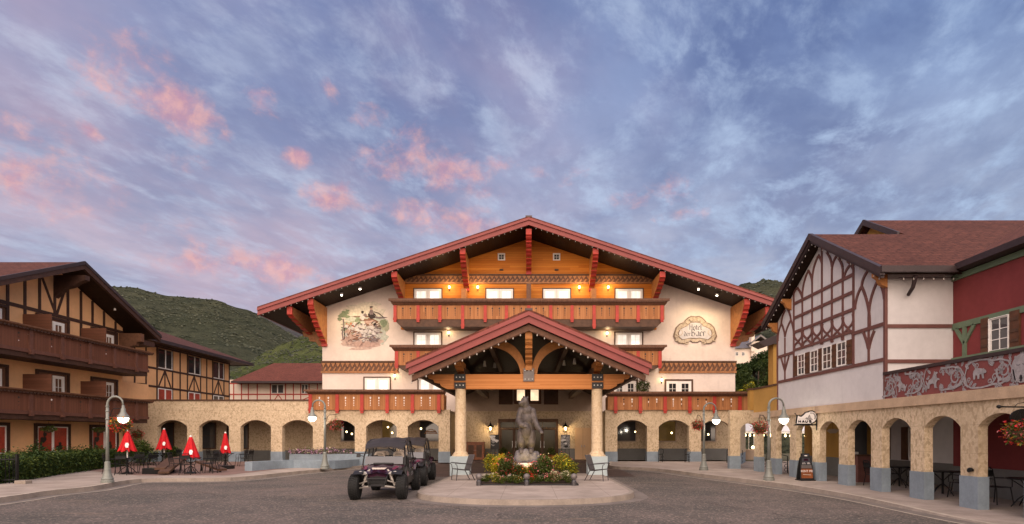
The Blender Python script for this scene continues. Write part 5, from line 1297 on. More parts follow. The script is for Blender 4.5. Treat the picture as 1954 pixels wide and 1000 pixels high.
# painted frieze: red ground with grey scrolls, leaves and two walking bears
def frieze():
    y0, y1 = 6.0, 17.78; zb0, zt0 = 2.997, 3.74; x = XG-.02
    mb = MB(); mb.box(XG-.015, XG+.12, y0, y1, zb0, zt0, 'frieze_red'); f_ = mb.build('frieze', SH, label='red frieze painted with grey scrolls, leaves and bears')
    MB().box(XG-.07, XG+.16, y0, y1+.02, zt0+.001, zt0+.085, 'dark_fascia').build('coping', f_)
    ob = MB(); n_ = [0]
    H = zt0-zb0
    def P(s_, v): return (XG-.0165-.0004*(n_[0] % 60), y1-s_, zb0+v*H)
    def shape(pts, m_): n_[0] += 1; ob.poly([P(*p) for p in pts], m_)
    def rib(pts, w0, w1, m_='frieze_grey'):
        n = len(pts)
        for i in range(n-1):
            a, b = pts[i], pts[i+1]; dx_, dy_ = b[0]-a[0], (b[1]-a[1])*H; L = math.hypot(dx_, dy_) or 1; wa = w0+(w1-w0)*i/n; wb = w0+(w1-w0)*(i+1)/n
            nx, ny = -dy_/L, dx_/L
            shape([(a[0]+nx*wa, a[1]+ny*wa/H), (a[0]-nx*wa, a[1]-ny*wa/H), (b[0]-nx*wb, b[1]-ny*wb/H), (b[0]+nx*wb, b[1]+ny*wb/H)], m_)
    def leaf(s_, v, L, w, ang, m_='frieze_grey'):
        c, q = math.cos(ang), math.sin(ang); pts = []
        for t, k in ((0,0),(.2,.7),(.35,.45),(.5,1),(.62,.6),(.78,.75),(1,0),(.78,-.75),(.62,-.6),(.5,-1),(.35,-.45),(.2,-.7)):
            x_, y_ = L*t, w*k; pts.append((s_+x_*c-y_*q, v+(x_*q+y_*c)/H))
        shape(pts, m_)
        rib([(s_+L*.1*c, v+L*.1*q/H), (s_+L*.85*c, v+L*.85*q/H)], .006, .003, 'frieze_shade')
    def spiral(s_, v, r, a0, turns, d_, w):
        pts = []
        for i in range(26):
            t = i/25; a = a0+d_*turns*2*PI*t; rr = r*(1-.72*t); pts.append((s_+rr*math.cos(a), v+rr*math.sin(a)/H))
        rib(pts, w, w*.55)
        for i in range(1, 26, 3):
            a, b = pts[i-1], pts[i]; an = math.atan2((b[1]-a[1])*H, b[0]-a[0])+d_*-1.1; leaf(b[0], b[1], .10, .026, an)
        e = pts[-1]
        for k in range(6): a = k*PI/3; leaf(e[0]+.01*math.cos(a), e[1]+.01*math.sin(a)/H, .085, .03, a)
    def bear(s_, v, k, flip=1, m_='frieze_grey'):
        pr = [(-.50,.02),(-.46,.14),(-.36,.20),(-.30,.27),(-.24,.24),(-.10,.27),(.10,.30),(.30,.27),(.42,.18),(.46,.02),(.44,-.30),(.30,-.30),(.28,-.08),(.16,-.10),(.14,-.30),(.0,-.30),(-.02,-.06),(-.14,-.05),(-.20,-.30),(-.34,-.30),(-.30,-.02),(-.40,-.03)]
        shape([(s_+flip*x_*k, v+y_*k/H) for x_, y_ in pr], m_)
    for i, (s_, r, d_) in enumerate(((.27, .20, 1), (1.45, .25, -1), (2.95, .27, 1), (4.45, .22, -1), (5.5, .27, 1), (6.4, .3, -1), (7.6, .3, 1), (8.6, .3, -1), (9.6, .3, 1), (10.7, .3, -1))):
        spiral(s_, .5, r, .6+i*1.7, 1.5, d_, .034)
        for v0, v1 in ((.10, .90), (.90, .10)): rib([(s_-r*1.9, v0), (s_-r*1.2, v0+(v1-v0)*.03), (s_-r*.3, v0+(v1-v0)*.02), (s_+r*.7, v0+(v1-v0)*.14), (s_+r*1.25, v0+(v1-v0)*.5), (s_+r*1.6, v1)], .026, .014)
        for k in range(26): leaf(s_+random.uniform(-r*2.1, r*2.1), random.choice((.09, .14, .84, .90)), .17, .05, random.uniform(-.7, .7)+(1.2 if k % 2 else -1.2))
    for i in range(46):                                 # small tendrils filling the ground between the great scrolls
        s_ = .1+i*.26+random.uniform(-.08, .08); v = random.choice((.22, .36, .64, .78)); r = random.uniform(.06, .10); a0 = random.uniform(0, 6); d_ = random.choice((-1, 1))
        rib([(s_+r*(1-.06*k)*math.cos(a0+d_*k*.6), v+r*(1-.06*k)*math.sin(a0+d_*k*.6)/H) for k in range(11)], .016, .008); leaf(s_, v, .09, .03, a0)
    def beast(s_, v, k, flip=1):                        # rearing horned beast among the leaves
        pr = [(-.30,-.34),(-.22,-.30),(-.20,-.10),(-.30,.02),(-.42,.00),(-.40,.08),(-.24,.12),(-.20,.28),(-.30,.34),(-.26,.40),(-.14,.40),(-.06,.46),(-.04,.38),(.0,.26),(.12,.12),(.30,.06),(.38,-.08),(.48,.06),(.52,.02),(.42,-.18),(.36,-.34),(.26,-.34),(.24,-.16),(.08,-.12),(-.04,-.14),(-.08,-.34)]
        shape([(s_+flip*x_*k, v+y_*k/H) for x_, y_ in pr], 'frieze_grey')
    beast(.80, .46, .52, 1); beast(2.15, .48, .58, -1); beast(7.0, .48, .7)
    bear(3.75, .52, .44, -1)
    rib([(3.3,.8),(3.5,.94),(3.75,.97),(4.05,.93),(4.2,.78)], .03, .012); rib([(3.25,.5),(3.3,.2),(3.5,.07),(3.8,.05),(4.1,.1),(4.25,.3)], .026, .014)
    shape([(4.95+.27*math.cos(t), .5+.36*math.sin(t)/H*.9) for t in [2*PI*i/22 for i in range(22)]], 'frieze_grey')
    for q in ([(4.82,.62),(4.88,.60),(4.92,.63)], [(4.98,.63),(5.04,.60),(5.1,.62)], [(4.95,.6),(4.92,.48),(4.97,.46)], [(4.86,.36),(4.95,.33),(5.05,.37)]): rib(q, .012, .008, 'frieze_shade')
    ob.build('frieze_ornament', f_)
frieze()
string_lights('string of bulbs under the near slope of the half-timbered gable', [(XG-.40, 17.3, sz(17.3)-.34), (XG-.40, mz, MZ-.34)], .30, r=.022)
string_lights('string of bulbs under the far slope of the half-timbered gable', [(XG-.40, mz+.1, MZ-.40), (XG-.40, 25.9, sz(25.9)-.34)], .30, r=.022)
string_lights('short string of bulbs under the level eave beside the downpipe', [(XG+.1, 17.3, 6.62), (12.9, 17.3, 6.62)], .30, r=.02)
# ================================================================ street lamps and hanging baskets
def lamp():
    o = thing('street_lamp', 'x', 'street lamp')
    mb = MB(); mb.lathe([(.21,0),(.21,.07),(.19,.09),(.19,.13),(.20,.15),(.17,.19),(.125,.34),(.105,.46),(.115,.48),(.10,.52),(.088,.72),(.094,.74),(.07,.78)], (0,0,0), 'lamp_paint', 20); mb.build('base', o, smooth=False)
    mb = MB(); mb.lathe([(.058,.78),(.05,2.78)], (0,0,0), 'lamp_paint', 14); mb.lathe([(.065,2.30),(.072,2.33),(.065,2.36)], (0,0,0), 'lamp_paint', 14)
    mb.build('pole', o, smooth=True)
    mb = MB(); mb.tube([(0,0,2.76)]+[(.29-.29*math.cos(t), 0, 2.86+.30*math.sin(t)) for t in [PI*i/14 for i in range(0, 13)]]+[(.58,0,2.80)], [.052]+[.044-.001*i for i in range(14)], 'lamp_paint', 10)
    for z in (2.62, 2.8): mb.lathe([(.06,z-.02),(.068,z),(.06,z+.02)], (0,0,0), 'lamp_paint', 12)
    a = mb.build('gooseneck', o, smooth=True)
    mb = MB(); mb.lathe([(.03,2.84),(.05,2.82),(.05,2.74),(.075,2.71),(.085,2.60),(.12,2.52),(.185,2.45),(.205,2.40),(.20,2.385),(.17,2.40),(.02,2.45)], (.58,0,0), 'lamp_paint', 20); mb.build('shade', o, smooth=True)
    mb = MB(); mb.lathe([(.155,2.41),(.178,2.36),(.172,2.30),(.14,2.235),(.08,2.185),(.002,2.17)], (.58,0,0), 'lamp_globe', 20); mb.build('globe', o, smooth=True)
    return o
def basket(label, x, y, z, r, seed, petals, arm=None, group='hanging flower baskets'):
    o = thing('hanging_basket', label, 'flower basket', (x, y, z), group)
    mb = MB(); mb.lathe([(.02,-r*.75),(r*.5,-r*.6),(r*.75,-r*.1),(r*.78,0)], (x,y,z), 'coir', 12); mb.build('basket', o)
    mb = MB()
    for k in range(3): a = 2*PI*k/3; mb.tube([(x+r*.7*math.cos(a), y+r*.7*math.sin(a), z), (x, y, z+r*1.5)], .006, 'black_metal', 4)
    mb.build('hanger', o)
    sweep_leaves(420, blobs([(x,y,z+r*.05,r*.95,r*.95,r*.75),(x,y,z-r*.4,r*.8,r*.8,r*.6)]), r*.26, ['bush_leaf'], seed).build('foliage', o)
    sweep_leaves(330, blobs([(x,y,z+r*.05,r*1.15,r*1.15,r*.85),(x,y,z-r*.45,r*1.0,r*1.0,r*.65)]), r*.20, petals, seed+1, aspect=1.1).build('blossoms', o)
    if arm:
        pass
    return o
L0 = lamp()
lamps = [(L0, gnd(205,921,.15), 0, 1.0, 'pale green lamp post nearest the hedge and the red parasols'), (None, gnd(620,895,.15), PI, 1.13, 'pale green lamp post behind the low blue wall'), (None, gnd(1343,897.5,.15), 0, 1.06, 'pale green lamp post before the three-arch arcade'), (None, gnd(1467,917,.15), 0, 1.0, 'pale green lamp post beside the corner passage and hanging shop sign')]
for o, (x, y), rz, sc, lab in lamps:
    if o is None: dup(L0, (x, y, .15), rz, lab, 'gooseneck street lamps', sc)
    else: move(o, (x, y, .15), rz, sc); o['label'] = lab; o['group'] = 'gooseneck street lamps'
    px_l = x+.58*sc*(1 if rz == 0 else -1)
    point('street_lamp_light', (px_l, y, .15+2.12*sc), 22, (1, .88, .70), .12)
def lamp_arm(x, y, sgn, z=2.55, L=.62):
    mb = MB(); mb.tube([(x, y, z-.35), (x+sgn*.08, y, z-.34), (x+sgn*.14, y, z-.1), (x+sgn*.22, y, z), (x+sgn*L, y, z+.02)], .014, 'black_metal', 6)
    return mb
for (px, py, z, r, sgn, lab, pet, li, sd) in ((231, 808, 0, .36, 1, 'red and yellow flower basket on the lamp post by the hedge', ['red_petal','red_petal','orange_petal'], 0, 5), (641, 810, 0, .33, 1, 'dark pink flower basket on the lamp post behind the low blue wall', ['red_petal','pink_petal'], 1, 9), (1331, 810, 0, .30, -1, 'dark red flower basket on the lamp post before the three-arch arcade', ['red_petal'], 2, 13), (1450, 815, 0, .30, -1, 'bright red flower basket on the lamp post by the corner passage', ['red_petal','red_petal','pink_petal'], 3, 17)):
    lx, ly = lamps[li][1]
    x, y, zz = at(px, py, ly)
    b = basket(lab, x, ly, zz, r, sd, pet)
    a = lamp_arm(lx, ly, sgn, zz+r*1.5, abs(x-lx)+.02); a.build('bracket', b)
basket('green basket with a few red flowers hanging at the arcade corner by the parasols', *at(262, 828, 38.0), .36, 21, ['red_petal'])
x, y, z = at(1946, 822, 12.4); basket('large bright red and pink geranium basket hanging outside the red shop wall', x, y, z, .30, 25, ['red_petal','pink_petal','red_petal','orange_petal'])
for i, (px, lab) in enumerate(((93, 'green fern basket hanging before the middle poster window'), (190, 'green fern basket hanging before the poster window next to the lamp post'))):
    x = XBal-.55; y = x*FPX/(px-CX); o = thing('hanging_basket', lab, 'flower basket', (x, y, 2.25), 'hanging flower baskets')
    MB().lathe([(.02,-.16),(.17,-.12),(.24,0)], (x,y,2.18), 'coir', 12).build('basket', o)
    MB().tube([(x,y,2.2),(x,y,2.66)], .008, 'black_metal', 4).build('hanger', o)
    sweep_leaves(260, blobs([(x,y,2.24,.36,.36,.14)]), .11, ['bush_leaf','rose_leaf'], 40+i).build('foliage', o)

# ================================================================ café furniture
def cafe_chair():
    o = thing('metal_chair', 'x', 'chair'); m_ = 'black_metal'
    mb = MB()
    for k in range(6): y = -.20+k*.08; mb.box(-.21, .21, y-.03, y+.03, .44, .455, m_)
    mb.build('seat', o)
    for sx in (-1, 1):
        mb = MB(); mb.tube([(sx*.20,-.21,.45),(sx*.235,-.27,0)], .014, m_, 6); mb.build('leg', o)
        mb = MB(); mb.tube([(sx*.20,.22,.45),(sx*.235,.30,0)], .014, m_, 6); mb.build('leg', o)
        mb = MB(); mb.tube([(sx*.235,-.22,.45),(sx*.255,-.20,.66),(sx*.25,.05,.67),(sx*.215,.27,.66)], .013, m_, 6); mb.build('arm', o)
    mb = MB(); mb.tube([(-.21,.22,.45),(-.215,.27,.66),(-.20,.31,.88),(-.14,.325,.93),(.14,.325,.93),(.20,.31,.88),(.215,.27,.66),(.21,.22,.45)], .014, m_, 6)
    for k in range(7): x = -.15+k*.05; mb.tube([(x,.235,.50),(x,.32,.91)], .006, m_, 4)
    mb.beam((-.2,.295,.78),(.2,.295,.78),.01,.16,m_)
    mb.build('backrest', o); return o
def cafe_table():
    o = thing('metal_table', 'x', 'table'); m_ = 'black_metal'
    MB().lathe([(.44,.70),(.45,.715),(.44,.73),(.0,.735)], (0,0,0), m_, 24).build('tabletop', o)
    MB().lathe([(.03,.05),(.03,.70)], (0,0,0), m_, 8).build('stem', o)
    for k in range(4):
        a = PI/4+k*PI/2; c, s_ = math.cos(a), math.sin(a)
        MB().tube([(c*.03,s_*.03,.34),(c*.20,s_*.20,.22),(c*.36,s_*.36,.02)], .016, m_, 5).tube([(c*.03,s_*.03,.45),(c*.22,s_*.22,.6),(c*.36,s_*.36,.70)], .012, m_, 5).build('leg', o)
    return o
TAB, CHR = cafe_table(), cafe_chair()
used_t = used_c = False
def put_table(x, y, z, lab, group):
    global used_t
    if used_t: return dup(TAB, (x, y, z), random.uniform(0, 1), lab, group)
    used_t = True; move(TAB, (x, y, z)); TAB['label'] = lab; TAB['group'] = group; return TAB
def put_chair(x, y, z, rz, lab, group):
    global used_c
    if used_c: return dup(CHR, (x, y, z), rz, lab, group)
    used_c = True; move(CHR, (x, y, z), rz); CHR['label'] = lab; CHR['group'] = group; return CHR
def parasol(label, x, y, z0, zb, zt, rb, group='closed red parasols', seed=0):
    """a red parasol left half furled: the cloth hangs in folds from the top of the pole"""
    o = thing('parasol', label, 'parasol', (x, y, z0), group)
    MB().lathe([(.03,z0+.02),(.022,zt+.03)], (x,y,0), 'white_frame', 8).build('pole', o)
    MB().lathe([(.24,z0),(.24,z0+.05),(.06,z0+.09),(.04,z0+.25)], (x,y,0), 'black_metal', 14).build('base', o)
    n, m_ = 48, 12; rg = random.Random(seed); ph = [rg.uniform(-.5,.5) for _ in range(8)]
    vs, fs = [], []
    for j in range(m_+1):
        t = j/m_; r0 = .07+(rb-.07)*(t**.85); 
        for k in range(n):
            a = 2*PI*k/n; f = math.sin(8*a/2+ph[k*8//n]*.6)
            r = .84*r0*(1+.30*t*math.cos(8*a+ph[k*8//n])) ; z = zt-.02-(zt-zb)*t - .07*t*math.cos(8*a)*.8
            vs.append((x+r*math.cos(a+.15*t*f), y+r*math.sin(a+.15*t*f), z))
    for j in range(m_):
        for k in range(n): fs.append((j*n+k, j*n+(k+1) % n, (j+1)*n+(k+1) % n, (j+1)*n+k))
    mb = MB(); mb.add(vs, fs, 'umbrella_red'); cn = mb.build('canopy', o, smooth=True)
    pm = MB()
    for da, s_ in ((.55, 1), (-.95, .8)):               # white printed emblem on two of the panels
        a = -PI/2+da; t = .74; r = rb*t*1.02+.03; zc = zt-(zt-zb)*t; c_ = Vector((x+r*math.cos(a), y+r*math.sin(a), zc)); tn = Vector((-math.sin(a), math.cos(a), 0)); upv = Vector((-math.cos(a)*.30, -math.sin(a)*.30, 1)).normalized()
        for (u0, v0, u1, v1) in ((-.05,-.11,.05,.11), (-.07,-.06,-.05,.06), (.05,-.02,.07,.07)):
            pm.poly([tuple(c_+tn*u*s_+upv*v) for u, v in ((u0,v0),(u1,v0),(u1,v1),(u0,v1))], 'white_print')
    pm.build('emblem', cn)
    MB().lathe([(.05,zt-.03),(.055,zt+.02),(.02,zt+.06)], (x,y,0), 'white_frame', 8).build('finial', o)
    return o
GT, GC, GP = 'round tables of the terrace', 'black metal chairs of the terrace', 'closed red parasols'
for i, (px, pyt, pyb, D, w, tl, ul, chairs) in enumerate((
    (243, 822, 859, 26.0, .36, 'round black table under the parasol closest to the hedge', 'half-furled red parasol closest to the hedge', ((-.75,.1,1.7,'black chair between the hedge and the first parasol table'),(.7,.35,-1.9,'black chair on the arcade side of the first parasol table'),(.35,-.75,3.4,'black chair on the street side of the first parasol table'),(-.2,.85,.1,'black chair behind the first parasol table'))),
    (313, 819, 856, 33.5, .40, 'round black table under the parasol before the first arch', 'half-furled red parasol before the first stone arch', ((-.8,.1,1.6,'black chair facing the table before the first arch from the hedge end'),(.8,.2,-1.6,'black chair facing the table before the first arch from the far end'),(.1,.85,0,'black chair with its back to the first arch'))),
    (364, 833, 873, 26.2, .38, 'round black table under the lowest parasol beside the sloping boards', 'lowest half-furled red parasol, beside the sloping boards', ((-.75,.2,1.7,'black chair between the sloping boards and the lowest parasol'),(.75,.1,-1.5,'black chair on the entrance side of the lowest parasol'),(.3,-.75,3.3,'black chair on the street side of the lowest parasol'),(.5,.75,-.4,'black chair behind the lowest parasol'))),
    (430, 826, 864, 32.5, .30, 'round black table under the slim parasol before the second pillar', 'slimmest half-furled red parasol, nearest the low blue wall', ((-.75,.15,1.6,'black chair on the hedge side of the slim parasol'),(.6,.6,-.8,'black chair behind the slim parasol'),(1.15,.1,-1.7,'black chair standing apart towards the low blue wall'),(.1,-.8,3.2,'black chair on the street side of the slim parasol'))))):
    x, y, zt_ = at(px, pyt, D); zb_ = at(px, pyb, D)[2]
    put_table(x, y, .156, tl, GT); parasol(ul, x, y, .156, zb_, zt_, w, GP, i)
    for dx_, dy_, rz, cl in chairs: put_chair(x+dx_, y+dy_, .156, rz, cl, GC)
GS_ = 'black furniture under the shop arcade'
for i, (y, x, tl, chs) in enumerate(((17.2, 12.35, 'round black table under the shop arcade beside the grey-white wall', ((-.05,-.85,3.1,'black chair at the arcade table, closest to the street corner pillar'),(.75,.1,-1.6,'black chair backing on the grey plinth in the second widest arch'))), (19.6, 12.6, 'round black table under the shop arcade before the shuttered shop window', ((.1,-.8,3.2,'black chair before the shuttered shop window, nearer the street'),(.2,.8,.2,'black chair before the shuttered shop window, nearer the counter'),(-.75,.1,1.5,'black chair before the shuttered shop window, beside the pillar'))), (14.2, 12.3, 'round black table under the shop arcade before the red wall', ((-.1,.85,.1,'black chair before the red wall, nearest the pillar'),(.75,.5,-1.0,'black chair before the red wall, backing on the plinth'),(-.3,-.8,3.3,'black chair before the red wall, at the edge of the view'))))):
    put_table(x, y, .09, tl, GS_)
    for dx_, dy_, rz, cl in chs: put_chair(x+dx_, y+dy_, .09, rz, cl, GS_)
# sling armchairs on the island
def sling_chair():
    o = thing('patio_armchair', 'x', 'armchair'); m_ = 'bronze_metal'
    MB().prism([(-.30,.44),(-.27,.45),(.0,.41),(.22,.40),(.22,.37),(0,.38),(-.27,.415)], 'y', -.24, .24, 'sling_fabric').build('seat', o)
    MB().prism([(.22,.38),(.40,.95),(.42,.98),(.39,.99),(.36,.95),(.19,.42)], 'y', -.23, .23, 'sling_fabric').build('backrest', o)
    for sy in (-1, 1):
        MB().tube([(-.30,sy*.26,.43),(-.32,sy*.26,.25),(-.34,sy*.26,0)], .017, m_, 7).build('leg', o)
        MB().tube([(.20,sy*.26,.40),(.30,sy*.26,.22),(.42,sy*.26,0)], .017, m_, 7).build('leg', o)
        MB().tube([(-.30,sy*.27,.42),(-.33,sy*.28,.60),(-.40,sy*.28,.645),(-.36,sy*.28,.675),(-.1,sy*.28,.655),(.25,sy*.27,.62),(.30,sy*.26,.62)], [.015,.015,.015,.02,.022,.018,.015], m_, 7).build('arm', o)
        MB().tube([(-.30,sy*.255,.44),(.21,sy*.255,.39),(.41,sy*.25,.99)], .016, m_, 7).build('side_frame', o)
    return o
A0 = sling_chair(); x, y = gnd(882, 916, .15); move(A0, (x, y, .15), .5); A0['label'] = 'dark sling armchair beside the bear, backed to the column near the buggies'; A0['group'] = 'sling armchairs on the island'
x, y = gnd(1140, 917, .15); dup(A0, (x, y, .15), PI-.5, 'dark sling armchair beside the bear, backed to the column by the three-arch arcade', 'sling armchairs on the island')

# ================================================================ bear statue and its flower bed
def statue():
    bx_, by_ = (1005-CX)*21.4/FPX, 21.4
    o = thing('bear_statue', 'tall dark bronze bear standing upright on a rock and round white plinth', 'statue', (bx_, by_, .15))
    MB().lathe([(.58,.15),(.58,.62),(.64,.65),(.64,.82),(.60,.87),(.1,.88)], (bx_, by_, 0), 'white_stone', 32).build('plinth', o)
    def fuse(parts, name, mat, vox, disp, smooth=6, sc=None):
        mb = MB()
        for p in parts:
            if p[0] == 'b': mb.ball(p[1], p[2], mat, 18, 12)
            else:
                P_, R_ = p[1], p[2]
                for a, b, ra, rb_ in zip(P_, P_[1:], R_, R_[1:]):
                    for i in range(7): t = i/6; mb.ball(tuple(a[k]+(b[k]-a[k])*t for k in range(3)), ra+(rb_-ra)*t, mat, 12, 8)
        me = mb.mesh('tmp'); ob = bpy.data.objects.new('tmp', me); COL.objects.link(ob)
        r = ob.modifiers.new('r', 'REMESH'); r.mode = 'VOXEL'; r.voxel_size = vox
        s_ = ob.modifiers.new('s', 'SMOOTH'); s_.factor = .5; s_.iterations = smooth
        dg = bpy.context.evaluated_depsgraph_get(); ev = ob.evaluated_get(dg)
        m2 = bpy.data.meshes.new_from_object(ev); bpy.data.objects.remove(ob)
        for v in m2.vertices:
            n = mnoise.fractal(v.co*5.5, 1, 2, 4)*disp; v.co += v.normal*n
        m2.materials.clear(); m2.materials.append(MATS[mat]); m2.polygons.foreach_set('use_smooth', [True]*len(m2.polygons))
        ob = bpy.data.objects.new(name, m2); COL.objects.link(ob); ob.location = (bx_, by_, 0); ob.parent = o;
        if sc: 
            for v in m2.vertices: v.co = Vector((v.co.x*sc[0], v.co.y*sc[0], sc[1]+(v.co.z-1.05)*sc[2]))
        ob.matrix_parent_inverse = Matrix.Translation(-o.location)
        return ob
    fuse([('b', (-.06,0,1.02), (.42,.36,.22)), ('b', (.22,.02,.98), (.30,.32,.20)), ('b', (-.28,-.06,.95), (.22,.26,.18)), ('b', (0,.05,1.10), (.30,.28,.14))], 'rock', 'grey_rock', .035, .05, 3, (.95, 1.12, 1.45))
    B = [('b', (-.02,.02,1.72), (.33,.29,.40)), ('b', (.02,.03,2.10), (.31,.26,.34)), ('b', (.00,.02,2.35), (.27,.23,.24)), ('b', (-.03,-.16,1.72), (.22,.18,.28)),          # belly, chest, shoulders
         ('b', (-.05,-.02,2.58), (.17,.19,.18)), ('b', (-.07,-.06,2.68), (.155,.17,.155)), ('b', (-.21,-.15,2.63), (.10,.11,.075)), ('b', (-.29,-.20,2.61), (.06,.06,.055)), ('b', (-.19,-.13,2.57), (.09,.10,.06)),
         ('b', (-.13,-.01,2.82), (.042,.035,.045)), ('b', (.04,.05,2.81), (.042,.035,.045)), ('b', (-.13,-.11,2.74), (.10,.09,.06)),
         ('c', [(-.25,.0,2.36),(-.36,-.10,2.05),(-.24,-.33,1.92),(-.10,-.38,1.90)], [.15,.125,.10,.085]),                                    # arm folded on the chest
         ('c', [(.26,.02,2.34),(.36,-.06,2.02),(.47,-.24,1.86),(.57,-.36,1.74)], [.15,.13,.11,.09]), ('b', (.61,-.41,1.70), (.09,.11,.07)),
         ('b', (-.06,-.42,1.90), (.09,.07,.075)),
         ('c', [(-.17,.02,1.60),(-.23,-.10,1.38),(-.22,-.02,1.18),(-.22,-.06,1.12)], [.25,.185,.13,.12]), ('b', (-.23,-.17,1.10), (.12,.19,.075)),
         ('c', [(.16,.02,1.60),(.20,-.08,1.36),(.18,.0,1.18),(.18,-.04,1.12)], [.25,.18,.125,.12]), ('b', (.19,-.15,1.11), (.12,.19,.075)),
         ('b', (0,.27,1.55), (.07,.06,.06)), ('b', (-.02,.03,1.58), (.36,.29,.30)), ('b', (-.02,.04,1.44), (.33,.25,.20))]
    for sx, (cx_, cy_, cz_) in ((0, (-.06,-.46,1.88)), (1, (.63,-.50,1.68)), (0, (-.23,-.34,1.06)), (0, (.19,-.32,1.07))):
        for k in range(5): B.append(('c', [(cx_-.065+.033*k, cy_+.01, cz_+.01), (cx_-.07+.035*k, cy_-.05, cz_-.035)], [.024, .010]))
    bo = fuse(B, 'bear', 'bronze_bear', .018, .010, 3, (.86, 1.26, 1.155))
    eb = MB()
    for dx_, ey in ((-.225, .10), (-.12, .185)): eb.ball((bx_+(dx_)*.86, by_-ey, 1.26+1.675*1.155), .016, 'poster_black', 8, 6)
    eb.ball((bx_-.335*.86, by_-.21, 1.26+1.575*1.155), (.03,.018,.02), 'poster_black', 8, 6)
    eb.build('eyes_and_nose', o)
statue()
BED = thing('flower_bed', 'square planting bed with dark edging around the bear plinth', 'flower bed', (0, 21.3, .15))
bxa, bxb, bya, byb = (917-CX)*20/FPX, (1100-CX)*20/FPX, 20.0, 23.0
MB().box(bxa, bxb, bya, byb, .13, .21, 'soil').build('soil', BED)
for q in ((bxa-.07, bxb+.07, bya-.08, bya), (bxa-.07, bxa, bya, byb), (bxb, bxb+.07, bya, byb), (bxa-.07, bxb+.07, byb, byb+.08)): MB().box(*q, .12, .20, 'steel_plate').build('edging', BED)
def shrub(label, name, cat, x, y, z, r, h, leaf, petals, seed, n=700, nf=90, group=None, ls=.075, fs=.06, stems=True):
    o = thing(name, label, cat, (x, y, z), group); rg = random.Random(seed)
    cs = [(x+rg.uniform(-.45,.45)*r, y+rg.uniform(-.45,.45)*r, z+h*rg.uniform(.35,.75), r*rg.uniform(.45,.65), r*rg.uniform(.45,.65), h*rg.uniform(.25,.36)) for _ in range(6)]
    sweep_leaves(n, blobs(cs), ls, leaf, seed).build('foliage', o)
    if stems:
        mb = MB()
        for c in cs: mb.tube([(x+rg.uniform(-.06,.06), y+rg.uniform(-.06,.06), z), ((x+c[0])/2, (y+c[1])/2, z+h*.3), (c[0], c[1], c[2]+c[5]*.5)], [.012,.009,.004], 'bark', 4)
        mb.build('stem', o)
    if petals: 
        cs2 = [(a, b, c+.04, d_*1.06, e*1.06, f*1.1) for a, b, c, d_, e, f in cs]
        sweep_leaves(nf, blobs(cs2), fs, petals, seed+1, aspect=1.05).build('blossoms', o)
    return o
GB = 'flowering shrubs around the bear'
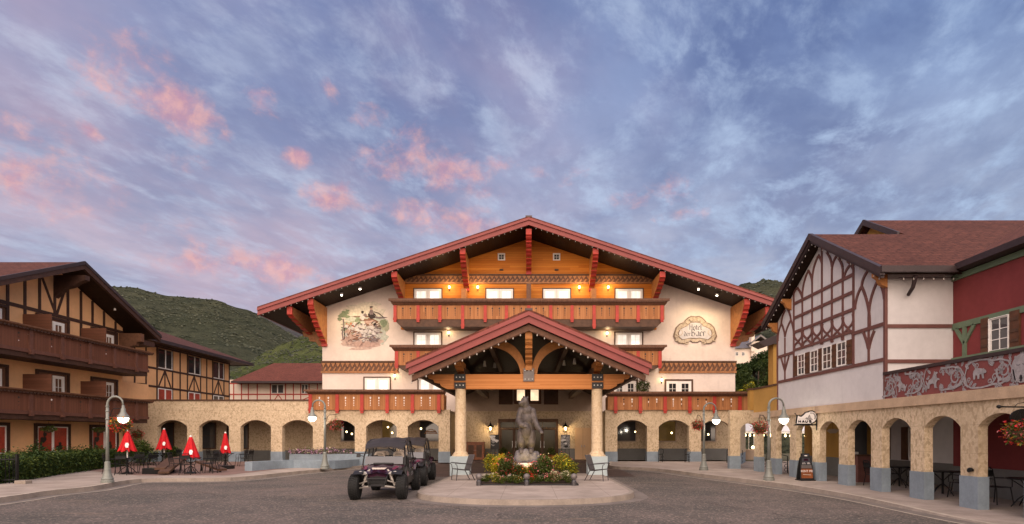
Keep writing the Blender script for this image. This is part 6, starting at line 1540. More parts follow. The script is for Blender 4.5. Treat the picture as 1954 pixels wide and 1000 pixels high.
for i, (px, D, r, h, leaf, pet, nf, nm, lab) in enumerate((
    (944, 21.6, .42, 1.02, ['yellow_leaf','bush_leaf'], ['orange_petal'], 60, 'flowering_shrub', 'tall yellow-green shrub at the buggy end of the bear bed'),
    (966, 20.9, .40, .92, ['rose_leaf'], ['red_petal','pink_petal'], 150, 'rose_bush', 'rose bush with red blooms beside the yellow shrub'),
    (990, 20.6, .36, .72, ['rose_leaf'], ['red_petal','orange_petal'], 130, 'rose_bush', 'low rose bush with red and orange blooms before the plinth'),
    (1018, 20.8, .34, .70, ['rose_leaf'], ['red_petal','pink_petal'], 130, 'rose_bush', 'low rose bush with pink-red blooms before the plinth'),
    (1042, 21.0, .42, .98, ['rose_leaf','bush_leaf'], ['pink_petal','cream_petal'], 90, 'rose_bush', 'dark green rose bush with few pink blooms'),
    (1072, 21.4, .46, 1.0, ['bush_leaf','yellow_leaf'], ['orange_petal','pink_petal'], 80, 'flowering_shrub', 'tall yellow-tinged shrub at the far end of the bear bed'),
    (1086, 20.9, .36, .86, ['bush_leaf','yellow_leaf','rose_leaf'], ['orange_petal'], 40, 'flowering_shrub', 'shorter green-yellow shrub behind the cream flowers'),
    (925, 20.25, .22, .30, ['bush_leaf','rose_leaf'], ['cream_petal'], 60, 'low_plant', 'low leafy plant at the bed corner beside the globe light'),
    (946, 20.2, .24, .34, ['yellow_leaf','bush_leaf'], ['cream_petal'], 70, 'low_plant', 'low yellowish plant under the yellow shrub'),
    (1062, 20.2, .30, .40, ['bush_leaf'], ['cream_petal','cream_petal','pink_petal'], 420, 'low_plant', 'low mound of cream flowers at the bed front'),
    (1080, 20.3, .26, .38, ['bush_leaf'], ['cream_petal'], 200, 'low_plant', 'low cream-flowered plant beside the end globe light'),
    (975, 20.2, .22, .26, ['rose_leaf','bush_leaf'], ['cream_petal'], 25, 'low_plant', 'low green plant before the red roses'),
    (1030, 20.2, .22, .26, ['rose_leaf','bush_leaf'], ['cream_petal'], 20, 'low_plant', 'low green plant to the side of the middle globe light'),
    (957, 20.12, .20, .26, ['bush_leaf'], ['pink_petal'], 40, 'low_plant', 'low green plant with a few pink blooms at the bed front'),
    (990, 20.1, .22, .28, ['bush_leaf','rose_leaf'], ['orange_petal','cream_petal'], 60, 'low_plant', 'low plant with orange blooms next to the middle globe light'),
    (1016, 20.1, .22, .30, ['bush_leaf'], ['red_petal'], 60, 'low_plant', 'low plant with red blooms just past the middle globe light'),
    (1046, 20.15, .22, .30, ['rose_leaf','bush_leaf'], ['pink_petal'], 50, 'low_plant', 'low leafy plant between the red blooms and the cream mound'),
    (1005, 20.75, .30, .62, ['yellow_leaf','bush_leaf'], ['orange_petal','red_petal','orange_petal'], 160, 'flowering_shrub', 'bright orange and yellow flowers just under the bear plinth'),
    (953, 21.2, .42, 1.0, ['yellow_leaf'], ['orange_petal','pink_petal'], 70, 'flowering_shrub', 'brightest yellow shrub, just behind the first rose bush'),
    (1030, 22.5, .40, 1.05, ['rose_leaf'], ['pink_petal','red_petal'], 140, 'rose_bush', 'pink rose bush behind the bear plinth'),
    (965, 22.5, .40, .95, ['rose_leaf','bush_leaf'], ['pink_petal','red_petal'], 120, 'rose_bush', 'rose bush behind the plinth, on the yellow shrub side'),
    )):
    x = (px-CX)*D/FPX; shrub(lab, nm, 'shrub' if nm != 'low_plant' else 'plant', x, D, .2, r, h, leaf, pet, 100+i*3, n=int(2000*r/.4), nf=int(nf*1.5), group=GB, ls=.07 if r > .3 else .05, fs=.062 if r > .3 else .045, stems=r > .3)
for i, (px, lab) in enumerate(((914, 'grey globe garden light at the bed corner near the buggies'), (1005, 'grey globe garden light in the middle of the bed front'), (1095, 'grey globe garden light at the bed corner near the cream flowers'))):
    x, y = (px-CX)*19.9/FPX, 19.86; o = thing('garden_light', lab, 'garden light', (x, y, .15), 'globe lights of the bear bed')
    MB().lathe([(.09,.15),(.09,.30),(.06,.34),(.05,.36)], (x,y,0), 'bronze_metal', 12).build('base', o)
    mb = MB(); mb.ball((x, y, .46), .115, 'grey_steel', 16, 10); b = mb.build('globe', o, smooth=True)
    MB().lathe([(.05,.07),(.06,.09)], (x, y+.06, .46), 'spot_glow', 10).build('lens', o)
    l = bpy.data.lights.new('garden_spot_light', 'SPOT'); l.energy = 40; l.color = (1, .76, .28); l.spot_size = 1.3; l.spot_blend = .7; l.shadow_soft_size = .05
    lo = bpy.data.objects.new('garden_spot_light', l); COL.objects.link(lo); lo.location = (x, y+.08, .62); lo.rotation_euler = Vector((-x*.25, 1, .9)).to_track_quat('-Z', 'Y').to_euler()

# ================================================================ buggies
def buggy():
    o = thing('off_road_buggy', 'x', 'buggy'); pl = 'black_plastic'
    WBx, fy, ry, R = .68, -1.485, 1.485, .365
    # tub and under body
    mb = MB(); mb.prism([(-1.35,.42),(-1.05,.33),(1.3,.33),(1.75,.55),(1.75,.72),(.9,.62),(-.55,.60),(-1.2,.80),(-1.5,.74)], 'x', -.46, .46, pl); mb.box(-.66, .66, -.62, .85, .34, .44, pl)
    mb.build('body', o, bevel=.02)
    for sx in (-1, 1):                                   # rocker and door panels
        mb = MB(); mb.prism([(-.70,.42),(.85,.42),(.92,.62),(.80,.84),(.10,.80),(-.02,.70),(-.12,.80),(-.62,.92),(-.80,.70)], 'x', sx*.66-.03, sx*.66+.03, pl); mb.prism([(-.55,.62),(-.2,.60),(-.25,.70),(-.52,.78)], 'x', sx*.692-.003, sx*.692+.003, 'magenta_paint').prism([(.25,.58),(.72,.60),(.66,.72),(.3,.70)], 'x', sx*.692-.003, sx*.692+.003, 'purple_paint'); mb.build('door_panel', o)
    # bonnet
    mb = MB(); hv = []
    for y, w, zc, ze in ((-1.66,.28,.79,.74),(-1.55,.42,.85,.78),(-1.25,.56,.92,.85),(-.95,.60,.965,.905),(-.68,.63,1.0,.955)):
        for k in range(9): u = -1+2*k/8; hv.append((u*w, y, zc+(ze-zc)*abs(u)**2.2+.02*math.cos(u*PI*2.5)*(1-abs(u))))
    mb.add(hv+[(x, y, z-.10) for x, y, z in hv], [(j*9+k, j*9+k+1, j*9+k+10, j*9+k+9) for j in range(4) for k in range(8)]+[(k, k+1, 45+k+1, 45+k) for k in range(8)], 'purple_paint')
    h = mb.build('hood', o, smooth=True)
    for sx in (-1, 1): MB().add([(sx*.44,-1.40,.858),(sx*.52,-1.00,.935),(sx*.42,-1.00,.962),(sx*.36,-1.40,.882)], [(0,1,2,3)], 'magenta_paint').build('graphic', h)
    gb = MB(); gb.add([(-.18,-1.53,.882),(.18,-1.53,.882),(.22,-1.38,.925),(-.22,-1.38,.925)], [(0,1,2,3)], 'pale_vinyl'); gb.build('graphic', h)
    mb = MB(); mb.box(-.30, .30, -.80, -.60, .98, 1.04, pl); mb.build('cowl', o, bevel=.02)
    # nose: grille, bumper
    mb = MB(); mb.prism([(-.29,.77),(.29,.77),(.26,.50),(.20,.42),(-.20,.42),(-.26,.50)], 'y', -1.64, -1.50, pl)
    for z in (.50,.57,.64,.71): mb.box(-.22, .22, -1.655, -1.64, z-.022, z+.022, 'rim_black')
    mb.build('grille', o, bevel=.01)
    mb = MB(); mb.tube([(-.27,-1.55,.72),(-.28,-1.74,.66),(-.22,-1.78,.42),(.22,-1.78,.42),(.28,-1.74,.66),(.27,-1.55,.72)], .024, pl, 7); mb.tube([(-.28,-1.75,.62),(.28,-1.75,.62)], .02, pl, 7); mb.build('front_bumper', o)
    for sx in (-1, 1):
        mb = MB(); mb.prism([(sx*.28,.74),(sx*.35,.82),(sx*.53,.84),(sx*.55,.79),(sx*.46,.72)], 'y', -1.62, -1.50, 'headlight_lens'); mb.build('headlight', o, bevel=.015)
        mb = MB(); fv = []
        for y, z in ((-1.72,.74),(-1.62,.80),(-1.45,.84),(-1.25,.84),(-1.08,.78),(-1.0,.66)): fv += [(sx*.40, y, z+.03), (sx*.70, y, z)]
        mb.add(fv+[(x, y, z-.025) for x, y, z in fv], [(2*i, 2*i+1, 2*i+3, 2*i+2) for i in range(5)]+[(12+2*i, 12+2*i+1, 12+2*i+3, 12+2*i+2) for i in range(5)]+[(2*i+1, 2*i+3, 12+2*i+3, 12+2*i+1) for i in range(5)], pl); mb.build('front_fender', o)
        mb = MB(); fv = []
        for y, z in ((.98,.74),(1.15,.90),(1.40,.97),(1.65,.94),(1.80,.84)): fv += [(sx*.46, y, z+.03), (sx*.74, y, z)]
        mb.add(fv+[(x, y, z-.03) for x, y, z in fv], [(2*i, 2*i+1, 2*i+3, 2*i+2) for i in range(4)]+[(10+2*i, 10+2*i+1, 10+2*i+3, 10+2*i+2) for i in range(4)]+[(2*i+1, 2*i+3, 10+2*i+3, 10+2*i+1) for i in range(4)], 'purple_paint'); mb.build('rear_fender', o)
        for y0, sg in ((fy, -1), (ry, 1)):                # suspension
            mb = MB(); mb.tube([(sx*.20,y0-.16,.40),(sx*.56,y0,.33)], .024, 'silver_paint', 6); mb.tube([(sx*.20,y0+.16,.40),(sx*.56,y0,.33)], .024, 'silver_paint', 6); mb.tube([(sx*.20,y0-.10,.58),(sx*.55,y0,.46)], .022, 'silver_paint', 6); mb.build('suspension_arm', o)
            mb = MB(); mb.tube([(sx*.26,y0+.02,.88),(sx*.47,y0,.40)], .028, 'silver_paint', 7); mb.tube([(sx*.28,y0+.02,.84),(sx*.40,y0+.01,.56)], .048, 'silver_paint', 9); mb.build('shock_absorber', o)
            wx = sx*WBx; mb = MB(); prof = [(.19,-.13),(.30,-.145),(.345,-.12),(R,-.07),(R,.07),(.345,.12),(.30,.145),(.19,.13)]
            mb.lathe(prof, (wx, y0, R), 'tyre_rubber', 28, axis='x')
            for k in range(28):
                a = 2*PI*k/28
                for off in (-.085, -.02, .05, .105):
                    aa = a+(.1 if off > 0 else 0); c, s_ = math.cos(aa), math.sin(aa); r0, r1 = (R-.006, R+.012) if abs(off) < .1 else (R-.03, R-.008)
                    mb.beam((wx+off-.022, y0+c*(r0+r1)/2, R+s_*(r0+r1)/2), (wx+off+.022, y0+c*(r0+r1)/2, R+s_*(r0+r1)/2), .045, r1-r0+.004, 'tyre_rubber', up=(0, c, s_))
            w_ = mb.build('wheel', o)
            mb = MB(); mb.lathe([(.185,-.10),(.185,.10)], (wx, y0, R), 'rim_black', 20, axis='x')
            for k in range(6): a = k*PI/3; mb.beam((wx+sx*.105, y0, R), (wx+sx*.11, y0+.18*math.cos(a), R+.18*math.sin(a)), .045, .02, 'silver_paint' if False else 'rim_black')
            mb.lathe([(.05,-.02),(.04,.13 if sx > 0 else .0)], (wx, y0, R), 'silver_paint', 10, axis='x'); mb.build('rim', w_)
    # roll cage
    for sx in (-1, 1):
        mb = MB(); x0, x1 = sx*.64, sx*.56
        mb.tube([(x0,-.68,.96),(x0*.98,-.56,1.22),(x1,-.22,1.66),(x1,.10,1.74),(x1,.75,1.76),(x1*1.02,1.02,1.66),(x0,1.22,1.05),(x0,1.25,.80)], .024, pl, 8)
        mb.tube([(x1,.14,1.74),(x0,.14,1.20),(x0,.12,.70)], .022, pl, 7); mb.tube([(x1,.78,1.75),(x0,.62,1.10),(x0,.62,.70)], .022, pl, 7); mb.tube([(x0,.16,1.12),(x0,1.22,1.02)], .018, pl, 6)
        mb.build('roll_bar', o)
    mb = MB()
    for y, z in ((-.22,1.66),(.14,1.74),(.78,1.76)): mb.tube([(-.56,y,z),(.56,y,z)], .02, pl, 6)
    mb.tube([(-.6,.80,1.2),(.6,.80,1.2)], .018, pl, 6); mb.tube([(-.56,.78,1.74),(.45,1.22,1.05)], .016, pl, 6); mb.build('cross_bar', o)
    mb = MB(); rv = []
    for y, z, w in ((-.62,1.53,.58),(-.42,1.625,.61),(-.10,1.735,.62),(.20,1.785,.62),(.75,1.80,.60),(.98,1.765,.57)):
        for k in range(7): u = -1+2*k/6; rv.append((u*w, y, z-.05*abs(u)**3+(.02 if k in (2, 4) else 0)))
    nn = len(rv); mb.add(rv+[(x, y, z-.045) for x, y, z in rv], [(j*7+k, j*7+k+1, j*7+k+8, j*7+k+7) for j in range(5) for k in range(6)]+[(nn+j*7+k, nn+j*7+k+1, nn+j*7+k+8, nn+j*7+k+7) for j in range(5) for k in range(6)]+[(k, k+1, nn+k+1, nn+k) for k in range(6)]+[(j*7, (j+1)*7, nn+(j+1)*7, nn+j*7) for j in range(5)]+[(j*7+6, (j+1)*7+6, nn+(j+1)*7+6, nn+j*7+6) for j in range(5)]+[(35+k, 36+k, nn+36+k, nn+35+k) for k in range(6)], 'roof_plastic'); mb.build('roof', o)
    mb = MB(); mb.add([(-.58,-.70,1.0),(.58,-.70,1.0),(.57,-.585,1.23),(-.57,-.585,1.23),(-.58,-.69,1.0),(.58,-.69,1.0),(.57,-.575,1.23),(-.57,-.575,1.23)], [(0,1,2,3),(4,5,6,7),(0,1,5,4),(2,3,7,6)], 'visor'); mb.build('half_windshield', o)
    for y0 in (-.05, .62):
        for sx in (-1, 1):
            x = sx*.30; mb = MB(); mb.box(x-.21, x+.21, y0-.25, y0+.18, .60, .74, 'seat_vinyl'); mb.prism([(y0+.10,.72),(y0+.26,1.18),(y0+.36,1.18),(y0+.24,.70)], 'x', x-.22, x+.22, 'seat_vinyl'); s_ = mb.build('seat', o, bevel=.03)
            MB().prism([(x-.17,1.17),(x-.175,1.28),(x-.12,1.355),(x,1.37),(x+.12,1.355),(x+.175,1.28),(x+.17,1.17)], 'y', y0+.25, y0+.35, 'pale_vinyl').build('headrest', s_, bevel=.015)
            hb = MB()
            for k in range(3): hb.box(x-.13+.02*k, x+.13-.03*k, y0+.244, y0+.249, 1.205+.045*k, 1.222+.045*k, 'seat_vinyl')
            hb.build('headrest_print', s_)
    mb = MB(); mb.lathe([(.16,.0),(.175,.015),(.16,.03),(.145,.015)], (0,0,0), pl, 18); 
    T = Matrix.Translation((-.30,-.42,1.10)) @ Matrix.Rotation(math.radians(62), 4, 'X'); mb.T = T; mb.tube([(0,0,0),(0,0,-.25)], .02, pl, 6); mb.tube([(-.15,0,.01),(.15,0,.01)], .014, pl, 5); mb.build('steering_wheel', o)
    mb = MB(); mb.box(-.52, .52, 1.25, 1.80, .74, .80, pl); mb.box(-.52,.52,1.76,1.80,.80,.94,pl); mb.box(-.52,-.48,1.25,1.76,.80,.92,pl); mb.box(.48,.52,1.25,1.76,.80,.92,pl); mb.build('cargo_bed', o)
    for sx in (-1, 1): MB().prism([(-.52,1.20),(-.50,1.30),(-.44,1.32),(-.42,1.22)], 'x', sx*.78-.09, sx*.78+.02, pl).tube([(sx*.62,-.5,1.22),(sx*.74,-.47,1.25)], .012, pl, 5).build('side_mirror', o)
    return o
BU = buggy(); rzb = math.radians(3.4)
move(BU, (-4.50, 18.42, 0), rzb); BU['label'] = 'purple and black four-seat buggy parked nearest the camera beside the island'; BU['group'] = 'off-road buggies parked by the island'
dup(BU, (-4.72, 23.05, 0), rzb, 'second purple and black four-seat buggy parked right behind the first', 'off-road buggies parked by the island')

# ================================================================ things at the entrance
def easel(label, px, D, w, pic):
    x = (px-CX)*D/FPX; o = thing('poster_easel', label, 'easel', (x, D, .15), 'poster easels by the entrance doors')
    for a, b in ((-.34, -.16), (.34, .16)): MB().tube([(x+a, D, .15), (x+b, D+.10, 1.75)], .018, 'black_metal', 6).build('leg', o)
    MB().tube([(x, D+.55, .15), (x, D+.12, 1.7)], .018, 'black_metal', 6).build('leg', o)
    MB().box(x-.34, x+.34, D-.03, D+.03, .93, .96, 'black_metal').build('ledge', o)
    p = MB(); p.box(x-w/2, x+w/2, D+.01, D+.03, .965, 1.95, pic); p = p.build('poster', o)
    q = MB(); rg = random.Random(px)
    for i in range(9):
        u, v, r = rg.uniform(-.3,.3)*w, rg.uniform(.1,.9), rg.uniform(.05,.13)
        q.poly([(x+u+r*1.6*math.cos(t)*(1+.3*math.sin(3*t)), D+.009-.0006*i, .97+v*.95+r*math.sin(t)) for t in [2*PI*k/9 for k in range(9)]], ('poster_black','white_print','poster_grey')[i % 3])
    q.build('poster_print', p)
easel('poster easel with mostly black poster, on the cabinet side of the doors', 944, 40.6, .60, 'poster_black')
easel('poster easel with pale grey poster, next to the tan side door', 1079, 40.6, .64, 'poster_grey')
x0, x1 = at(890, 0, 40.7)[0], at(924, 0, 40.7)[0]
CB = thing('wooden_cabinet', 'reddish wooden bellhop cabinet behind the stone column', 'cabinet', ((x0+x1)/2, 40.9, .15))
MB().box(x0, x1, 40.6, 41.3, .19, 1.38, 'cabinet_wood').build('body', CB, bevel=.01); MB().box(x0-.05, x1+.05, 40.55, 41.35, 1.382, 1.44, 'cabinet_wood').build('top', CB)
MB().box(x0+.03, x1-.03, 40.65, 41.25, .15, .188, 'dark_timber').build('base', CB)
for k in (0, 1):
    a = x0+.06+k*(x1-x0-.12)/2; b = a+(x1-x0-.12)/2-.02; d_ = MB().box(a, b, 40.575, 40.598, .26, 1.32, 'cabinet_wood').build('door', CB)
    MB().box(a+.08, b-.08, 40.565, 40.574, .36, 1.22, 'dark_timber').build('panel', d_); MB().ball((b-.05 if k == 0 else a+.05, 40.56, .85), .02, 'bolt_metal', 8, 6).build('handle', d_)
for px, lab in ((960, 'terracotta pot with leafy plant beside the cabinet-side entrance door'), (1052, 'terracotta pot with leafy plant beside the tan-door side of the entrance')):
    x = (px-CX)*41.2/FPX; o = thing('potted_plant', lab, 'potted plant', (x, 41.2, .15), 'potted plants at the doors')
    MB().lathe([(.16,.15),(.24,.42),(.26,.52),(.23,.52),(.2,.47)], (x, 41.2, 0), 'cabinet_wood', 14).build('pot', o); sweep_leaves(220, blobs([(x,41.2,.75,.30,.30,.28)]), .13, ['rose_leaf','bush_leaf'], px).build('foliage', o)
# clipped shrub on the terrace
x, y, z = at(1227, 737, 41.2); o = thing('round_shrub', 'clipped dark round shrub on the terrace beside the white doors', 'shrub', (x, y, 4.3))
sweep_leaves(900, blobs([(x,y,z,.50,.45,.46)]), .12, ['rose_leaf','tree_leaf'], 71).build('foliage', o); MB().lathe([(.2,3.56),(.26,3.56+.5)], (x,y,0), 'cabinet_wood', 12).tube([(x,y,4.0),(x,y,z)], .03, 'bark', 6).build('pot', o)

# ================================================================ terrace walls, hedge, fence
WL = [gnd(481, 899, .15), gnd(560, 893, .15), (-10.6, 30.6), (-9.75, 33.2)]
WL = smoothline(WL, 6)
o = thing('low_wall', 'low pale blue curved wall around the terrace, with the flower trough on it', 'wall', (*WL[0], .15))
a_, b_ = offset(WL, -.0), offset(WL, .42); mb = MB(); n = len(WL)
tp = [.60-.08*i/n for i in range(n)]
vs = [(*p, .1) for p in a_]+[(*p, t) for p, t in zip(a_, tp)]+[(*p, t) for p, t in zip(b_, tp)]+[(*p, .1) for p in b_]
mb.add(vs, [(r*n+i, r*n+i+1, (r+1)*n+i+1, (r+1)*n+i) for r in range(3) for i in range(n-1)]+[(0, n, 2*n, 3*n), (n-1, 2*n-1, 3*n-1, 4*n-1)], 'blue_grey_paint'); mb.build('wall', o)
xa, ya_, _ = at(552, 0, 33.6); xb_ = at(676, 0, 33.6)[0]
FT = thing('flower_trough', 'long pale blue trough filled with white and lilac petunias', 'planter', ((xa+xb_)/2, 33.6, .15))
MB().box(xa, xb_+.9, 33.6, 34.2, .1, .82, 'blue_grey_paint').build('trough', FT, bevel=.01); MB().box(xa+.05, xb_+.85, 33.65, 34.15, .821, .85, 'soil').build('soil', FT)
def tro(rg): return (rg.uniform(xa, xb_-1.2 if rg.random() < .9 else xb_), rg.uniform(33.5, 34.2), .85+abs(rg.gauss(0,.13)))
sweep_leaves(900, tro, .10, ['bush_leaf','rose_leaf'], 81).build('foliage', FT); sweep_leaves(1200, tro, .085, ['lilac_petal','lilac_petal','cream_petal'], 82, aspect=1.05).build('blossoms', FT)
# black trough and sloping boards among the tables
x0, y0 = gnd(271, 905, .156); x1, _ = gnd(306, 905, .156)
o = thing('black_trough', 'low black steel trough with water in front of the sloping boards', 'trough', (x0, y0, .156))
MB().box(x0, x1, y0, y0+.9, .156, .42, 'black_metal').build('trough', o); MB().box(x0+.05, x1-.05, y0+.05, y0+.85, .421, .425, 'visor').build('water', o)
GR = 'dark sloping boards on the terrace'
for i, (pa, pb, Da, Db, za, zb_, lab) in enumerate(((305, 330, 25.6, 29.5, .40, .75, 'dark sloping board rising from the black trough to the second parasol'), (312, 348, 25.2, 29.0, .26, .80, 'dark sloping board beside the lowest parasol'), (380, 425, 28.2, 27.2, .62, .26, 'dark sloping board running down towards the slim parasol'))):
    a = at(pa, 0, Da); b = at(pb, 0, Db); o = thing('sloping_board', lab, 'board', (a[0], a[1], .156), GR)
    MB().beam((a[0], Da, za), (b[0], Db, zb_), .42, .09, 'dark_timber').build('board', o)
    mb = MB()
    for t in (.1, .5, .9): q = [a[0]+(b[0]-a[0])*t, Da+(Db-Da)*t, za+(zb_-za)*t]; mb.box(q[0]-.03, q[0]+.03, q[1]-.03, q[1]+.03, .156, q[2]-.03, 'black_metal')
    mb.build('support', o)
xa_ = at(392, 0, 27.0)[0]; o = thing('black_kerb', 'low black steel edging at the foot of the slim parasol', 'edging', (xa_, 27.5, .156)); MB().box(at(418,0,30.2)[0], at(448,0,30.2)[0], 29.6, 30.2, .156, .33, 'black_metal').build('edging', o)
# hedge
HP = [(-18.9, 20.2), (-19.6, 22.4), (-20.6, 25.0), (-21.7, 28.2), (-22.6, 31.0), (-23.2, 33.2)]
o = thing('hedge', 'loose dark green hedge in front of the poster windows', 'hedge', (-21.5, 26.5, .1))
def hs(rg):
    t = rg.uniform(0, len(HP)-1.001); i = int(t); f = t-i; x = HP[i][0]+(HP[i+1][0]-HP[i][0])*f; y = HP[i][1]+(HP[i+1][1]-HP[i][1])*f
    hmax = 1.02+.16*mnoise.noise(Vector((x*1.3, y*1.3, 0)))+.10*mnoise.noise(Vector((x*5, y*5, 2)))
    if rg.random() < .07: return (x-rg.uniform(0, 1.9), y+rg.uniform(-.3,.5), hmax+abs(rg.gauss(0,.14)))
    if rg.random() < .55: return (x+rg.uniform(-.12,.14)+.10*mnoise.noise(Vector((y*2.5, 1, 3))), y+rg.uniform(-.1,.1), rg.uniform(.08, hmax))
    return (x-rg.uniform(0, 2.1), y+rg.uniform(-.3,.6), hmax+rg.uniform(-.16,.06))
sweep_leaves(15000, hs, .115, ['hedge_leaf','hedge_leaf','bush_leaf'], 91).build('foliage', o)
mb = MB(); pts = [(x-.25, y) for x, y in HP]; bk = [(x-2.0, y+.3) for x, y in HP]
strip(mb, pts, bk, .85, .85, 'hedge_leaf'); strip(mb, pts, pts, .0, .85, 'hedge_leaf'); mb.build('inner_mass', o)
for i, (x, y, r, h, lab) in enumerate(((-22.6, 33.6, .95, 1.75, 'leafy green bush behind the lamp post at the hedge end'), (-21.4, 34.6, .55, 1.1, 'small leafy bush by the arcade corner, behind the chairs'), (-20.6, 24.0, .5, 1.5, 'wispy shrub rising above the hedge by the iron fence'))):
    shrub(lab, 'bush', 'bush', x, y, .1, r, h, ['bush_leaf','hedge_leaf'] if i < 2 else ['hedge_leaf'], None, 300+i, n=2200 if i < 2 else 500, group='loose bushes by the hedge', ls=.13)
o = thing('iron_fence', 'short black iron picket fence at the street end of the hedge', 'fence', (-18.6, 20.6, .15))
f0, f1 = Vector((-19.9, 20.2, 0)), Vector((-18.55, 20.9, 0))
for z in (.28, 1.02): MB().beam((f0.x, f0.y, z), (f1.x, f1.y, z), .03, .04, 'black_metal').build('rail', o)
for k in range(15):
    p = f0+(f1-f0)*k/14; mb = MB(); mb.beam((p.x, p.y, .15), (p.x, p.y, 1.12), .022, .022, 'black_metal'); mb.lathe([(.018,1.12),(.004,1.18)], (p.x, p.y, 0), 'black_metal', 5); mb.build('picket', o)
MB().box(-18.6, -18.52, 20.86, 20.94, .15, 1.2, 'black_metal').build('post', o)
o = thing('concrete_footing', 'small pale concrete block at the end of the iron fence', 'block', (-17.9, 20.75, .15)); MB().box(-18.35, -17.95, 20.55, 20.85, .14, .27, 'kerb_concrete').build('block', o, bevel=.02)

# ================================================================ signs on the shop side
def shop_sign():
    y = 22.0; sx0, sx1 = (1516-CX)*y/FPX, (1559-CX)*y/FPX
    o = thing('hanging_sign', 'curved white shop sign reading HAUS on a black iron bracket', 'sign', (sx1+.05, y, 2.6))
    k = y/FPX; X = lambda px: (px-CX)*k; Z = lambda py: EYE-(py-CY)*k
    zx = lambda q: 1490+q*.08; zy = lambda q: 770+q*.08
    out = [(375,480),(400,310)]+[(470+75*math.cos(t), 225+95*math.sin(t)) for t in (2.4, 2.0, 1.57, 1.2, .8)]+[(600,220)]+[(720+125*math.cos(t), 320-130*math.sin(t)) for t in (2.2, 1.8, 1.4, 1.0, .5, 0, -.5, -.95)]+[(700,480)]
    P = [(X(zx(a)), Z(zy(b))) for a, b in out]; cxm = sum(p[0] for p in P)/len(P); czm = sum(p[1] for p in P)/len(P)
    MB().prism(P, 'y', y-.03, y+.03, 'white_print').build('panel', o)
    mb = MB(); 
    for a, b in zip(P, P[1:]+P[:1]): mb.beam((a[0], y, a[1]), (b[0], y, b[1]), .09, .03, 'black_metal', up=(0,1,0))
    mb.build('frame', o)
    g_ = MB(); g_.poly([(X(zx(a)), y-.0335, Z(zy(b))) for a, b in ((560,370),(600,330),(625,345),(670,262),(720,350),(760,390),(640,392))], 'poster_grey'); 
    g_.add([(X(zx(720+105*math.cos(t))), y-.0335, Z(zy(320-108*math.sin(t)))) for t in [1.9-.1*i for i in range(26)]]+[(X(zx(720+75*math.cos(t))), y-.0335, Z(zy(320-78*math.sin(t)))) for t in [1.9-.1*i for i in range(26)]], [(i, i+1, 27+i, 26+i) for i in range(25)], 'poster_grey'); g_.build('mountain_emblem', o)
    t_ = MB()
    def bar(a, b, c, d_, w=22): 
        p, q = (X(zx(a)), Z(zy(b))), (X(zx(c)), Z(zy(d_))); t_.beam((p[0], y-.0375, p[1]), (q[0], y-.0375, q[1]), .006, w*.08*k, 'letter_black', up=(0,0,1) if abs(a-c) > abs(b-d_) else (1,0,0))
    for s_ in ([(415,402,415,455),(460,402,460,455),(415,428,460,428)], [(500,455,525,402),(548,455,525,402),(510,438,540,438)], [(580,402,580,445),(622,402,622,445),(580,452,622,452)], [(712,404,668,404),(668,404,668,428),(668,428,712,428),(712,428,712,453),(712,453,668,453)]):
        for q in s_: bar(*q)
    t_.box(X(zx(405)), X(zx(585)), y-.036, y-.0335, Z(zy(375)), Z(zy(368)), 'poster_grey'); t_.build('lettering', o)
    mb = MB(); mb.box(X(zx(845)), X(zx(885)), y-.03, y+.03, Z(zy(640)), Z(zy(190)), 'black_metal'); mb.box(X(zx(330)), X(zx(860)), y-.02, y+.02, Z(zy(525)), Z(zy(492)), 'black_metal'); mb.box(X(zx(300)), X(zx(340)), y-.02, y+.02, Z(zy(525)), Z(zy(515)), 'black_metal')
    mb.tube([(X(zx(385)), y, Z(zy(300))), (X(zx(345)), y, Z(zy(235))), (X(zx(325)), y, Z(zy(240)))], .015, 'black_metal', 6); mb.tube([(X(zx(780)), y, Z(zy(200))), (X(zx(850)), y, Z(zy(235)))], .012, 'black_metal', 6); mb.build('bracket', o)
shop_sign()
def font_mesh(txt, size, loc, rot, mat, parent, name='lettering', ext=.002):
    cu = bpy.data.curves.new('t', 'FONT'); cu.body = txt; cu.size = size; cu.align_x = 'CENTER'; cu.extrude = ext
    ob = bpy.data.objects.new('t', cu); COL.objects.link(ob); dg = bpy.context.evaluated_depsgraph_get()
    me = bpy.data.meshes.new_from_object(ob.evaluated_get(dg)); bpy.data.objects.remove(ob)
    me.materials.clear(); me.materials.append(MATS[mat]); o = bpy.data.objects.new(name, me); COL.objects.link(o)
    o.location = loc; o.rotation_euler = rot; o.parent = parent
    if parent.type == 'EMPTY': o.matrix_parent_inverse = Matrix.Translation(-parent.location)
    return o
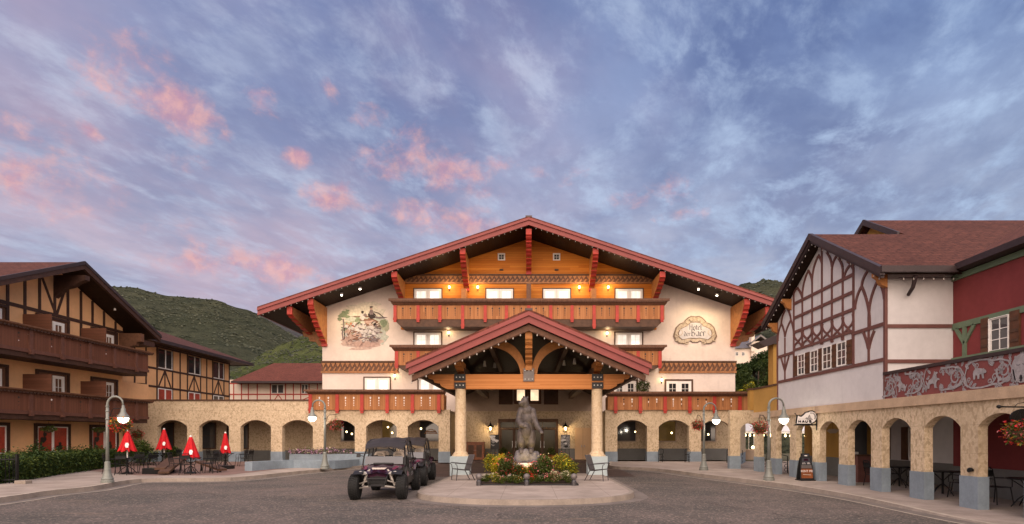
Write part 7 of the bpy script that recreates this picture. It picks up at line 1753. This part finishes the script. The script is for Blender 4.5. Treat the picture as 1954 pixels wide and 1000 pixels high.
def a_board():
    x, y = gnd(1537, 917, .15); o = thing('pavement_board', 'black A-frame board with white RENT ME lettering before the shop pillars', 'sign board', (x, y, .15))
    lean = .16
    def fp(u, h): return (x+u, y-.16+lean*h/1.05, .15+h)
    mb = MB(); pr = [(-.26,.04),(.26,.04),(.24,.55),(.20,.85),(.15,.93),(.15,1.04),(-.15,1.04),(-.15,.93),(-.20,.85),(-.24,.55)]
    f = [fp(u, h) for u, h in pr]; b = [(p[0], p[1]+.03, p[2]) for p in f]; n = len(f)
    mb.add(f+b, [list(range(n)), list(range(n, 2*n))[::-1]]+[(i, (i+1) % n, n+(i+1) % n, n+i) for i in range(n)], 'steel_plate'); p1_ = mb.build('front_panel', o)
    mb = MB(); f2 = [(p[0], 2*y+.04-p[1], p[2]) for p in f]; b2 = [(p[0], p[1]+.03, p[2]) for p in f2]; mb.add(f2+b2, [list(range(n)), list(range(n, 2*n))[::-1]]+[(i, (i+1) % n, n+(i+1) % n, n+i) for i in range(n)], 'steel_plate'); mb.build('back_panel', o)
    MB().box(x-.28, x+.28, y-.24, y+.26, .15, .19, 'black_metal').build('base', o)
    q = MB()
    def patch(pts, m_, k): q.poly([(fp(u, h)[0], fp(u, h)[1]-.003-.0006*k, fp(u, h)[2]) for u, h in pts], m_)
    patch([(-.22,.10),(.22,.10),(.215,.46),(-.215,.46)], 'cabinet_wood', 0)
    patch([(-.17,.62),(.17,.62),(.15,.86),(-.15,.86)], 'visor', 0); patch([(-.16,.63),(-.02,.63),(-.05,.70),(-.14,.70)], 'poster_grey', 1); patch([(.03,.63),(.16,.63),(.13,.70),(.05,.70)], 'poster_grey', 1); patch([(-.09,.76),(.09,.76),(.07,.84),(-.07,.84)], 'purple_paint', 1); patch([(-.12,.93),(.12,.93),(.12,1.01),(-.12,1.01)], 'visor', 0); patch([(-.05,.94),(.06,.94),(.05,.97),(-.04,.97)], 'white_print', 1); patch([(-.2,.48),(.2,.48),(.19,.60),(-.19,.60)], 'grey_steel', 0)
    patch([(-.17,.235),(.15,.215),(.15,.235),(-.14,.255)], 'pale_vinyl', 1)
    q.build('poster_print', p1_)
    font_mesh('RENT ME', .115, fp(0, .33)[:1]+(fp(0,.33)[1]-.009, .15+.33), (PI/2-.15, 0, 0), 'white_print', p1_)
a_board()
# black iron sign at the edge of the street arcade
y = 12.6; X = lambda px: (px-CX)*y/FPX; Z = lambda py: EYE-(py-CY)*y/FPX
o = thing('iron_bracket_sign', 'black iron bracket with a dark oval sign above the geranium basket', 'sign', (11, y, 2.4))
mb = MB(); mb.tube([(X(1906), y, Z(776)), (X(1960), y, Z(777))], .018, 'black_metal', 6); mb.lathe([(.03,-.06),(.045,-.02),(.03,.02)], (X(1908), y, Z(776)), 'black_metal', 8, axis='x'); mb.tube([(X(1935), y, Z(777)), (X(1942), y, Z(770)), (X(1954), y, Z(768))], .008, 'black_metal', 5); mb.build('bracket', o)
mb = MB(); mb.prism([(X(1957)+.34*math.cos(t), Z(797)+.20*math.sin(t)) for t in [2*PI*i/24 for i in range(24)]], 'y', y-.02, y+.02, 'black_metal'); mb.build('panel', o)
mb = MB(); mb.ball((10.97, 14.32, 1.02), (.06,.10,.05), 'black_metal', 10, 6); mb.ball((10.90, 14.24, 1.04), (.05,.05,.045), 'black_metal', 8, 6); mb.lathe([(.03,-.03),(.05,.03)], (10.98, 14.36, 1.0), 'black_metal', 8, axis='y'); tag(mb.build('spigot'), 'small black iron spigot fixed to the street arcade pillar', 'spigot')
# reception stand under the shop arcade, curved fan light
x, y = (1642-CX)*21.2/FPX, 21.2; o = thing('reception_stand', 'dark wooden reception stand under the shop arcade', 'stand', (12.4, 21.4, .09))
MB().box(12.1, 12.75, 21.2, 21.7, .09, 1.12, 'chocolate_timber').build('body', o, bevel=.01); MB().box(12.05, 12.8, 21.15, 21.75, 1.122, 1.17, 'dark_timber').build('top', o)
o = thing('pendant_shade', 'pale leaf-shaped pendant shade hanging in the arch beyond the board', 'lamp', (12.3, 23.1, 2.1)); x, yy_, z = at(1589, 822, 23.0)
MB().prism([(x-.22,z),(x-.12,z+.07),(x+.1,z+.08),(x+.24,z+.02),(x+.12,z-.10),(x-.1,z-.10)], 'y', yy_-.03, yy_+.03, 'taupe_stucco').build('shade', o); MB().tube([(x, yy_, z+.06), (x, yy_, 2.6)], .006, 'black_metal', 4).build('cord', o)
# black handrails at the arcade's corner steps
GH = 'black iron handrails by the corner steps'
for i, (px, D, lab) in enumerate(((1261, 37.6, 'short black rail at the pillar between first and second arch'), (1312, 37.4, 'short black rail at the pillar between second and third arch'), (1392, 36.6, 'short black rail at the last pillar of the three-arch arcade'), (1412, 35.2, 'black rail loop at the first arch of the corner passage'))):
    x = (px-CX)*D/FPX; o = thing('handrail', lab, 'handrail', (x, D, .15), GH)
    MB().tube([(x-.16,D,.15),(x-.16,D,.95),(x-.10,D,1.02),(x+.10,D,1.02),(x+.16,D,.95),(x+.16,D,.75),(x+.10,D,.68),(x-.16,D,.66)], .022, 'black_metal', 6).build('rail', o)
    mb = MB(); mb.tube([(x+.1,D,.15),(x+.1,D,.68)], .02, 'black_metal', 6)
    for z in (.3, .5): mb.tube([(x+.1+.07*math.cos(t), D, z+.07*math.sin(t)) for t in [2*PI*k/8 for k in range(9)]], .012, 'black_metal', 5)
    mb.build('baluster', o)
for i, (p0_, p1_, D0, D1, lab) in enumerate(((1442, 1462, 31.0, 30.2, 'sloping black handrail inside the wide arch of the corner passage'), (1474, 1503, 28.2, 26.6, 'sloping black handrail beside the lamp post at the corner passage'))):
    x0, x1 = (p0_-CX)*D0/FPX, (p1_-CX)*D1/FPX; o = thing('handrail', lab, 'handrail', (x0, D0, .15), GH)
    MB().tube([(x0,D0,.15),(x0,D0,1.08),(x1,D1,.92),(x1,D1,.15)], .022, 'black_metal', 6).build('rail', o); mb = MB(); mb.tube([(x0,D0,.72),(x1,D1,.60)], .016, 'black_metal', 5)
    for z in (.3, .48): mb.tube([(x1-.08+.07*math.cos(t), D1, z+.07*math.sin(t)) for t in [2*PI*k/8 for k in range(9)]], .012, 'black_metal', 5)
    mb.build('baluster', o)
# dining tents seen through the corner passage
for i, (px, D, w, lab) in enumerate(((1430, 46, 3.2, 'white dining tent behind the first arch of the corner passage'), (1512, 42, 3.6, 'white dining tent behind the narrow arch next to the hanging sign'))):
    x = (px-CX)*D/FPX; o = thing('dining_tent', lab, 'tent', (x, D, .1), 'white dining tents'); zt = at(0, 801, D)[2]; ze = at(0, 822, D)[2]
    mb = MB(); mb.add([(x-w/2,D,ze),(x+w/2,D,ze),(x+w/2,D+w,ze),(x-w/2,D+w,ze),(x,D+w/2,zt+.3)], [(0,1,4),(1,2,4),(2,3,4),(3,0,4)], 'tent_canvas'); mb.add([(x-w/2,D-.002,ze),(x+w/2,D-.002,ze),(x+w/2,D-.002,ze-.2),(x-w/2,D-.002,ze-.2)], [(0,1,2,3)], 'tent_canvas'); mb.build('canopy', o)
    for a, b in ((-1,0),(1,0),(-1,1),(1,1)): MB().tube([(x+a*w/2, D+b*w, .1), (x+a*w/2, D+b*w, ze)], .03, 'white_frame', 6).build('leg', o)
    string_lights('warm bulbs strung along the front edge of the '+('first' if i == 0 else 'second')+' dining tent', [(x-w/2, D-.08, ze-.22), (x+w/2, D-.08, ze-.22)], .36, group='warm bulbs on the tents', r=.07, mat='sconce_glow')
    point('tent_light', (x, D+.6, ze-.6), 5)
x, y = (1437-CX)*43/FPX, 43.0; o = thing('laid_table', 'dining table under a long white cloth with a warm table lamp', 'table', (x, y, .1))
MB().lathe([(.62,.1),(.56,.6),(.55,.86),(.0,.87)], (x,y,0), 'taupe_stucco', 20).build('tablecloth', o); MB().ball((x-.05,y-.1,1.02), .11, 'sconce_glow', 10, 8).build('table_lamp', o)

# ================================================================ trees, hedges and the house up the slope
def tree(label, x, y, z0, h, r, leaf, seed, n=3600, ls=.42, group='trees on the slope behind the arcade', cat='tree', tz=.35):
    o = thing('tree', label, cat, (x, y, z0), group); rg = random.Random(seed)
    mb = MB(); mb.tube([(x,y,z0-.3),(x+rg.uniform(-.1,.1)*r,y,z0+h*.3),(x+rg.uniform(-.2,.2)*r,y,z0+h*.75)], [r*.09,r*.06,r*.02], 'bark', 7)
    cs = []
    for k in range(13):
        a = rg.uniform(0, 2*PI); q = rg.uniform(.15,.72)*r; zz = z0+h*rg.uniform(tz,.86); k2 = 1-.5*max(0, (zz-z0)/h-.5)
        c = (x+q*math.cos(a)*k2, y+q*math.sin(a)*k2, zz, r*rg.uniform(.28,.46), r*rg.uniform(.28,.46), h*rg.uniform(.10,.17)); cs.append(c)
        mb.tube([(x,y,z0+h*.25),((x+c[0])/2,(y+c[1])/2,z0+h*.3+(c[2]-z0-h*.3)*.6),c[:3]], [r*.035,r*.022,r*.008], 'bark', 5)
    mb.build('trunk', o); sweep_leaves(n, blobs(cs), ls, leaf, seed).build('crown', o); return o
def slope(D): return EYE+(CY-540)*520/FPX*np.interp((D-62)/(520-62), [0,.03,.105,.3,1], [0,.035,.115,.24,1])
for i, (px, D, pt, r, leaf, lab) in enumerate(((1412, 74, 702, 2.3, ['tree_leaf_light','tree_leaf'], 'rounded mid-green tree against the hotel corner'), (1445, 72, 688, 3.2, ['tree_leaf_light','tree_leaf'], 'broad mid-green tree in the gap beside the hotel'), (1405, 92, 692, 2.6, ['tree_leaf'], 'dark tree just under the hillside house'), (1440, 94, 686, 3.2, ['tree_leaf'], 'dark tree between the house and the brown eave'), (1470, 90, 676, 3.0, ['tree_leaf'], 'dark tree behind the brown eave'), (1480, 72, 690, 2.8, ['tree_leaf','tree_leaf_light'], 'dark tree behind the ochre wall'), (1425, 68, 735, 1.6, ['tree_leaf_light','yellow_leaf'], 'low yellow-green tree just above the ochre parapet'), (1400, 66, 742, 1.5, ['tree_leaf_light'], 'low green tree just above the leafy parapet'), (1462, 66, 738, 1.7, ['tree_leaf_light','tree_leaf'], 'low green tree next to the low yellow-green one'))):
    x, y, zt = at(px, pt, D); z0 = max(.1, min(float(slope(D))-1.0, zt-3)); tree(lab, x, y, z0, (zt-z0)*1.08, r, leaf, 500+i, n=3600, ls=.34 if D < 80 else .42)
D = 112; x0, x1 = at(1398, 0, D)[0], at(1452, 0, D)[0]; Z = lambda py: EYE-(py-CY)*D/FPX; X = lambda px: (px-CX)*D/FPX
HH = thing('hillside_house', 'cream house with grey roof high on the wooded slope', 'house', (X(1425), D, Z(690)))
MB().box(X(1385), X(1432), D, D+8, Z(700), Z(665), 'pale_stucco').box(X(1432), X(1462), D-.5, D+8, Z(700), Z(652), 'pale_stucco').build('wall', HH)
mb = MB(); mb.add([(X(1380),D-.6,Z(667)),(X(1434),D-.6,Z(664)),(X(1438),D+4,Z(645)),(X(1384),D+4,Z(650))], [(0,1,2,3)], 'grey_steel'); mb.prism([(X(1430),Z(654)),(X(1448),Z(640)),(X(1467),Z(654)),(X(1467),Z(657)),(X(1448),Z(643.5)),(X(1430),Z(657))], 'y', D-1, D+8, 'grey_steel'); mb.build('roof', HH)
MB().box(X(1431), X(1437), D-.8, D+.4, Z(672), Z(640), 'pale_stucco').build('chimney', HH)
for px in (1406, 1418, 1447): window(HH, SOUTH(0, D-.01 if px < 1430 else D-.51, 0), X(px-3), X(px+3), Z(679), Z(672), pane='dark_glass', leaves=1, grid=(2, 2), rail=.05, trim=None)
